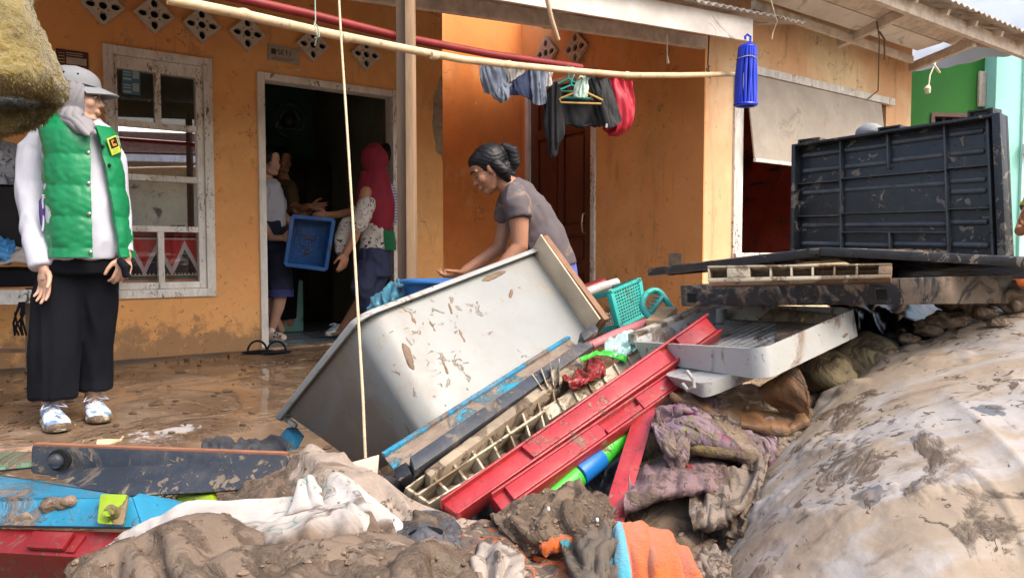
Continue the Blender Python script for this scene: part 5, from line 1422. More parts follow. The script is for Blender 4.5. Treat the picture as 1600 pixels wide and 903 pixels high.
# ------------------------------------------------------------------ small things behind the stack
bs = thing('basket', 'teal plastic basket with a lattice side, tilted behind the grey tub', 'basket', P(968, 512, 2.5))
bq = Q4((968, 512, 2.45), (1006, 492, 2.6), (998, 437, 2.62), (954, 456, 2.47))
lt = MB()
for y in (0, 1): build('frame_rail', bq.box(MB(), -.03, 1.03, y - .045, y + .045, -.012, .008), m_teal, bs, bevel=.003)
for x in (0, 1): build('frame_rail', bq.box(MB(), x - .06, x + .06, .046, .954, -.012, .0075), m_teal, bs, bevel=.003)
for i in range(11):
    lt.prism([bq.pt(i / 11 + .035, .05), bq.pt(i / 11 + .065, .05), bq.pt(i / 11 + .065, .95), bq.pt(i / 11 + .035, .95)], bq.n * .004)
for i in range(12):
    lt.prism([bq.pt(.06, i / 12 + .03, .001), bq.pt(.94, i / 12 + .03, .001), bq.pt(.94, i / 12 + .062, .001), bq.pt(.06, i / 12 + .062, .001)], bq.n * .004)
o = build('lattice', lt, m_teal, bs, smooth=False); o['kind'] = 'stuff'
for a, b in (((954, 457, 2.47), (914, 469, 2.62)), ((968, 511, 2.45), (928, 519, 2.6)), ((998, 438, 2.62), (958, 450, 2.75)), ((914, 469, 2.62), (928, 519, 2.6))):
    build('frame_rail', MB().bar(P(*a), P(*b), .012, .018), m_teal, bs, bevel=.002)
q5 = Q4((932, 514, 2.56), (966, 508, 2.5), (962, 488, 2.6), (930, 492, 2.64))
lt = MB()
for i in range(9): q5.box(lt, i / 9 + .02, i / 9 + .06, 0, 1, -.003, .003)
for i in range(6): q5.box(lt, 0, 1, i / 6 + .02, i / 6 + .08, -.002, .004)
o = build('lattice_floor', lt, m_creampl, bs, smooth=False); o['kind'] = 'stuff'
hp = [P(*q) for q in ((1029, 507, 2.25), (1016, 496, 2.27), (1006, 485, 2.3), (1004, 472, 2.33), (1010, 460, 2.36), (1021, 454, 2.38), (1031, 457, 2.38), (1040, 468, 2.36), (1050, 483, 2.34))]
k = MB().tube([Vector(q) for q in spline([tuple(h) for h in hp], 36)], .0105, 10).tube([P(1015, 491, 2.28), P(1036, 463, 2.37)], .009, 10)
for i in range(5): k.tube([P(1008 + i * 3, 484 - i * 5, 2.3), P(1014 + i * 4, 488 - i * 5.5, 2.3)], .003, 6)
tag(build('dustpan_grip', k, m_teal), 'teal D-shaped plastic handle beside the lattice basket', 'handle')
tag(build('plastic_roll', MB().tube([P(912, 459, 2.75), P(940, 448, 2.8), P(964, 441, 2.85)], .017, 14).tube([P(925, 468, 2.74), P(972, 446, 2.8)], .006, 8), m_whitepl), 'white plastic roll lying across the teal basket', 'roll')
tag(build('red_tray', MB().prism([P(898, 455, 2.9), P(945, 436, 3.0), P(952, 441, 3.0), P(905, 462, 2.9)], (.02, .25, .0)), m_redpl2, bevel=.006), 'red tray edge behind the white plastic roll', 'tray')
tag(build('pink_slat', MB().chain([P(922, 540, 2.05), P(960, 523, 2.12), P(1008, 505, 2.2)], [.015, .0165, .018], 14, None, .8), m_pink), 'pink rounded plastic slat below the teal basket', 'slat')
cloth('plastic_bag', [[(948, 530, 2.1), (975, 520, 2.15), (1000, 512, 2.2)], [(945, 548, 2.0), (975, 540, 2.03), (998, 528, 2.1)], [(955, 562, 1.95), (978, 556, 1.97), (1000, 545, 2.0)]], M('pale_teal_film', (.35, .55, .5), .25, .15, 9, mud=.25, ms=9), 'crumpled pale teal plastic bag under the pink slat', 'bag', 40, 40, .003, amp=.014, fu=4, fv=4, seed=4)
cloth('plastic_bag', [[(878, 590, 1.92), (905, 572, 1.97), (938, 558, 2.0)], [(885, 600, 1.85), (915, 590, 1.88), (945, 570, 1.93)], [(895, 612, 1.84), (920, 600, 1.85), (948, 584, 1.9)]], M('dark_red_film', (.22, .02, .02), .2, .2, 9, mud=.2, ms=9), 'shiny dark red plastic bag stuffed above the cream bar', 'bag', 40, 40, .003, amp=.014, fu=5, fv=3, seed=5)
cloth('green_strip', [[(905, 560, 1.93), (940, 548, 1.97), (980, 556, 1.97)], [(908, 566, 1.92), (940, 556, 1.95), (978, 566, 1.94)]], m_gr, 'thin green plastic strip among the rubbish by the cream bar', 'strip', 30, 8, .003, amp=.006, fu=4, fv=1, seed=8)
tag(build('wood_scrap', MB().bar(P(1022, 508, 2.15), P(1046, 486, 2.3), .05, .03), M('pale_wood_scrap', (.42, .27, .14), .7, .3, 12), bevel=.004), 'pale broken wood scrap beside the teal handle', 'wood')
tag(build('basin', MB().loft([[P(688, 470, 2.95) + Vector((r * cos(a), r * sin(a), z)) for a in [2 * pi * i / 36 for i in range(36)]] for r, z in ((.09, -.10), (.11, -.10), (.145, .075), (.16, .085), (.163, .078), (.158, .07), (.148, .07), (.138, .06), (.105, -.085), (.02, -.086))], caps=False), m_basin), 'round blue plastic basin under the bending woman\'s hand', 'basin')
cloth('plastic_bag', [[(588, 470, 3.0), (605, 450, 3.05), (625, 442, 3.1), (634, 445, 3.1)], [(580, 478, 2.9), (602, 468, 2.88), (622, 462, 2.9), (636, 462, 3.0)], [(578, 490, 2.88), (600, 486, 2.85), (620, 478, 2.88), (636, 475, 2.95)], [(575, 520, 2.9), (600, 520, 2.88), (620, 512, 2.9), (640, 500, 2.95)]], M('teal_blue_film', (.05, .17, .24), .35, .2, 8), 'teal-blue plastic bag sagging behind the tub lip', 'bag', 50, 50, .004, amp=.03, fu=4, fv=3, seed=6)

# ------------------------------------------------------------------ right: stacked black lids, white drawers
m_rib = M('worn_highlight_rib', (0.055, 0.060, 0.068), .4, .3, 12, film=.16, mud=.2, ms=5, spec=.5, mudcol=(.2, .17, .14))  # lighter than the panel: worn plastic plus rib highlights put into the colour
ld = thing('ribbed_board', 'large black ribbed plastic lid standing upright with three hinge tabs', 'lid', P(1400, 400, 2.1))
qb = Q4((1245, 396, 2.36), (1582, 408, 1.86), (1572, 180, 1.90), (1247, 229, 2.42))
build('panel', qb.box(MB(), 0, 1, 0, 1, -.012, 0), m_navy, ld, bevel=.002)
for a, b, c, d in ((0, .02, .0, 1), (.968, 1, .0, 1), (.02, .968, .978, 1), (.02, .968, .0, .02)):
    build('rim', qb.box(MB(), a, b, c, d, .0005, .035), m_navy, ld, bevel=.002)
build('rim', qb.box(MB(), .935, .945, .02, .978, .0005, .02), m_rib, ld, bevel=.001)
s1 = qb.sx(1318); s2 = qb.sx(1393); s3 = qb.sx(1483)
def rib(a, b, c, d, h=.018): build('rib', qb.box(MB(), a, b, c, d, .0005, h), m_rib, ld, bevel=.001)
rib(s1 - .004, s1 + .004, .02, .978); rib(s3 - .004, s3 + .004, .02, .978); rib(s2 - .004, s2 + .004, .70, .978); rib(s2 - .004, s2 + .004, .02, .19)
for y in (.635, .335):
    rib(.02, s1 - .005, y - .004, y + .004); rib(s1 + .005, s3 - .005, y + .01, y + .018); rib(s3 + .005, .934, y + .02, y + .028)
rib(s1 + .005, s3 - .005, .185, .193)
for i, y in enumerate((.90, .755, .555, .475, .255, .09)):
    for a, b in ((.045, s1 - .02), (s1 + .02, s2 - .02 if i in (0, 1, 5) else s3 - .02), (s2 + .02, s3 - .02), (s3 + .02, .905)):
        if a == s2 + .02 and i not in (0, 1, 5): continue
        if b - a > .02 and (i != 3 or a > .3) and (i != 2 or a < .3 or a > .5):
            build('rib', MB().chain([qb.pt(a, y + .012 * (a > .3), .001), qb.pt(b, y + .012 * (a > .3), .001)], [.0085, .0085], 10, None), m_rib, ld)
def tab(px, py0, py1, w, Y):
    q = Q4((px, py0, Y), (px + w, py0 - w * .14, Y - .05), (px + w, py1 - w * .14, Y - .05), (px, py1, Y))
    o = build('hinge_tab', q.box(MB(), 0, 1, 0, 1, -.05, -.004), m_blackm, ld, bevel=.004)
    build('tab_rim', q.box(MB(), 0, 1, .82, 1, -.003, .006), m_navy, o); build('tab_rim', q.box(MB(), 0, .1, 0, .81, -.003, .006), m_navy, o); build('tab_rim', q.box(MB(), .9, 1, 0, .81, -.003, .006), m_navy, o)
    for i in range(3): build('tab_rib', q.box(MB(), .3 + i * .2, .34 + i * .2, .0, .5, -.003, .005), m_navy, o)
tab(1248, 232, 219, 33, 2.40); tab(1373, 213, 200, 35, 2.20); tab(1513, 189, 174, 40, 1.98)
tag(build('bundle', MB().ell(P(1357, 208, 2.5), ((.04, 0, 0), (0, .05, 0), (0, 0, .028)), 20, 12), M('grey_cloth_bundle', (.25, .26, .27), .8, .2), disp=wrinkle(.008, 1, 1, 20)), 'small grey bundle showing over the top edge of the upright lid', 'bundle')
# flat lids lying under it
qf = MB().prism([P(1014, 426, 2.25), P(1278, 396, 1.72), P(1500, 400, 2.0), P(1245, 408, 2.6)], (0, 0, .014))
fl = build('ribbed_board', qf, m_blackm, bevel=.003); tag(fl, 'flat black lid tilted down to the left, its thin edge towards the camera', 'lid')
e = MB().bar(P(1016, 426, 2.245), P(1278, 395, 1.715), .02, .020); build('edge_rim', e, m_navy, fl, bevel=.003)
for i in range(7):
    a = P(1014, 426, 2.25).lerp(P(1278, 396, 1.72), .08 + i * .13); d_ = P(1245, 408, 2.6) - P(1014, 426, 2.25)
    build('rib', MB().bar(a + d_ * .05 - ZZ * .008, a + d_ * .9 - ZZ * .008, .012, .012), m_blackm, fl)
f2 = build('ribbed_board', MB().prism([P(1284, 394, 1.70), P(1640, 412, 1.50), P(1690, 436, 1.95), P(1380, 436, 2.0)], (0, 0, .012)), m_blackm, bevel=.003)
tag(f2, 'flat black lid running out of the picture to the right under the upright lid', 'lid')
build('edge_rim', MB().bar(P(1282, 393, 1.70), P(1640, 411.5, 1.49), .02, .020), m_navy, f2, bevel=.003)
build('corner_clip', MB().bar(P(1272, 398, 1.70), P(1272, 388, 1.70), .014, .03), m_navy, fl, bevel=.003)
# cream slotted bar
sb_ = thing('slotted_bar', 'cream slotted plastic bar with seven openings under the flat black lids', 'bar', P(1130, 440, 1.72))
qv = Q4((1106, 441, 1.74), (1392, 434, 1.56), (1394, 411, 1.57), (1105, 415, 1.75))
build('back_panel', qv.box(MB(), 0, 1, .0, 1, -.05, -.04), m_woodd, sb_)
for a, b in ((.0, .26), (.86, 1)): build('rail', qv.box(MB(), 0, 1, a, b, -.039, .0), m_creampl, sb_, bevel=.003)
xs_ = [0, .012, .115, .25, .36, .375, .475, .49, .59, .605, .705, .72, .82, .835, .935, 1.0]
for i in range(0, len(xs_), 2): build('divider', qv.box(MB(), xs_[i], max(xs_[i] + .012, xs_[i + 1] if i in (2, 14) else 0), .262, .858, -.039, -.001), m_creampl, sb_, bevel=.002)
# black tray
bt = thing('crate', 'shallow black crate with dried mud patches and two square holes under the flat lids', 'crate', P(1260, 478, 1.7))
T0, T1, T2, T3 = P(1051, 447, 1.95), P(1478, 432, 1.55), P(1592, 428, 1.75), P(1180, 438, 2.3)
U0, U1, U2, U3 = P(1053, 479, 1.95), P(1482, 475, 1.55), P(1590, 474, 1.75), P(1180, 470, 2.3)
ring = lambda a, b, c, d, r: round_ring(Quad(a, b, c, d), r, 5)
build('body', MB().loft([ring(U0, U1, U2, U3, .10), ring(T0, T1, T2, T3, .10)]), M('black_crate_caked', (0.010, 0.013, 0.020), .3, .25, 9, film=.08, mud=.46, ms=9, bump=.15, spec=.5, mudcol=(.24, .18, .13), mh=.5), bt, angle=40, bevel=.003)
qt = Quad(U0, U1, T1, T0)
for s_ in (.085, .80):
    o = build('square_hole', qt.box(MB(), s_ - .016, s_ + .016, .20, .60, -.01, .0025), m_black, bt)
    build('hole_rim', qt.box(MB(), s_ - .022, s_ + .022, .60, .66, .0, .004), m_navy, o); build('hole_rim', qt.box(MB(), s_ - .022, s_ - .0165, .2, .6, .0, .004), m_navy, o)
for s_ in (.75, .86): build('seam', qt.box(MB(), s_ - .0015, s_ + .0015, .03, .97, .0, .003), m_navy, bt)
# white drawer and the one under it
dw = thing('tray', 'white plastic drawer with a muddy woven floor, tilted under the black crate', 'drawer', P(1190, 592, 1.5))
r_ = [P(984, 533, 1.95), P(1190, 545, 1.52), P(1338, 481, 1.72), P(1128, 476, 2.2)]
b_ = [P(1000, 562, 1.93), P(1196, 594, 1.50), P(1345, 522, 1.70), P(1135, 505, 2.15)]
rq = Quad(*r_); bq_ = Quad(*b_)
shl = MB().loft([round_ring(bq_, .08, 5), round_ring(rq, .08, 5)], caps=False)
build('side_wall', shl, m_whitepl, dw, solid=.010, angle=45)
build('floor', MB().prism([q + ZZ * .008 for q in round_ring(bq_, .08, 5, -.01)], (0, 0, .006)), M('muddy_drawer_floor', (.40, .40, .38), .4, .1, 9, mud=.55, ms=5, mudcol=(.2, .14, .095)), dw)
wv = MB()
for i in range(16): 
    for j in range(20):
        x0_, y0_ = .05 + i * .056, .05 + j * .045
        a = bq_.pt(x0_, y0_) + ZZ * .0145; 
        wv.add([a, bq_.pt(x0_ + .036, y0_ + .004) + ZZ * .0145, bq_.pt(x0_ + .040, y0_ + .028) + ZZ * .017, bq_.pt(x0_ + .004, y0_ + .024) + ZZ * .017], [(0, 1, 2, 3)])
o = build('weave', wv, M('white_weave', (.42, .42, .40), .4, .1, 9, mud=.5, ms=5, mudcol=(.2, .14, .095)), dw, smooth=False); o['kind'] = 'stuff'
build('mud_cake', MB().prism([q for q in [bq_.pt(.45, .96) + ZZ * .012, bq_.pt(.98, .96) + ZZ * .012, bq_.pt(.98, .45) + ZZ * .014, bq_.pt(.7, .55) + ZZ * .012]], (0, 0, .012)), m_mudl, dw, bevel=.005)
build('mud_cake', MB().prism([bq_.pt(.30, .955) + ZZ * .02, bq_.pt(.93, .955) + ZZ * .02, rq.pt(.90, .957) - ZZ * .012, rq.pt(.45, .957) - ZZ * .004], (-.004, -.012, 0)), m_mudl, dw, bevel=.004)
build('corner_socket', MB().tube([rq.pt(.09, .88) - ZZ * .05, rq.pt(.09, .88)], .016, 14), m_whitepl, dw)
build('yellow_mark', MB().ell(rq.pt(.72, .95) - ZZ * .03, ((.016, 0, 0), (0, .006, 0), (0, 0, .010)), 12, 8), M('yellow_smear', (.5, .36, .02), .5), dw)
lw = thing('container', 'white plastic container partly hidden beneath the white drawer', 'container', P(1100, 622, 1.55))
r2 = [P(1035, 585, 1.72), P(1100, 600, 1.56), P(1260, 545, 1.68), P(1150, 540, 1.95)]
b2 = [P(1050, 600, 1.72), P(1102, 623, 1.56), P(1255, 560, 1.68), P(1150, 555, 1.95)]
build('shell', MB().loft([round_ring(Quad(*b2), .12, 5), round_ring(Quad(*r2), .12, 5)]), m_whitepl, lw, angle=45)
build('wire_handle', MB().tube([P(1074, 580, 1.58), P(1083, 592, 1.55), P(1085, 604, 1.55), P(1075, 610, 1.57), P(1067, 600, 1.6)], .004, 8), m_whitepl, lw)
tag(build('white_strip', MB().bar(P(988, 530, 2.0), P(1112, 478, 2.3), .03, .03), M('muddy_pale_strip', (.5, .46, .38), .6, .2, 9, mud=.5, ms=8), bevel=.004), 'muddy pale strip lying along the far side of the white drawer', 'strip')

# ------------------------------------------------------------------ left: slabs
sl_ = thing('plastic_board', 'black plastic drawer front with a round knob socket, lying on its edge at left', 'drawer', P(240, 772, 1.7))
poly = [P(*q) for q in ((48, 695, 1.78), (446, 710, 1.66), (448, 735, 1.64), (390, 764, 1.62), (316, 770, 1.62), (200, 775, 1.64), (125, 763, 1.68), (72, 742, 1.74), (47, 739, 1.77))]
m_slab = M('scuffed_dark_plastic', (0.026, 0.032, 0.044), .5, .25, 9, film=.12, mud=.22, ms=4, splat=.26, bump=.35, bs=60, mudcol=(.20, .16, .12), mh=.4)
build('front_panel', MB().prism(poly, (.01, .035, -.012)), m_slab, sl_, bevel=.008)
build('top_edge', MB().bar(poly[0] + Vector((.004, .012, -.001)), poly[1] + Vector((0, .012, -.001)), .016, .006), M('faded_orange_edge', (.30, .13, .075), .6, .2), sl_)
kn = P(93, 717, 1.735)
build('knob_socket', MB().tube([kn + Vector((.005, -.002, 0)), kn + Vector((.005, -.012, 0))], .026, 24), m_black, sl_)
build('knob', MB().ell(kn + Vector((.002, -.018, 0)), ((.018, 0, 0), (0, .014, 0), (0, 0, .018)), 18, 10), m_slab, sl_)
bl = thing('tray', 'sky blue plastic drawer with mud blobs and a lime green clip, at the left edge', 'drawer', P(100, 822, 1.5))
qbl = Q4((-60, 820, 1.53), (222, 824, 1.49), (206, 776, 1.53), (-60, 774, 1.57))
build('front', qbl.box(MB(), 0, 1, 0, 1, -.02, 0), m_bluepl, bl, bevel=.006)
build('front', MB().prism([P(206, 776, 1.53), P(222, 824, 1.49), P(300, 828, 1.6), P(305, 794, 1.62)], (.0, .03, 0)), m_bluepl, bl, bevel=.005)
build('floor', MB().prism([P(-60, 776, 1.56), P(206, 778, 1.53), P(305, 796, 1.62), P(200, 770, 1.95), P(-60, 733, 1.95)], (0, 0, -.012)), m_bluepl, bl)
qc = Q4((155, 820, 1.482), (196, 823, 1.478), (204, 775, 1.52), (160, 774, 1.525))
cl = build('clip', MB().prism(round_ring(qc, .10, 4, 0, .004), qc.n * .006), m_lime, bl, bevel=.0015)
build('clip_peg', MB().tube([qc.pt(.62, .36, .0), qc.pt(.60, .34, .03)], [.0135, .0125], 14), m_lime, cl)
build('clip', MB().prism([P(272, 776, 1.66), P(330, 774, 1.62), P(332, 788, 1.6), P(280, 792, 1.64)], (0, .03, 0)), m_lime, bl, bevel=.003)
for i, (a, b, rx, rz) in enumerate(((84, 789, .034, .018), (40, 812, .045, .014), (108, 783, .018, .008))):
    build('mud_blob', MB().ell(P(a, b, 1.535), ((rx, 0, 0), (0, .012, 0), (0, 0, rz)), 24, 12), m_mudl, bl, disp=lambda p_, n: .009 * fbm(p_ * 40, 3))
rd = thing('red_crate', 'dark red plastic drawer side below the sky blue drawer', 'drawer', P(100, 866, 1.5))
qrd = Q4((-60, 860, 1.50), (182, 874, 1.45), (225, 831, 1.5), (-60, 822, 1.55))
build('side', qrd.box(MB(), 0, 1, 0, 1, -.22, 0), m_redpl2, rd, bevel=.006)
a = qrd.sx(52); b = qrd.sx(112)
build('raised_panel', qrd.box(MB(), a, b, .14, .78, .0005, .014), m_redpl2, rd, bevel=.003)
build('raised_panel', qrd.box(MB(), b + .006, b + .06, .12, .76, .0005, .006), m_redpl2, rd, bevel=.002)
tag(build('plank', MB().prism([P(-40, 690, 2.1), P(215, 697, 2.0), P(215, 700, 1.95), P(-40, 706, 1.95)], (0, 0, -.02)), M('pale_wet_board', (.42, .27, .18), .5, .3, 9, mud=.4), bevel=.004), 'pale wet board edge behind the black drawer front', 'plank')
tag(build('green_board', MB().prism([P(-40, 708, 1.95), P(60, 704, 1.92), P(60, 728, 1.85), P(-40, 738, 1.85)], (0, .02, -.01)), M('faded_green_board', (.10, .16, .10), .6, .3, 7, mud=.55, ms=7), bevel=.003), 'faded green muddy board at the left edge above the blue drawer', 'board')
tag(build('twig', MB().tube([P(152, 693, 2.05), P(170, 692, 2.06), P(188, 688, 2.1), P(192, 682, 2.12)], [.012, .012, .004, .003], 8), m_bamboo), 'short cream stick with a curled end on the wet board', 'stick')
cloth('black_cloth', [[(318, 693, 2.35), (350, 689, 2.4), (390, 690, 2.4), (445, 686, 2.3)], [(316, 700, 2.2), (352, 697, 2.2), (395, 697, 2.2), (450, 695, 2.15)], [(318, 712, 2.15), (352, 712, 2.15), (395, 712, 2.15), (455, 715, 2.1)]], M('grey_black_cloth', (.035, .04, .048), .75, .25, 7, mud=.2, ms=6), 'crumpled dark cloth lying behind the black drawer front', 'cloth', 60, 30, .004, amp=.022, fu=5, fv=1.5, seed=3)
tag(build('blue_scrap', MB().prism([P(430, 690, 2.3), P(447, 668, 2.3), P(462, 685, 2.25), P(452, 704, 2.2)], (.02, .03, 0)), m_bluepl, bevel=.003), 'small sky blue plastic scrap beneath the low corner of the grey tub', 'scrap')
tag(build('paper_scrap', MB().prism([P(548, 724, 1.72), P(592, 712, 1.72), P(590, 740, 1.68), P(560, 750, 1.68)], (0, .003, .002)), M('pale_card', (.62, .55, .44), .8, .1, 6)), 'pale card scrap standing below the rope end', 'card')
# sandals by the door sill
sd_ = thing('sandals', 'pair of dark sandals with arched straps left on the floor by the door sill', 'sandals', G(415, 553))
for c in ((402, 552), (432, 553)):
    b = G(c[0], c[1])
    build('sole', MB().ell(b + ZZ * .012, (AX * .12, NA * .045, ZZ * .013), 20, 8), m_black_cl, sd_)
    build('strap', MB().tube([b + AX * .07 * cos(a) + ZZ * (.02 + .075 * sin(a)) for a in [pi * i / 12 for i in range(13)]], .008, 6), m_black_cl, sd_)
# table with things behind the standing woman
tbn = thing('table', 'low dark table against the orange wall behind the standing woman', 'table', G(10, 560))
Yt = 4.35
build('table_top', MB().prism([P(-60, 418, Yt), P(62, 424, Yt), P(62, 448, Yt), P(-60, 450, Yt)], (.1, .35, 0)), m_black_cl, tbn, bevel=.01)
for x in (-40, 48): build('leg', MB().bar(P(x, 450, Yt + .1), P(x, 580, Yt + .1), .04, .04, (0, 1, 0)), m_woodd, tbn)
build('stretcher', MB().bar(P(-60, 548, Yt + .1), P(62, 548, Yt + .1), .03, .02), m_woodd, tbn)
cloth('cloth', [[(-30, 405, Yt + .1), (20, 388, Yt + .1), (58, 388, Yt + .1)], [(-30, 420, Yt - .05), (20, 412, Yt - .05), (60, 412, Yt - .05)]], m_cwhite, 'off-white cloth folded on the low dark table', 'cloth', 30, 20, .01, amp=.02, fu=3, fv=2, seed=2)
cloth('cloth', [[(-40, 452, Yt - .03), (20, 453, Yt - .03), (60, 452, Yt - .03)], [(-40, 474, Yt - .04), (20, 476, Yt - .04), (60, 472, Yt - .04)]], M('spotted_white_cloth', (.5, .5, .48), .8, .1, 6, mud=.3, ms=14, mudcol=(.1, .08, .06)), 'spotted white cloth hanging from the edge of the low dark table', 'cloth', 30, 20, .008, amp=.01, fu=4, fv=1, seed=3)
cloth('plastic_bag', [[(-30, 372, Yt + .1), (0, 372, Yt + .05), (22, 376, Yt + .1)], [(-30, 395, Yt), (0, 394, Yt - .05), (20, 400, Yt)], [(-30, 412, Yt), (0, 412, Yt - .03), (16, 412, Yt)]], M('bright_blue_film', (.05, .22, .5), .4, .25, 9), 'bright blue plastic bag on the low dark table', 'bag', 30, 30, .004, amp=.03, fu=3, fv=3, seed=7)
tag(build('bucket', MB().loft([[P(-4, 290, Yt + .2) + Vector((r * cos(a), r * sin(a), z)) for a in [2 * pi * i / 24 for i in range(24)]] for r, z in ((.02, .28), (.10, .26), (.13, .20), (.14, .1), (.13, .0))], caps=True), M('mottled_grey_enamel', (.28, .31, .38), .5, .3, 25, mud=.3, ms=20, mudcol=(.15, .16, .2)), angle=60), 'mottled blue-grey round pot half hidden at the left edge', 'pot')
tag(build('black_box', MB().prism([P(-60, 290, Yt + .1), P(38, 292, Yt + .1), P(40, 390, Yt + .1), P(-60, 390, Yt + .1)], (.1, .4, 0)), m_blk, bevel=.03), 'black box shape on the low dark table behind the woman', 'box')
k = MB()
for i in range(7):
    rr2 = random.Random(i); x = 30 + rr2.uniform(-9, 9)
    k.tube([P(34 + rr2.uniform(-4, 4), 472, Yt - .05), P(x, 490, Yt - .08), P(x + rr2.uniform(-12, 8), 505, Yt - .06), P(x + rr2.uniform(-4, 10), 524, Yt - .05)], .006, 5)
tag(build('cable_tangle', k, m_black_cl), 'tangle of dark cables hanging below the low dark table', 'cable')

# wall signs and papers
def decal_box(fr, px, w, h, d, mat, name, parent, rot=0):
    x, y = fr.px(*px); f2 = Frame(fr.pt(x, y), Matrix.Rotation(rot, 3, fr.n) @ fr.ex, Matrix.Rotation(rot, 3, fr.n) @ fr.ey, fr.n)
    return f2, build(name, MB().box(f2, -w / 2, w / 2, -h / 2, h / 2, .001, d), mat, parent, bevel=.002)
sg = thing('wall_sign', 'small bent grey sign with a dark emblem hung above the doorway', 'sign', FA.at(443, 85, .02))
f2, o = decal_box(FA, (443, 86), .25, .125, .010, M('pale_sign_metal', (.36, .31, .25), .6, .15, 9, mud=.2, ms=9, mudcol=(.25, .2, .15), mh=.2), 'plate', sg, radians(-2))
sgm = M('sign_print', (.045, .03, .015), .6)
build('emblem', MB().box(f2, -.10, -.062, -.012, .030, .0102, .0115), sgm, sg)
# worn, half legible letters as they appear
def letters(fr, x, y, h, s_, mat, par, z=.0102):
    segs = {'K': [((0, 0), (0, 1)), ((0, .5), (.6, 1)), ((0, .5), (.6, 0))], 'E': [((0, 0), (0, 1)), ((0, 1), (.6, 1)), ((0, .5), (.5, .5)), ((0, 0), (.6, 0))],
            'T': [((.3, 0), (.3, 1)), ((0, 1), (.6, 1))], 'U': [((0, 0), (0, 1)), ((0, 0), (.6, 0)), ((.6, 0), (.6, 1))], 'A': [((0, 0), (.3, 1)), ((.3, 1), (.6, 0)), ((.1, .4), (.5, .4))],
            'R': [((0, 0), (0, 1)), ((0, 1), (.55, 1)), ((.55, 1), (.55, .5)), ((0, .5), (.55, .5)), ((.2, .5), (.6, 0))], 'S': [((0, 0), (.6, 0)), ((.6, 0), (.6, .5)), ((0, .5), (.6, .5)), ((0, .5), (0, 1)), ((0, 1), (.6, 1))], 'I': [((.3, 0), (.3, 1))]}
    for ch in s_:
        mb = MB()
        for (a, b) in segs.get(ch, []):
            p0_ = fr.pt(x + a[0] * h * .9, y + a[1] * h, z); p1_ = fr.pt(x + b[0] * h * .9, y + b[1] * h, z)
            mb.bar(p0_, p1_, h * .16, .0016, fr.n)
        if mb.v: build('letter', mb, mat, par, smooth=False)
        x += h * .85
letters(f2, -.050, -.006, .036, 'SETI', sgm, sg)
for i in range(3): build('text_line', MB().box(f2, -.09, .09 - .02 * i, -.028 - i * .011, -.025 - i * .011, .0102, .0112), M('grey_print', (.2, .16, .12), .6) if i == 0 else sgm, sg)
sg2 = thing('wall_plate', 'small dark brown meter plate with a pale panel on the wall above the cap', 'sign', FA.at(113, 93, .02))
f2, o = decal_box(FA, (113, 93), .19, .115, .006, M('brown_plate', (.09, .035, .02), .6), 'plate', sg2)
build('pale_panel', MB().box(f2, -.035, .082, -.035, .010, .0062, .0072), M('pale_print', (.45, .38, .32), .6), sg2)
for i in range(4): build('text_line', MB().box(f2, -.08, -.045, .03 - i * .02, .035 - i * .02, .0062, .0072), M('pale_print', (.4, .3, .25), .6) if i == 0 else bpy.data.materials['pale_print'], sg2)
for i in range(2): build('text_line', MB().box(f2, -.035, .06, .022 + i * .014, .027 + i * .014, .0062, .0072), bpy.data.materials['pale_print'], sg2)
for i, (px, py) in enumerate(((205, 118), (205, 138))):
    x, y = FA.px(px, py, -.024); f2 = Frame(FA.pt(x, y, -.0255), AX, ZZ)
    t = thing('sticker', ('upper' if i == 0 else 'lower') + ' of two blue and white stickers in the top left window pane', 'sticker', f2.o, 'stickers on the window pane')
    build('paper', MB().box(f2, -.058, .058, -.045, .043, .0, .0006), M('blue_sticker', (.06, .17, .25), .5, .1), t)
    for a, b, c, d in ((.010, .05, -.02, .036), (-.05, .0, -.034, -.022), (-.05, .0, .014, .024), (-.05, .0, -.004, .004)):
        build('print', MB().box(f2, a, b, c, d, .0006, .0009), M('pale_blue_print', (.32, .40, .44), .5) if 'pale_blue_print' not in bpy.data.materials else bpy.data.materials['pale_blue_print'], t)
# red patterned cloth behind the lower panes
def hook_zig(t, tc, vec, c):
    uv = t.sep(tc.outputs['UV']); u, v = uv[0], uv[1]
    tri = t.math('PINGPONG', t.math('MULTIPLY', u, 6.2), 1.0)
    d = t.math('ABSOLUTE', t.math('SUBTRACT', v, t.math('ADD', t.math('MULTIPLY', tri, .52), .24)))
    inside = t.math('GREATER_THAN', v, t.math('ADD', t.math('MULTIPLY', tri, .52), .24))
    c = t.mix(inside, (.03, .018, .018), (.36, .03, .025))
    c = t.mix(t.math('LESS_THAN', d, .085), c, (.42, .36, .35))
    for lo, hi, cc in ((.86, .885, (.4, .34, .32)), (.90, .93, (.02, .015, .015)), (.95, 1.0, (.33, .05, .03)), (.165, .185, (.4, .30, .26)), (.12, .15, (.02, .16, .06)), (.06, .09, (.42, .3, .25)), (.0, .06, (.3, .06, .03)), (.09, .12, (.3, .05, .03))):
        m_ = t.math('MULTIPLY', t.math('GREATER_THAN', v, lo), t.math('LESS_THAN', v, hi)); c = t.mix(m_, c, cc)
    dots = t.math('MULTIPLY', t.math('GREATER_THAN', t.math('SINE', t.math('MULTIPLY', u, 150.)), .2), t.math('MULTIPLY', t.math('GREATER_THAN', v, .185), t.math('LESS_THAN', v, .215)))
    return t.mix(dots, c, (.42, .34, .3))
m_zig = M('red_zigzag_cloth', (.3, .03, .03), .8, .05, hook=hook_zig)
A = np.zeros((14, 60, 3))
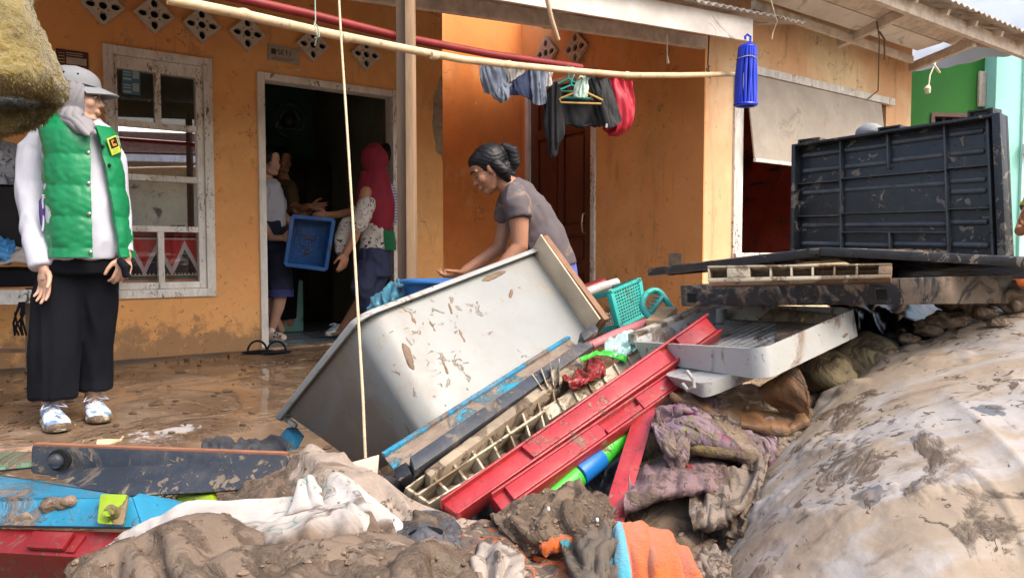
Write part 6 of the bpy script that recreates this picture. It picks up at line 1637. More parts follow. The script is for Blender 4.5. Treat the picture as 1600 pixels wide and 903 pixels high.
for j in range(14):
    for i in range(60):
        A[j, i] = FA.pt(gx0 - .03 + (gx1 - gx0 + .06) * i / 59, gz0 - .02 + (zr[1] - gz0 + .0) * j / 13, -.075 + .012 * sin(i * .5) + .008 * NZ.noise((i * .3, j * .4, 1)))
tag(build('patterned_cloth', MB().grid(A), m_zig, solid=.003), 'red and black zigzag cloth leaning inside the lowest window panes', 'cloth')
# ------------------------------------------------------------------ settled cloth: a sheet a little too large for its bed buckles into folds
def settle(A0, grow=.2, frames=30, lift=.02, stiff=3.0, pin=(), seed=0, noise_amp=.006, bed=.0, selfc=True, pull=0.0, bend=.15, grav=1.0):
    nv, nu = A0.shape[:2]
    N = norm_of(A0)
    ws = bpy.data.scenes.new('settle')
    start = A0 + N * lift
    for j in range(nv):
        for i in range(nu):
            q = Vector(A0[j, i]) * 14
            start[j, i] = start[j, i] + N[j, i] * noise_amp * NZ.noise(q + Vector((seed * 3.1, 0, 0)))
    mb = MB().grid(start)
    me = bpy.data.meshes.new('settle_cloth'); me.from_pydata(mb.v, [], mb.f)
    o = bpy.data.objects.new('settle_cloth', me); ws.collection.objects.link(o)
    mb2 = MB().grid(A0 - N * bed, uv=False); n0 = len(mb2.v)
    mb2.grid(A0 - N * (bed + .08), uv=False)
    ring_ = [i for i in range(nu)] + [j * nu + nu - 1 for j in range(1, nv)] + [(nv - 1) * nu + i for i in range(nu - 2, -1, -1)] + [j * nu for j in range(nv - 2, 0, -1)]
    for k in range(len(ring_)): a_, b_ = ring_[k], ring_[(k + 1) % len(ring_)]; mb2.f.append((a_, b_, b_ + n0, a_ + n0))
    mc = bpy.data.meshes.new('settle_bed'); mc.from_pydata(mb2.v, [], mb2.f); bm = bmesh.new(); bm.from_mesh(mc); bmesh.ops.recalc_face_normals(bm, faces=bm.faces); bm.to_mesh(mc); bm.free()
    c = bpy.data.objects.new('settle_bed', mc); ws.collection.objects.link(c)
    cm = c.modifiers.new('c', 'COLLISION'); c.collision.thickness_outer = .006; c.collision.cloth_friction = 25
    vg = o.vertex_groups.new(name='pin')
    ids = []
    for j in range(nv):
        for i in range(nu):
            e_ = (('t' in pin and j == 0) or ('b' in pin and j == nv - 1) or ('l' in pin and i == 0) or ('r' in pin and i == nu - 1))
            if e_: ids.append(j * nu + i)
    if ids: vg.add(ids, 1.0, 'REPLACE')
    m = o.modifiers.new('c', 'CLOTH'); s = m.settings
    s.quality = 4; s.mass = .25; s.tension_stiffness = s.compression_stiffness = 12 * stiff; s.shear_stiffness = 4 * stiff; s.bending_stiffness = bend
    s.tension_damping = s.compression_damping = 8; s.bending_damping = .5; s.air_damping = 3
    s.shrink_min = -grow; s.shrink_max = -grow
    if ids: s.vertex_group_mass = 'pin'
    s.effector_weights.gravity = grav
    m.collision_settings.collision_quality = 3; m.collision_settings.distance_min = .004
    m.collision_settings.use_self_collision = selfc; m.collision_settings.self_distance_min = .004; m.collision_settings.self_friction = 10
    m.point_cache.frame_start = 1; m.point_cache.frame_end = frames
    for f in range(1, frames + 1): ws.frame_set(f)
    dg = ws.view_layers[0].depsgraph
    ev = o.evaluated_get(dg); mv = ev.to_mesh()
    co = np.empty(len(mv.vertices) * 3, dtype=np.float32); mv.vertices.foreach_get('co', co); ev.to_mesh_clear()
    out = co.reshape(nv, nu, 3).astype(float)
    bpy.data.objects.remove(o); bpy.data.objects.remove(c); bpy.data.meshes.remove(me); bpy.data.meshes.remove(mc); bpy.data.scenes.remove(ws)
    return out
def drape(name, ctrl, mat, label, cat='cloth', nu=70, nv=50, th=.006, group=None, fine=.0, ff=40, pre=None, up=2, **kw):
    A = sheet(ctrl, nu, nv)
    if pre: A = folds(A, **pre)
    A = settle(A, **kw)
    if up > 1:                                    # smooth finer grid through the settled one
        rows = [spline([tuple(p) for p in r], (nu - 1) * up + 1) for r in A]
        cols = [spline([r[i] for r in rows], (nv - 1) * up + 1) for i in range((nu - 1) * up + 1)]
        A = np.array(cols).transpose(1, 0, 2)
    if fine: A = folds(A, amp=1e-6, fine=fine, ff=ff)
    SURF[label] = A
    return tag(build(name, MB().grid(A), mat, solid=th, angle=80), label, cat, group)
# ------------------------------------------------------------------ muddy cloth heap in front
CB = (0.215, 0.158, 0.115)
def mcloth(name, col, mud, **kw):
    a = dict(rough=.8, var=.18, vs_=7, mud=mud, ms=4.5, bump=1.1, bs=42, spec=.3, mh=1.1, splat=.2, mudcol=(.155, .112, .078))
    a.update(kw)
    return M(name, col, **a)
m_mcl = mcloth('mud_soaked_cloth', (0.175, 0.130, 0.095), .5)
m_mcl2 = mcloth('mud_soaked_brown_cloth', (0.14, 0.10, 0.069), .5)
m_beige = mcloth('beige_sheet', (0.30, 0.245, 0.20), .30, mudcol=(.27, .19, .13))
def hook_sheet(lo, hi):
    def hk(t, tc, vec, c):
        uv = t.sep(tc.outputs['UV'])
        n = t.noise(vec, 7, 6, .6, 1.0)
        pr = t.new('ShaderNodeTexVoronoi'); pr.feature = 'DISTANCE_TO_EDGE'; pr.inputs['Scale'].default_value = 16; t.lk(t.mapping(vec, rot=(.4, .6, 0)), pr.inputs['Vector'])
        pm = t.math('MULTIPLY', t.rng(pr.outputs[0], .02, .035, 1, 0), t.rng(t.noise(vec, 9, 3), .55, .6))
        c = t.mix(t.math('MULTIPLY', pm, .8), c, (.16, .27, .22))
        v = t.math('ADD', uv[1], t.math('MULTIPLY', t.math('SUBTRACT', n, .5), .9))
        n2 = t.noise(vec, 25, 5, .7)
        md = t.mix(t.rng(n2, .35, .65), (.095, .066, .046), (.17, .122, .086))
        return t.mix(t.rng(v, lo, hi), c, md)
    return hk
m_sheet = M('white_printed_sheet', (0.46, 0.435, 0.405), .8, .07, 6, mud=.1, ms=9, bump=.4, bs=80, spec=.3, hook=hook_sheet(.30, .46), mh=.4)
m_sheet2 = M('white_printed_flap', (0.41, 0.375, 0.345), .8, .07, 6, mud=.15, ms=9, bump=.4, bs=80, spec=.3, hook=hook_sheet(.18, .55), mh=.4, seed=2)
cloth('bed_sheet', [
    [(440, 748, 1.66), (488, 700, 1.66), (560, 728, 1.60), (650, 785, 1.48), (795, 834, 1.34)],
    [(446, 765, 1.55), (498, 735, 1.52), (570, 755, 1.48), (660, 808, 1.39), (785, 846, 1.30)],
    [(455, 800, 1.47), (512, 785, 1.44), (588, 800, 1.39), (668, 840, 1.33), (772, 866, 1.26)]], m_beige,
    'beige muddy sheet ridged up in front of the grey tub', 'sheet', nu=130, nv=60, th=.005, amp=.015, fu=4, fv=1.5, seed=2, fine=.0014)
cloth('rag', [
    [(345, 790, 1.62), (395, 755, 1.64), (450, 738, 1.66), (510, 735, 1.64), (565, 750, 1.58)],
    [(340, 800, 1.5), (395, 778, 1.5), (450, 768, 1.5), (510, 770, 1.5), (565, 780, 1.48)],
    [(345, 830, 1.42), (400, 822, 1.4), (455, 815, 1.4), (515, 812, 1.4), (570, 810, 1.42)]], m_mcl2,
    'thick mud-caked rag between the black drawer front and the white printed sheet', 'cloth', nu=110, nv=60, th=.006, amp=.018, fu=4.2, fv=2.4, seed=5, fine=.006, ff=45)
cloth('bed_sheet', [
    [(168, 857, 1.36), (235, 821, 1.38), (300, 793, 1.40), (370, 789, 1.40), (432, 786, 1.41), (470, 760, 1.43), (484, 748, 1.44), (498, 782, 1.42), (520, 750, 1.44), (556, 754, 1.43), (596, 786, 1.38), (626, 832, 1.30)],
    [(185, 868, 1.30), (250, 840, 1.29), (318, 815, 1.29), (380, 812, 1.29), (434, 812, 1.29), (470, 796, 1.31), (492, 792, 1.31), (512, 800, 1.29), (536, 790, 1.31), (568, 792, 1.31), (600, 812, 1.29), (632, 846, 1.25)],
    [(192, 885, 1.23), (260, 866, 1.20), (330, 848, 1.18), (390, 845, 1.18), (440, 846, 1.17), (480, 842, 1.17), (505, 840, 1.17), (528, 842, 1.17), (550, 842, 1.18), (580, 846, 1.19), (606, 852, 1.20), (636, 860, 1.21)],
    [(190, 930, 1.15), (260, 918, 1.10), (335, 902, 1.08), (392, 896, 1.08), (440, 890, 1.08), (480, 884, 1.09), (505, 880, 1.10), (530, 880, 1.11), (555, 878, 1.12), (582, 876, 1.14), (608, 874, 1.15), (640, 872, 1.17)]], m_sheet,
    'white sheet with faint green print, its lower half brown with mud, in the left foreground', 'sheet', nu=190, nv=110, th=.005, amp=.016, fu=6.0, fv=2.0, seed=3, fine=.0008, warp=.9)
cloth('sheet_flap', [
    [(392, 838, 1.20), (440, 812, 1.20), (500, 796, 1.22), (545, 792, 1.22), (576, 806, 1.21)],
    [(400, 846, 1.15), (448, 834, 1.12), (508, 826, 1.12), (548, 826, 1.13), (572, 832, 1.15)],
    [(420, 862, 1.13), (460, 862, 1.10), (512, 860, 1.10), (545, 862, 1.11), (562, 862, 1.13)],
    [(424, 868, 1.16), (460, 874, 1.14), (512, 872, 1.14), (545, 872, 1.14), (560, 868, 1.16)]], m_sheet2,
    'folded-over flap of the white printed sheet, muddy below', 'sheet', nu=100, nv=60, th=.005, amp=.010, fu=3.2, fv=2, seed=6, fine=.0008)
drape('blanket', [
    [(120, 912, 1.26), (205, 880, 1.26), (300, 866, 1.22), (420, 878, 1.17), (540, 880, 1.17), (640, 882, 1.18), (735, 896, 1.17)],
    [(118, 930, 1.15), (205, 905, 1.12), (300, 890, 1.08), (420, 896, 1.05), (540, 896, 1.05), (640, 896, 1.07), (740, 910, 1.09)],
    [(115, 965, 1.04), (205, 945, 1.00), (300, 928, .98), (420, 925, .95), (540, 920, .95), (640, 918, .97), (745, 930, 1.0)],
    [(110, 1080, .95), (205, 1060, .9), (300, 1040, .88), (420, 1030, .86), (540, 1030, .86), (640, 1030, .88), (745, 1040, .9)]], m_mcl,
    'brown mud-soaked blanket in deep folds along the bottom edge', 'blanket', nu=67, nv=37, grow=0.17, frames=20, pin='tlrb', selfc=False, bend=16, seed=1, noise_amp=.016, fine=.0022, pre=dict(amp=.017, fu=4, fv=1.8, seed=8, fine=0, warp=1.1))
cloth('blanket', [
    [(455, 880, 1.10), (520, 862, 1.12), (600, 858, 1.12), (680, 870, 1.12), (745, 895, 1.10)],
    [(450, 900, 1.0), (520, 884, 1.0), (600, 880, 1.0), (680, 890, 1.0), (750, 912, 1.0)],
    [(445, 960, .93), (520, 950, .92), (600, 945, .92), (680, 950, .93), (755, 960, .94)]], mcloth('pale_mud_cloth', (.27, .215, .165), .42, seed=4),
    'paler mud-smeared cloth bulging at the bottom centre', 'blanket', nu=110, nv=60, th=.006, amp=.018, fu=2.8, fv=1.6, seed=14, fine=.002)
m_navyrag = mcloth('grey_navy_rag', (.07, .08, .10), .40, seed=3)
cloth('trousers', [
    [(624, 826, 1.34), (652, 806, 1.35), (684, 800, 1.35), (706, 818, 1.33), (718, 846, 1.30)],
    [(626, 846, 1.25), (654, 836, 1.23), (684, 836, 1.23), (708, 846, 1.23), (724, 860, 1.22)],
    [(634, 870, 1.22), (664, 872, 1.19), (694, 868, 1.19), (714, 868, 1.20), (732, 872, 1.20)]], m_navyrag,
    'dark grey-blue muddy trouser leg opening beside the white sheet', 'clothing', nu=80, nv=50, th=.006, amp=.014, fu=4, fv=2, seed=9, fine=.0015)
tag(build('cloth_opening_shade', MB().ell(P(664, 836, 1.235), ((.032, .0, .004), (0, .012, 0), (.0, 0, .014)), 20, 10), m_black_cl, disp=lambda p_, n: .004 * fbm(p_ * 40, 3)), 'black lump painting the shade inside the opening of the grey-blue trouser leg', 'hollow')  # solid black ellipsoid painting the dark inside of the leg
m_batik = M('batik_cloth', (0.10, 0.075, 0.06), .8, .2, 7, mud=.40, ms=6, bump=.5, bs=70, mh=.7, mudcol=(.21, .15, .105),
            hook=lambda t, tc, v, c: t.mix(t.rng(t.noise(v, 22, 4, .6, 2.0), .55, .60), t.mix(t.rng(t.noise(v, 30, 3, .6, 2.5), .56, .6), c, (.30, .22, .16)), (.36, .10, .035)))
cloth('batik_cloth', [
    [(700, 838, 1.32), (750, 818, 1.34), (800, 842, 1.30), (850, 870, 1.26), (915, 895, 1.2)],
    [(712, 860, 1.22), (765, 852, 1.22), (815, 872, 1.19), (865, 895, 1.16), (925, 915, 1.12)],
    [(725, 900, 1.12), (785, 895, 1.10), (835, 912, 1.08), (885, 930, 1.06), (935, 945, 1.04)],
    [(725, 980, 1.0), (790, 980, 1.0), (845, 980, .98), (895, 985, .97), (945, 985, .96)]], m_batik,
    'dark batik cloth with orange and cream pattern, partly muddy, at the bottom centre', 'cloth', nu=120, nv=80, th=.005, amp=.014, fu=4, fv=2.6, seed=10, fine=.001)
cloth('rag', [
    [(736, 892, 1.12), (752, 866, 1.14), (775, 862, 1.14), (798, 872, 1.13), (806, 896, 1.10)],
    [(738, 905, 1.05), (754, 886, 1.04), (776, 884, 1.04), (798, 892, 1.04), (808, 910, 1.04)],
    [(740, 950, 1.0), (755, 940, .99), (778, 938, .99), (800, 940, .99), (812, 950, 1.0)]], mcloth('pale_rag', (.33, .285, .245), .28, seed=7),
    'small pale crumpled rag at the bottom between blanket and batik cloth', 'cloth', nu=70, nv=40, th=.005, amp=.022, fu=3.5, fv=1.4, seed=12, fine=.001)
cloth('rag', [
    [(768, 812, 1.36), (815, 792, 1.38), (855, 775, 1.40), (895, 763, 1.41), (930, 775, 1.39), (945, 795, 1.36)],
    [(778, 826, 1.28), (820, 818, 1.26), (860, 806, 1.26), (900, 798, 1.26), (935, 802, 1.28), (950, 815, 1.29)],
    [(808, 850, 1.23), (838, 850, 1.21), (868, 842, 1.20), (905, 836, 1.20), (938, 828, 1.23), (955, 830, 1.26)],
    [(815, 862, 1.25), (842, 862, 1.24), (870, 858, 1.23), (905, 850, 1.23), (938, 842, 1.25), (958, 838, 1.28)]], m_mcl2,
    'heavily mud-caked rag with a curled rim under the red slats', 'cloth', 110, 80, .006, amp=.018, fu=4.5, fv=2.6, seed=13, fine=.010, ff=50)
# orange towel with a turquoise border
def hook_towel(t, tc, vec, c):
    u = t.sep(tc.outputs['UV'])[0]
    c = t.mix(t.rng(u, .285, .30), (.07, .36, .46), c)
    return t.mix(t.rng(u, .03, .06), (.03, .028, .03), c)
m_towel = M('orange_towel', (0.50, 0.10, 0.014), .9, .12, 10, mud=.22, ms=5, bump=.7, bs=180, spec=.2, film=.15, hook=hook_towel, sheen=.3, mudcol=(.25, .17, .11), mh=.6)
cloth('towel', [
    [(950, 838, 1.26), (962, 826, 1.28), (985, 822, 1.28), (1015, 823, 1.28), (1045, 838, 1.25), (1072, 866, 1.21)],
    [(952, 862, 1.17), (966, 852, 1.16), (988, 850, 1.16), (1018, 854, 1.15), (1050, 870, 1.14), (1084, 892, 1.12)],
    [(958, 905, 1.08), (972, 902, 1.06), (992, 903, 1.06), (1024, 905, 1.05), (1060, 912, 1.05), (1098, 922, 1.05)],
    [(962, 1000, 1.0), (978, 1000, .98), (998, 1000, .98), (1030, 1000, .98), (1066, 1000, .98), (1105, 1000, .98)]], m_towel,
    'bright orange towel with a turquoise border folded at the bottom, right of centre', 'towel', 120, 70, .008, amp=.008, fu=4.5, fv=1.3, seed=15, fine=.0012, oct=2, warp=.5, pleat=(4.2, .016))
m_orange = M('orange_towel_plain', (0.50, 0.10, 0.014), .9, .12, 10, mud=.22, ms=6, bump=.7, bs=180, spec=.2, sheen=.3)
cloth('towel', [
    [(786, 814, 1.31), (800, 812, 1.31), (815, 826, 1.29), (835, 850, 1.27), (868, 874, 1.22), (900, 890, 1.18)],
    [(790, 824, 1.28), (800, 826, 1.27), (812, 842, 1.25), (832, 864, 1.22), (862, 888, 1.18), (895, 904, 1.15)]], m_orange,
    'strip of orange towel pinched between the mud-caked rag and the batik cloth', 'towel', 90, 24, .008, amp=.006, fu=6, fv=1, seed=16, fine=.001)
cloth('towel', [
    [(842, 838, 1.22), (870, 836, 1.24), (900, 832, 1.25), (935, 833, 1.26)],
    [(846, 852, 1.19), (872, 848, 1.20), (900, 845, 1.20), (932, 846, 1.22)],
    [(850, 866, 1.19), (876, 862, 1.19), (902, 858, 1.19), (930, 858, 1.2)]], m_orange,
    'short orange towel roll lying across below the mud-caked rag', 'towel', 70, 24, .008, amp=.008, fu=5, fv=1.4, seed=17, fine=.001)
cloth('cloth_scrap', [[(876, 842, 1.20), (888, 848, 1.19), (896, 866, 1.17)], [(880, 858, 1.165), (886, 868, 1.16), (892, 880, 1.15)]], M('teal_towel', (.05, .22, .26), .9, .1), 'small teal cloth scrap between two orange towel folds', 'cloth', 24, 14, .006, amp=.004, fu=2, fv=1)
m_dkrag = mcloth('dark_grey_rag', (.10, .085, .07), .34, seed=9)
cloth('rag', [
    [(895, 858, 1.20), (912, 838, 1.24), (935, 826, 1.26), (958, 834, 1.24)],
    [(890, 876, 1.15), (912, 862, 1.14), (938, 856, 1.14), (960, 862, 1.14)],
    [(900, 905, 1.09), (918, 900, 1.07), (940, 898, 1.07), (964, 900, 1.08)],
    [(905, 980, 1.0), (925, 980, 1.0), (945, 980, 1.0), (968, 980, 1.0)]], m_dkrag,
    'dark grey-brown rag bundled against the turquoise border of the towel', 'cloth', nu=70, nv=60, th=.008, amp=.020, fu=2.6, fv=2.6, seed=18, fine=.0015)
# right hand rags
drape('cloth_bundle', [
    [(980, 830, 1.42), (1008, 765, 1.50), (1060, 735, 1.56), (1120, 722, 1.58), (1195, 712, 1.56)],
    [(975, 845, 1.36), (1018, 800, 1.40), (1070, 772, 1.44), (1130, 760, 1.46), (1190, 750, 1.46)],
    [(995, 855, 1.30), (1038, 828, 1.33), (1080, 812, 1.35), (1132, 800, 1.37), (1180, 792, 1.38)],
    [(1040, 875, 1.24), (1070, 868, 1.26), (1102, 858, 1.28), (1135, 850, 1.29), (1165, 846, 1.3)],
    [(1085, 930, 1.16), (1105, 930, 1.17), (1125, 930, 1.18), (1150, 925, 1.19), (1175, 920, 1.2)]], m_mcl2,
    'brown mud-soaked cloth bundle between the red strut and the big muddy mattress', 'cloth', nu=70, nv=54, grow=0.17, frames=20, pin='tlrb', selfc=False, bend=16, seed=6, noise_amp=.016, fine=.002, pre=dict(amp=.016, fu=2.6, fv=3, seed=20, fine=0))
m_purple = M('purple_floral_cloth', (0.19, 0.13, 0.155), .8, .15, 8, mud=.56, ms=6, bump=.5, bs=70, mh=.9, mudcol=(.225, .165, .115),
             hook=lambda t, tc, v, c: t.mix(t.rng(t.noise(v, 24, 3, .5, 1.2), .66, .69), t.mix(t.rng(t.noise(v, 14, 3, .5, 1.4), .60, .64), c, (.20, .05, .12)), (.13, .14, .05)))
drape('floral_cloth', [
    [(1022, 668, 1.60), (1050, 648, 1.63), (1078, 632, 1.66), (1130, 644, 1.65), (1190, 664, 1.64), (1258, 664, 1.66)],
    [(1026, 684, 1.54), (1056, 668, 1.55), (1088, 658, 1.56), (1140, 672, 1.55), (1198, 690, 1.54), (1250, 684, 1.57)],
    [(1040, 694, 1.51), (1070, 686, 1.51), (1102, 688, 1.51), (1152, 704, 1.50), (1200, 720, 1.50), (1244, 700, 1.54)],
    [(1048, 700, 1.54), (1076, 694, 1.54), (1106, 696, 1.54), (1154, 712, 1.53), (1200, 728, 1.53), (1244, 708, 1.56)]], m_purple,
    'muddy mauve floral cloth folded below the brown leather mat', 'cloth', nu=70, nv=36, grow=0.12, frames=20, pin='tlrb', selfc=False, bend=10, seed=8, noise_amp=.016, fine=.0012)
cloth('cloth_flap', [
    [(1020, 666, 1.52), (1048, 676, 1.50), (1078, 690, 1.50)],
    [(1034, 700, 1.48), (1056, 704, 1.46), (1074, 706, 1.47)],
    [(1050, 730, 1.47), (1060, 732, 1.46), (1068, 728, 1.47)]], m_purple,
    'hanging corner flap of the muddy mauve floral cloth', 'cloth', 50, 50, .006, amp=.008, fu=3, fv=2, seed=22, fine=.003)
cloth('rag', [
    [(1000, 690, 1.72), (1030, 672, 1.74), (1070, 690, 1.72), (1120, 700, 1.72), (1190, 715, 1.7)],
    [(995, 730, 1.62), (1030, 722, 1.62), (1070, 726, 1.60), (1120, 730, 1.6), (1190, 735, 1.58)],
    [(985, 790, 1.52), (1020, 780, 1.52), (1070, 765, 1.52), (1120, 755, 1.52), (1190, 750, 1.52)]], mcloth('rosy_mud_rag', (.22, .14, .12), .5, seed=5),
    'rosy brown muddy rag in the hollow below the floral cloth', 'cloth', nu=110, nv=60, th=.006, amp=.024, fu=3.4, fv=2.6, seed=23, fine=.003)
tag(build('yellow_scrap', MB().ell(P(1112, 706, 1.49), ((.045, .0, -.006), (0, .012, 0), (.003, 0, .012)), 24, 12), mcloth('mustard_scrap', (.20, .15, .06), .55), disp=lambda p_, n: .006 * fbm(p_ * 30, 3)), 'mustard yellow muddy scrap in the fold below the floral cloth', 'scrap')
tag(build('red_scrap', MB().tube([P(1060, 738, 1.48), P(1072, 730, 1.47), P(1086, 738, 1.48)], [.008, .012, .006], 10), M('crimson_cloth', (.16, .01, .02), .7, mud=.3), disp=lambda p_, n: .003 * fbm(p_ * 50, 2)), 'small crimson cloth scrap poking out of the muddy rags', 'scrap')
m_leather = M('brown_leather_mat', (0.14, 0.068, 0.028), .6, .25, 7, mud=.42, ms=6, bump=.4, bs=90, mudcol=(.17, .115, .075), mh=.6)
cloth('leather_mat', [
    [(1188, 608, 1.64), (1218, 590, 1.62), (1246, 571, 1.60)],
    [(1192, 622, 1.62), (1230, 606, 1.585), (1258, 596, 1.57)],
    [(1212, 636, 1.62), (1244, 630, 1.58), (1265, 628, 1.56)],
    [(1236, 662, 1.60), (1252, 656, 1.58), (1264, 650, 1.57)]], m_leather,
    'curled brown leather-like flap standing up under the corner of the white drawer', 'mat', 60, 50, .010, amp=.006, fu=2, fv=2, seed=24, fine=.0015)
cloth('leather_mat', [
    [(1048, 606, 1.95), (1110, 600, 1.98), (1165, 606, 1.98), (1215, 612, 1.95), (1250, 618, 1.85)],
    [(1046, 613, 1.72), (1108, 628, 1.70), (1165, 640, 1.68), (1220, 648, 1.66), (1256, 646, 1.62)],
    [(1048, 618, 1.64), (1108, 643, 1.60), (1165, 663, 1.555), (1222, 670, 1.545), (1262, 657, 1.55)],
    [(1052, 624, 1.66), (1108, 649, 1.62), (1165, 669, 1.575), (1222, 676, 1.565), (1262, 663, 1.57)]], m_leather,
    'muddy brown mat lying flat in the hollow, its front edge above the floral cloth', 'mat', 90, 50, .010, amp=.012, fu=4, fv=2, seed=25, fine=.002)
cloth('foam_strip', [
    [(1110, 614, 1.80), (1150, 628, 1.76), (1195, 634, 1.73), (1236, 634, 1.70)],
    [(1118, 630, 1.68), (1152, 645, 1.655), (1196, 653, 1.635), (1236, 650, 1.62)]], mcloth('grey_foam', (.30, .25, .19), .45, ms=10), 'dirty grey foam strip lying on the brown mat', 'foam', 60, 20, .016, amp=.006, fu=3, fv=1, seed=29)
cloth('rag', [
    [(1270, 590, 1.85), (1300, 600, 1.84), (1335, 595, 1.85)],
    [(1262, 625, 1.72), (1290, 640, 1.70), (1320, 625, 1.72)],
    [(1250, 670, 1.60), (1272, 680, 1.60), (1300, 655, 1.64)],
    [(1230, 720, 1.52), (1250, 720, 1.53), (1280, 690, 1.58)]], m_mcl2, 'greenish-brown rag wedged between the brown mat and the mattress', 'cloth', nu=60, nv=70, th=.006, amp=.02, fu=3, fv=4, seed=33, fine=.002)
m_olive = mcloth('olive_mud_cloth', (.23, .185, .10), .36, seed=6)
for nm, c, ax_, lb, sd2 in (('cloth_roll', (1348, 566, 1.80), ((.085, .0, .028), (0, .11, 0), (-.02, 0, .062)), 'olive brown rolled cloth below the black gap, next to the muddy mattress', 1), ('cloth_roll', (1286, 580, 1.78), ((.055, .0, -.012), (0, .11, 0), (.012, 0, .048)), 'smaller olive rolled cloth just right of the brown leather mat', 2)):
    tag(build(nm, MB().ell(P(*c), ax_, 40, 24), m_olive, disp=wrinkle(.014, 1, 1.0, 14, sd2), base=P(*c)), lb, 'cloth')
m_gapshade = M('black_gap_shade', (.008, .008, .009), .3, .3, 9, mud=.2, ms=6, spec=.5)  # near-black surface added to paint the shade in deep gaps of the heap
cloth('dark_gap_fill', [
    [(1280, 460, 2.3), (1360, 462, 2.25), (1450, 464, 2.2), (1640, 462, 2.15)],
    [(1300, 500, 1.98), (1365, 506, 1.95), (1450, 506, 1.92), (1640, 490, 1.9)],
    [(1310, 570, 1.9), (1370, 552, 1.84), (1450, 540, 1.82), (1640, 520, 1.84)]], m_gapshade, 'black fill for the shaded gap under the black crate', 'sheet', 70, 50, .004, amp=.03, fu=4, fv=3, seed=26, fine=.004)
cloth('dark_gap_fill', [
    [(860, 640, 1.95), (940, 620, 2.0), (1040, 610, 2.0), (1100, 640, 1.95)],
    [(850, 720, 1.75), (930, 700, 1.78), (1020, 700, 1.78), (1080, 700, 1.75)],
    [(840, 820, 1.55), (920, 815, 1.55), (1000, 815, 1.55), (1050, 790, 1.55)]], m_gapshade, 'black fill painting the shade in the hollow beneath the red slats', 'sheet', 60, 60, .004, amp=.03, fu=4, fv=4, seed=27, fine=.004)  # added sheet: its black stands for the shadowed void under the slats
cloth('dark_gap_fill', [
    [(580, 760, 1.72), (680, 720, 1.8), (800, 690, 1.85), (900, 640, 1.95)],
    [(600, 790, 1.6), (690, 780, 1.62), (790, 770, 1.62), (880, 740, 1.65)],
    [(620, 830, 1.5), (700, 830, 1.5), (790, 820, 1.5), (860, 810, 1.5)]], m_gapshade, 'black fill for the dark gap between the lattice crate and the beige sheet', 'sheet', 60, 50, .004, amp=.02, fu=4, fv=3, seed=28, fine=.004)

m_lay1 = mcloth('grey_brown_layer', (.20, .16, .13), .42, seed=11); m_lay2 = mcloth('mauve_brown_layer', (.19, .125, .13), .42, seed=12)
cloth('cloth', [
    [(985, 742, 1.50), (1020, 722, 1.54), (1062, 716, 1.55), (1100, 722, 1.53), (1135, 732, 1.50)],
    [(980, 765, 1.42), (1018, 748, 1.44), (1062, 740, 1.45), (1102, 744, 1.44), (1140, 752, 1.43)],
    [(974, 792, 1.37), (1014, 776, 1.38), (1060, 764, 1.39), (1104, 764, 1.39), (1142, 768, 1.39)],
    [(974, 797, 1.39), (1014, 781, 1.40), (1060, 769, 1.41), (1104, 769, 1.41), (1142, 773, 1.41)]], m_lay2, 'mauve-brown cloth layer with a turned edge right of the red strut', 'cloth', 100, 60, .005, amp=.012, fu=5, fv=1.6, seed=51, fine=.0015)
cloth('cloth', [
    [(1085, 760, 1.46), (1120, 742, 1.49), (1165, 730, 1.50), (1205, 712, 1.50)],
    [(1078, 790, 1.38), (1118, 774, 1.39), (1162, 762, 1.40), (1196, 745, 1.42)],
    [(1082, 822, 1.32), (1118, 812, 1.32), (1152, 800, 1.33), (1182, 780, 1.36)],
    [(1084, 828, 1.34), (1118, 818, 1.34), (1152, 806, 1.35), (1182, 786, 1.38)]], m_lay1, 'grey-brown cloth layer slanting down beside the muddy mattress', 'cloth', 90, 60, .005, amp=.014, fu=4, fv=2, seed=52, fine=.0015)
cloth('cloth', [
    [(1090, 866, 1.22), (1105, 858, 1.24), (1122, 862, 1.24), (1138, 874, 1.22)],
    [(1088, 884, 1.16), (1106, 878, 1.17), (1124, 882, 1.17), (1140, 892, 1.16)],
    [(1096, 910, 1.10), (1110, 908, 1.10), (1126, 910, 1.10), (1142, 914, 1.10)]], m_lay1, 'small grey-brown cloth end between the orange towel and the mattress', 'cloth', 60, 40, .005, amp=.012, fu=3, fv=2, seed=53, fine=.0015)
# grit, crumbs and pale bits lying on the soaked cloth
gm_ = MB(); rr_ = random.Random(77)
for lb_, cnt in (('brown mud-soaked blanket in deep folds along the bottom edge', 260), ('paler mud-smeared cloth bulging at the bottom centre', 90), ('thick mud-caked rag between the black drawer front and the white printed sheet', 120), ('heavily mud-caked rag with a curled rim under the red slats', 150),
                 ('brown mud-soaked cloth bundle between the red strut and the big muddy mattress', 200), ('white sheet with faint green print, its lower half brown with mud, in the left foreground', 26), ('beige muddy sheet ridged up in front of the grey tub', 30), ('dark batik cloth with orange and cream pattern, partly muddy, at the bottom centre', 60), ('muddy mauve floral cloth folded below the brown leather mat', 60)):
    AA = SURF[lb_]; N2 = norm_of(AA)
    for _ in range(cnt):
        j = rr_.randrange(1, AA.shape[0] - 1); i = rr_.randrange(1, AA.shape[1] - 1)
        r = rr_.uniform(.001, .0036) * (1 if rr_.random() < .9 or 'sheet' in lb_ else 1.9); c = Vector(AA[j, i]) + Vector(N2[j, i]) * (.003 + r * .2)
        a = rr_.uniform(0, 6.28)
        gm_.ell(c, ((r * 1.5 * cos(a), r * 1.5 * sin(a), r * .3), (-r * sin(a), r * cos(a), 0), (0, 0, r * .8)), 7, 4)
tag(build('mud_grit', gm_, m_mudl, base=Vector((0, 0, 0))), 'small lumps of mud grit stuck all over the soaked cloth heap', 'mud', kind='stuff')
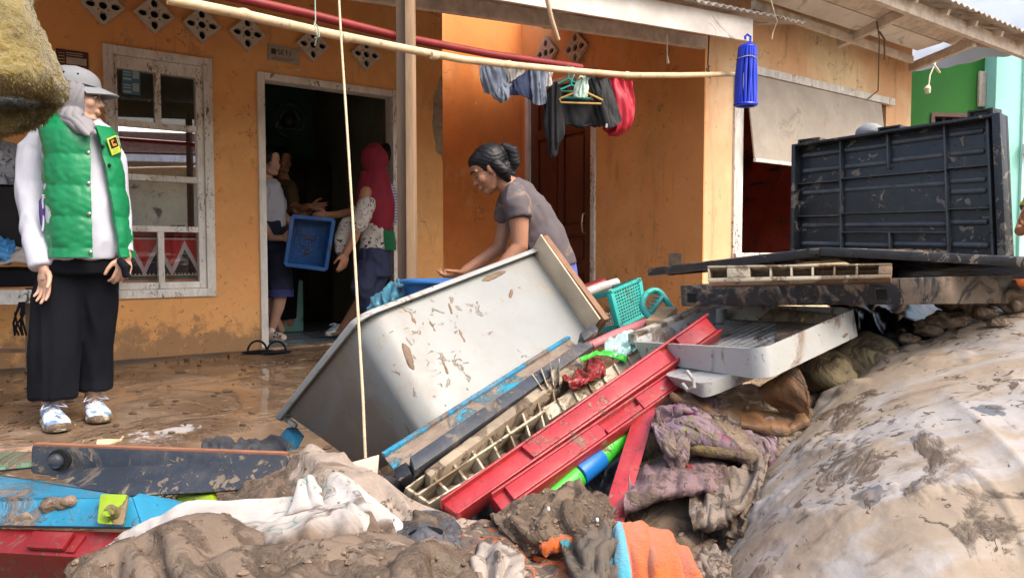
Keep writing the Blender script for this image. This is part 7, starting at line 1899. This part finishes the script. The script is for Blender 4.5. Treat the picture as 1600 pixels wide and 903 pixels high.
for (a, b, y, lb_) in ((857, 795, 1.235, 'tiny white foam bit on the heavily mud-caked rag'), (933, 812, 1.23, 'tiny white foam bit at the foot of the red strut'), (1046, 880, 1.10, 'tiny white foam bit on the orange towel')):
    tag(build('foam_bit', MB().ell(P(a, b, y), ((.003, 0, 0), (0, .003, 0), (0, 0, .0042)), 10, 6), M('white_foam', (.7, .7, .68), .8, .05) if 'white_foam' not in bpy.data.materials else bpy.data.materials['white_foam']), lb_, 'foam', 'white foam bits on the cloth heap')

# the big muddy mattress
def hook_mat(t, tc, vec, c):
    # printed grey-blue ornaments on the ticking
    w_ = t.new('ShaderNodeTexVoronoi'); w_.inputs['Scale'].default_value = 7.5; t.lk(t.mapping(vec, rot=(.3, .2, .5), sc=(1, 1, 1.3)), w_.inputs['Vector'])
    n = t.noise(vec, 26, 2, .5, 1.0)
    d = t.math('ADD', w_.outputs['Distance'], t.math('MULTIPLY', t.math('SUBTRACT', n, .5), .35))
    c = t.mix(t.rng(d, .17, .20, 1, 0), c, (.11, .12, .14))
    d2 = t.math('ABSOLUTE', t.math('SUBTRACT', d, .33))
    c = t.mix(t.math('MULTIPLY', t.rng(d2, .015, .03, 1, 0), t.rng(t.noise(vec, 8, 2), .5, .52)), c, (.24, .25, .27))
    # thin beige film of dried mud over most of it
    f = t.noise(t.mapping(vec, rot=(.2, .5, .6), sc=(1, 1.8, 1)), 3.6, 9, .62, 1.2)
    c = t.mix(t.rng(f, .38, .56, 0, .92), c, (.285, .222, .158))
    f3 = t.noise(t.mapping(vec, rot=(.2, .5, .6), sc=(1, 2.2, 1), loc=(4, 2, 1)), 5, 9, .68, 1.4)
    return t.mix(t.rng(f3, .54, .70), c, (.185, .133, .093))
m_matt = M('muddy_mattress_ticking', (0.345, 0.32, 0.30), .7, .06, 6, mud=.26, ms=3.4, film=.1, bump=.35, bs=60, spec=.35, hook=hook_mat, mudcol=(.16, .115, .08), mh=.9, splat=.2, mdist=2.0)
mrows = [
    [(1040, 1000, 1.45), (1120, 900, 1.6), (1190, 800, 1.75), (1290, 690, 1.9), (1400, 620, 2.0), (1500, 580, 2.1), (1620, 560, 2.15), (1820, 540, 2.15)],
    [(1075, 960, 1.26), (1122, 872, 1.38), (1165, 775, 1.50), (1235, 688, 1.60), (1335, 602, 1.70), (1450, 536, 1.78), (1600, 488, 1.84), (1830, 450, 1.84)],
    [(1105, 960, 1.14), (1160, 870, 1.22), (1215, 780, 1.30), (1290, 700, 1.38), (1385, 625, 1.46), (1490, 568, 1.52), (1625, 525, 1.57), (1850, 490, 1.57)],
    [(1150, 980, 1.03), (1215, 890, 1.08), (1285, 800, 1.13), (1365, 730, 1.18), (1450, 672, 1.23), (1545, 628, 1.27), (1670, 595, 1.30), (1880, 570, 1.30)],
    [(1200, 1030, .94), (1275, 945, .97), (1350, 865, 1.0), (1430, 800, 1.03), (1515, 750, 1.06), (1605, 715, 1.08), (1720, 690, 1.1), (1910, 670, 1.1)],
    [(1250, 1110, .85), (1330, 1040, .87), (1410, 975, .89), (1490, 920, .90), (1570, 880, .92), (1660, 850, .93), (1770, 830, .94), (1940, 820, .94)],
    [(1290, 1400, .78), (1370, 1330, .79), (1450, 1270, .80), (1530, 1220, .80), (1610, 1180, .81), (1700, 1150, .82), (1810, 1130, .82), (1980, 1120, .82)]]
A = folds(sheet(mrows, 230, 170), amp=.006, fu=3.5, fv=2.5, seed=31, warp=.8, fine=.0018, ff=30, oct=2)
N_ = norm_of(A)
# drawn-in creases towards the lower right and crusts of mud along the crest
for j in range(A.shape[0]):
    for i in range(A.shape[1]):
        u = i / 229; v = j / 169
        g = max(0, 1 - ((u - .72) / .25) ** 2 - ((v - .68) / .3) ** 2)
        d = -.010 * g * (abs(sin((u * 26 - v * 9) + 1.5 * NZ.noise((u * 5, v * 4, 2)))) ** .6 - .5)
        q = Vector(A[j, i])
        crust = max(0, fbm(q * 7 + Vector((3, 1, 0)), 4) - .12) * max(.12, min(1, (.42 - v) / .22)) * (1 if u < .6 else .4)
        d += crust * .035 + (.008 * max(0, fbm(q * 30, 3)) if crust > .02 else 0)
        A[j, i] = A[j, i] + N_[j, i] * d
tag(build('mattress', MB().grid(A), m_matt, solid=.01, angle=80), 'big bulging white mattress smeared with mud, filling the right foreground', 'mattress')
rr_ = random.Random(12)
for i, (a, b, y, s_) in enumerate(((1508, 470, 1.76, .050), (1548, 452, 1.76, .046), (1572, 462, 1.74, .036), (1480, 500, 1.74, .034), (1446, 512, 1.76, .030), (1590, 480, 1.74, .030), (1530, 486, 1.74, .030), (1420, 530, 1.74, .020), (1560, 505, 1.66, .018), (1392, 552, 1.70, .018))):
    c = P(a, b, y)
    lbs = ('largest mud clod under the right end of the black crate', 'mud clod leaning on the grey end of the black crate', 'mud clod below the corner of the black crate at right', 'mud clod under the black crate, left of the largest one', 'mud clod at the edge of the black gap on the mattress crest',
           'mud clod at the right picture edge on the mattress crest', 'low mud clod directly under the largest one', 'small mud clod beside the olive rolled cloth', 'small mud clod on the bare white crest of the mattress', 'smallest mud clod furthest left on the mattress crest')
    mudlump('mud_clod', c, ((s_ * 1.1, 0, 0), (0, s_ * .8, 0), (0, 0, s_ * .6)), lbs[i], seed=i * 3.3, amp=.5, sc=22, n=48, group='mud clods on the mattress crest')
tag(build('orange_sack', MB().ell(P(1600, 448, 2.3), ((.06, 0, 0), (0, .08, 0), (0, 0, .06)), 24, 14), M('orange_net', (.55, .12, .02), .8, .3, 40, bump=.6), disp=lambda p_, n: .006 * fbm(p_ * 40, 3)), 'bright orange sack corner at the right edge under the flat black lid', 'sack')

# yellow plush towel hanging close to the camera, top left
m_yt = M('olive_yellow_plush', (0.19, 0.145, 0.045), .95, .3, 14, bump=1.0, bs=160, spec=.1, sheen=.4)
ytw = thing('plush_blanket', 'olive yellow plush blanket hanging close by in the top left corner', 'blanket', P(20, 210, .9))
rows_ = [[(-90, -80, .92), (-30, -70, .90), (10, -60, .92), (30, -40, .98)], [(-90, 20, .87), (-20, 10, .84), (30, 12, .87), (50, 30, .96)], [(-90, 80, .85), (-10, 72, .82), (50, 72, .85), (80, 92, .94)],
         [(-90, 120, .84), (0, 116, .81), (66, 118, .85), (98, 138, .93)], [(-90, 136, .86), (0, 132, .83), (66, 138, .87), (94, 158, .93)], [(-90, 140, .92), (0, 138, .90), (60, 145, .92), (88, 164, .95)]]
A1 = folds(sheet(rows_, 80, 100), amp=.006, fu=3, fv=3, seed=41, fine=.0035, ff=90)
build('upper_fold', MB().grid(A1), m_yt, ytw, solid=.006)
rows_ = [[(-90, 150, .97), (0, 160, .96), (60, 160, .96), (92, 160, .96)], [(-90, 176, .91), (0, 172, .90), (50, 168, .92), (88, 170, .945)], [(-90, 205, .89), (0, 194, .89), (40, 184, .91), (70, 182, .94)], [(-90, 246, .90), (-10, 214, .90), (25, 200, .92), (55, 190, .945)]]
A2 = folds(sheet(rows_, 80, 70), amp=.005, fu=3, fv=2, seed=42, fine=.0035, ff=90)
build('lower_fold', MB().grid(A2), m_yt, ytw, solid=.006)
A3 = folds(sheet([[(-90, 128, 1.02), (0, 130, 1.02), (92, 150, 1.0)], [(-90, 190, 1.02), (0, 185, 1.02), (86, 172, 1.0)]], 40, 20), amp=.004, fu=3, fv=2, seed=43)
build('lining', MB().grid(A3), M('grey_green_lining', (.07, .09, .085), .9, .3, 20, bump=.5, bs=150), ytw, solid=.004)
tag(build('wash_line', MB().tube([P(-600, -40, 1.0), P(0, -95, .97), P(700, -160, .95)], .004, 8), m_rope), 'cord over which the plush blanket hangs, just above the picture', 'cord')
pile = MB(); rr_ = random.Random(4)
for AA in (A1, A2):
    N2 = norm_of(AA)
    for _ in range(12000):
        j = rr_.uniform(0, AA.shape[0] - 1.01); i = rr_.uniform(0, AA.shape[1] - 1.01); jj, ii = int(j), int(i)
        b = Vector(AA[jj, ii]).lerp(Vector(AA[jj + 1, ii + 1]), .5) + Vector((rr_.uniform(-1, 1), rr_.uniform(-1, 1), rr_.uniform(-1, 1))) * .004
        n = Vector(N2[jj, ii]); t_ = n.orthogonal().normalized(); t_ = Matrix.Rotation(rr_.uniform(0, 6.28), 3, n) @ t_
        l = rr_.uniform(.002, .0045)
        pile.add([b - t_ * .0005, b + t_ * .0005, b + n * l + t_ * rr_.uniform(-.004, .004) - ZZ * .002], [(0, 1, 2)])
o = build('plush_pile', pile, m_yt, ytw, smooth=False); o['kind'] = 'stuff'

# scattered debris on the wet floor
dbm = MB(); rr_ = random.Random(21)
for _ in range(420):
    s = rr_.uniform(-4.2, .6); d = rr_.uniform(2.7, 5.75)
    c = AX * (sA + s) - NA * d + ZZ * .004
    r = rr_.uniform(.004, .016) * (1 if rr_.random() < .9 else 1.6)
    a = rr_.uniform(0, 6.28)
    dbm.ell(c, ((r * 1.6 * cos(a), r * 1.6 * sin(a), 0), (-r * sin(a), r * cos(a), 0), (0, 0, r * .45)), 7, 4)
tag(build('mud_crumbs', dbm, M('dark_mud_crumbs', (.09, .06, .04), .5, .4, 20), base=Vector((0, 0, 0))), 'small dark mud crumbs scattered over the wet porch floor', 'mud', kind='stuff')

# straw and splinters on the floor
stw = MB(); rr_ = random.Random(31)
for _ in range(90):
    s = rr_.uniform(-4.0, .4); d = rr_.uniform(2.75, 5.7); c = AX * (sA + s) - NA * d + ZZ * .006
    a = rr_.uniform(0, 6.28); l = rr_.uniform(.02, .09)
    q = Vector((cos(a), sin(a), 0))
    stw.tube([c - q * l * .5, c + q.cross(ZZ) * l * .12 + ZZ * .004, c + q * l * .5], [.0016, .0022, .0012], 5)
tag(build('straw_bits', stw, M('straw', (.30, .22, .12), .7, .4, 30), base=Vector((0, 0, 0))), 'thin straw and wood splinters strewn over the wet porch floor', 'straw', kind='stuff')
# dim things inside the room
fn = thing('wall_fan', 'round dark fan guard hanging on the wall in the dim room', 'fan', FA.at(452, 190, -1.2))
m_fan = M('dark_fan', (.03, .03, .03), .5)
fo = FA.at(452, 188, -1.2); fr = Frame(fo, AX, ZZ)
for r in (.17, .11, .05): build('guard_ring', MB().tube([fr.pt(r * cos(a), r * sin(a), .03) for a in [2 * pi * i / 28 for i in range(29)]], .007, 6), m_fan, fn)
for k in range(3):
    a = pi / 2 + k * 2 * pi / 3; build('guard_spoke', MB().tube([fr.pt(.17 * cos(a), .17 * sin(a), .03), fr.pt(.17 * cos(a + 2 * pi / 3), .17 * sin(a + 2 * pi / 3), .03)], .006, 6), M('grey_spoke', (.2, .2, .18), .5) if k == 0 else bpy.data.materials['grey_spoke'], fn)
build('motor', MB().ell(fr.pt(0, 0, -.03), (AX * .08, NA * .08, ZZ * .08), 18, 10), m_fan, fn)
cbx = FA.px(470, 350, -2.3)[0]
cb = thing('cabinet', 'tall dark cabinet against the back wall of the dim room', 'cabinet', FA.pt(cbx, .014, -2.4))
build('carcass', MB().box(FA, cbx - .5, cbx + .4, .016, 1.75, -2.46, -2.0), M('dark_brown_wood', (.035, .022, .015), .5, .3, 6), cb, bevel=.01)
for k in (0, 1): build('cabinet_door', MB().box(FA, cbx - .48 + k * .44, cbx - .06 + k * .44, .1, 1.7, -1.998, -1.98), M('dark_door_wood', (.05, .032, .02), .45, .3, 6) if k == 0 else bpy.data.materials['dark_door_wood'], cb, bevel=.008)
x, z = FA.px(452, 500, -1.0)
tag(build('box', MB().box(FA, x - .16, x + .14, .016, .5, -1.3, -1.0), M('pale_turquoise_box', (.16, .34, .31), .5, .1, 6, mud=.2), bevel=.015), 'pale turquoise box standing on the floor behind the left woman', 'box')
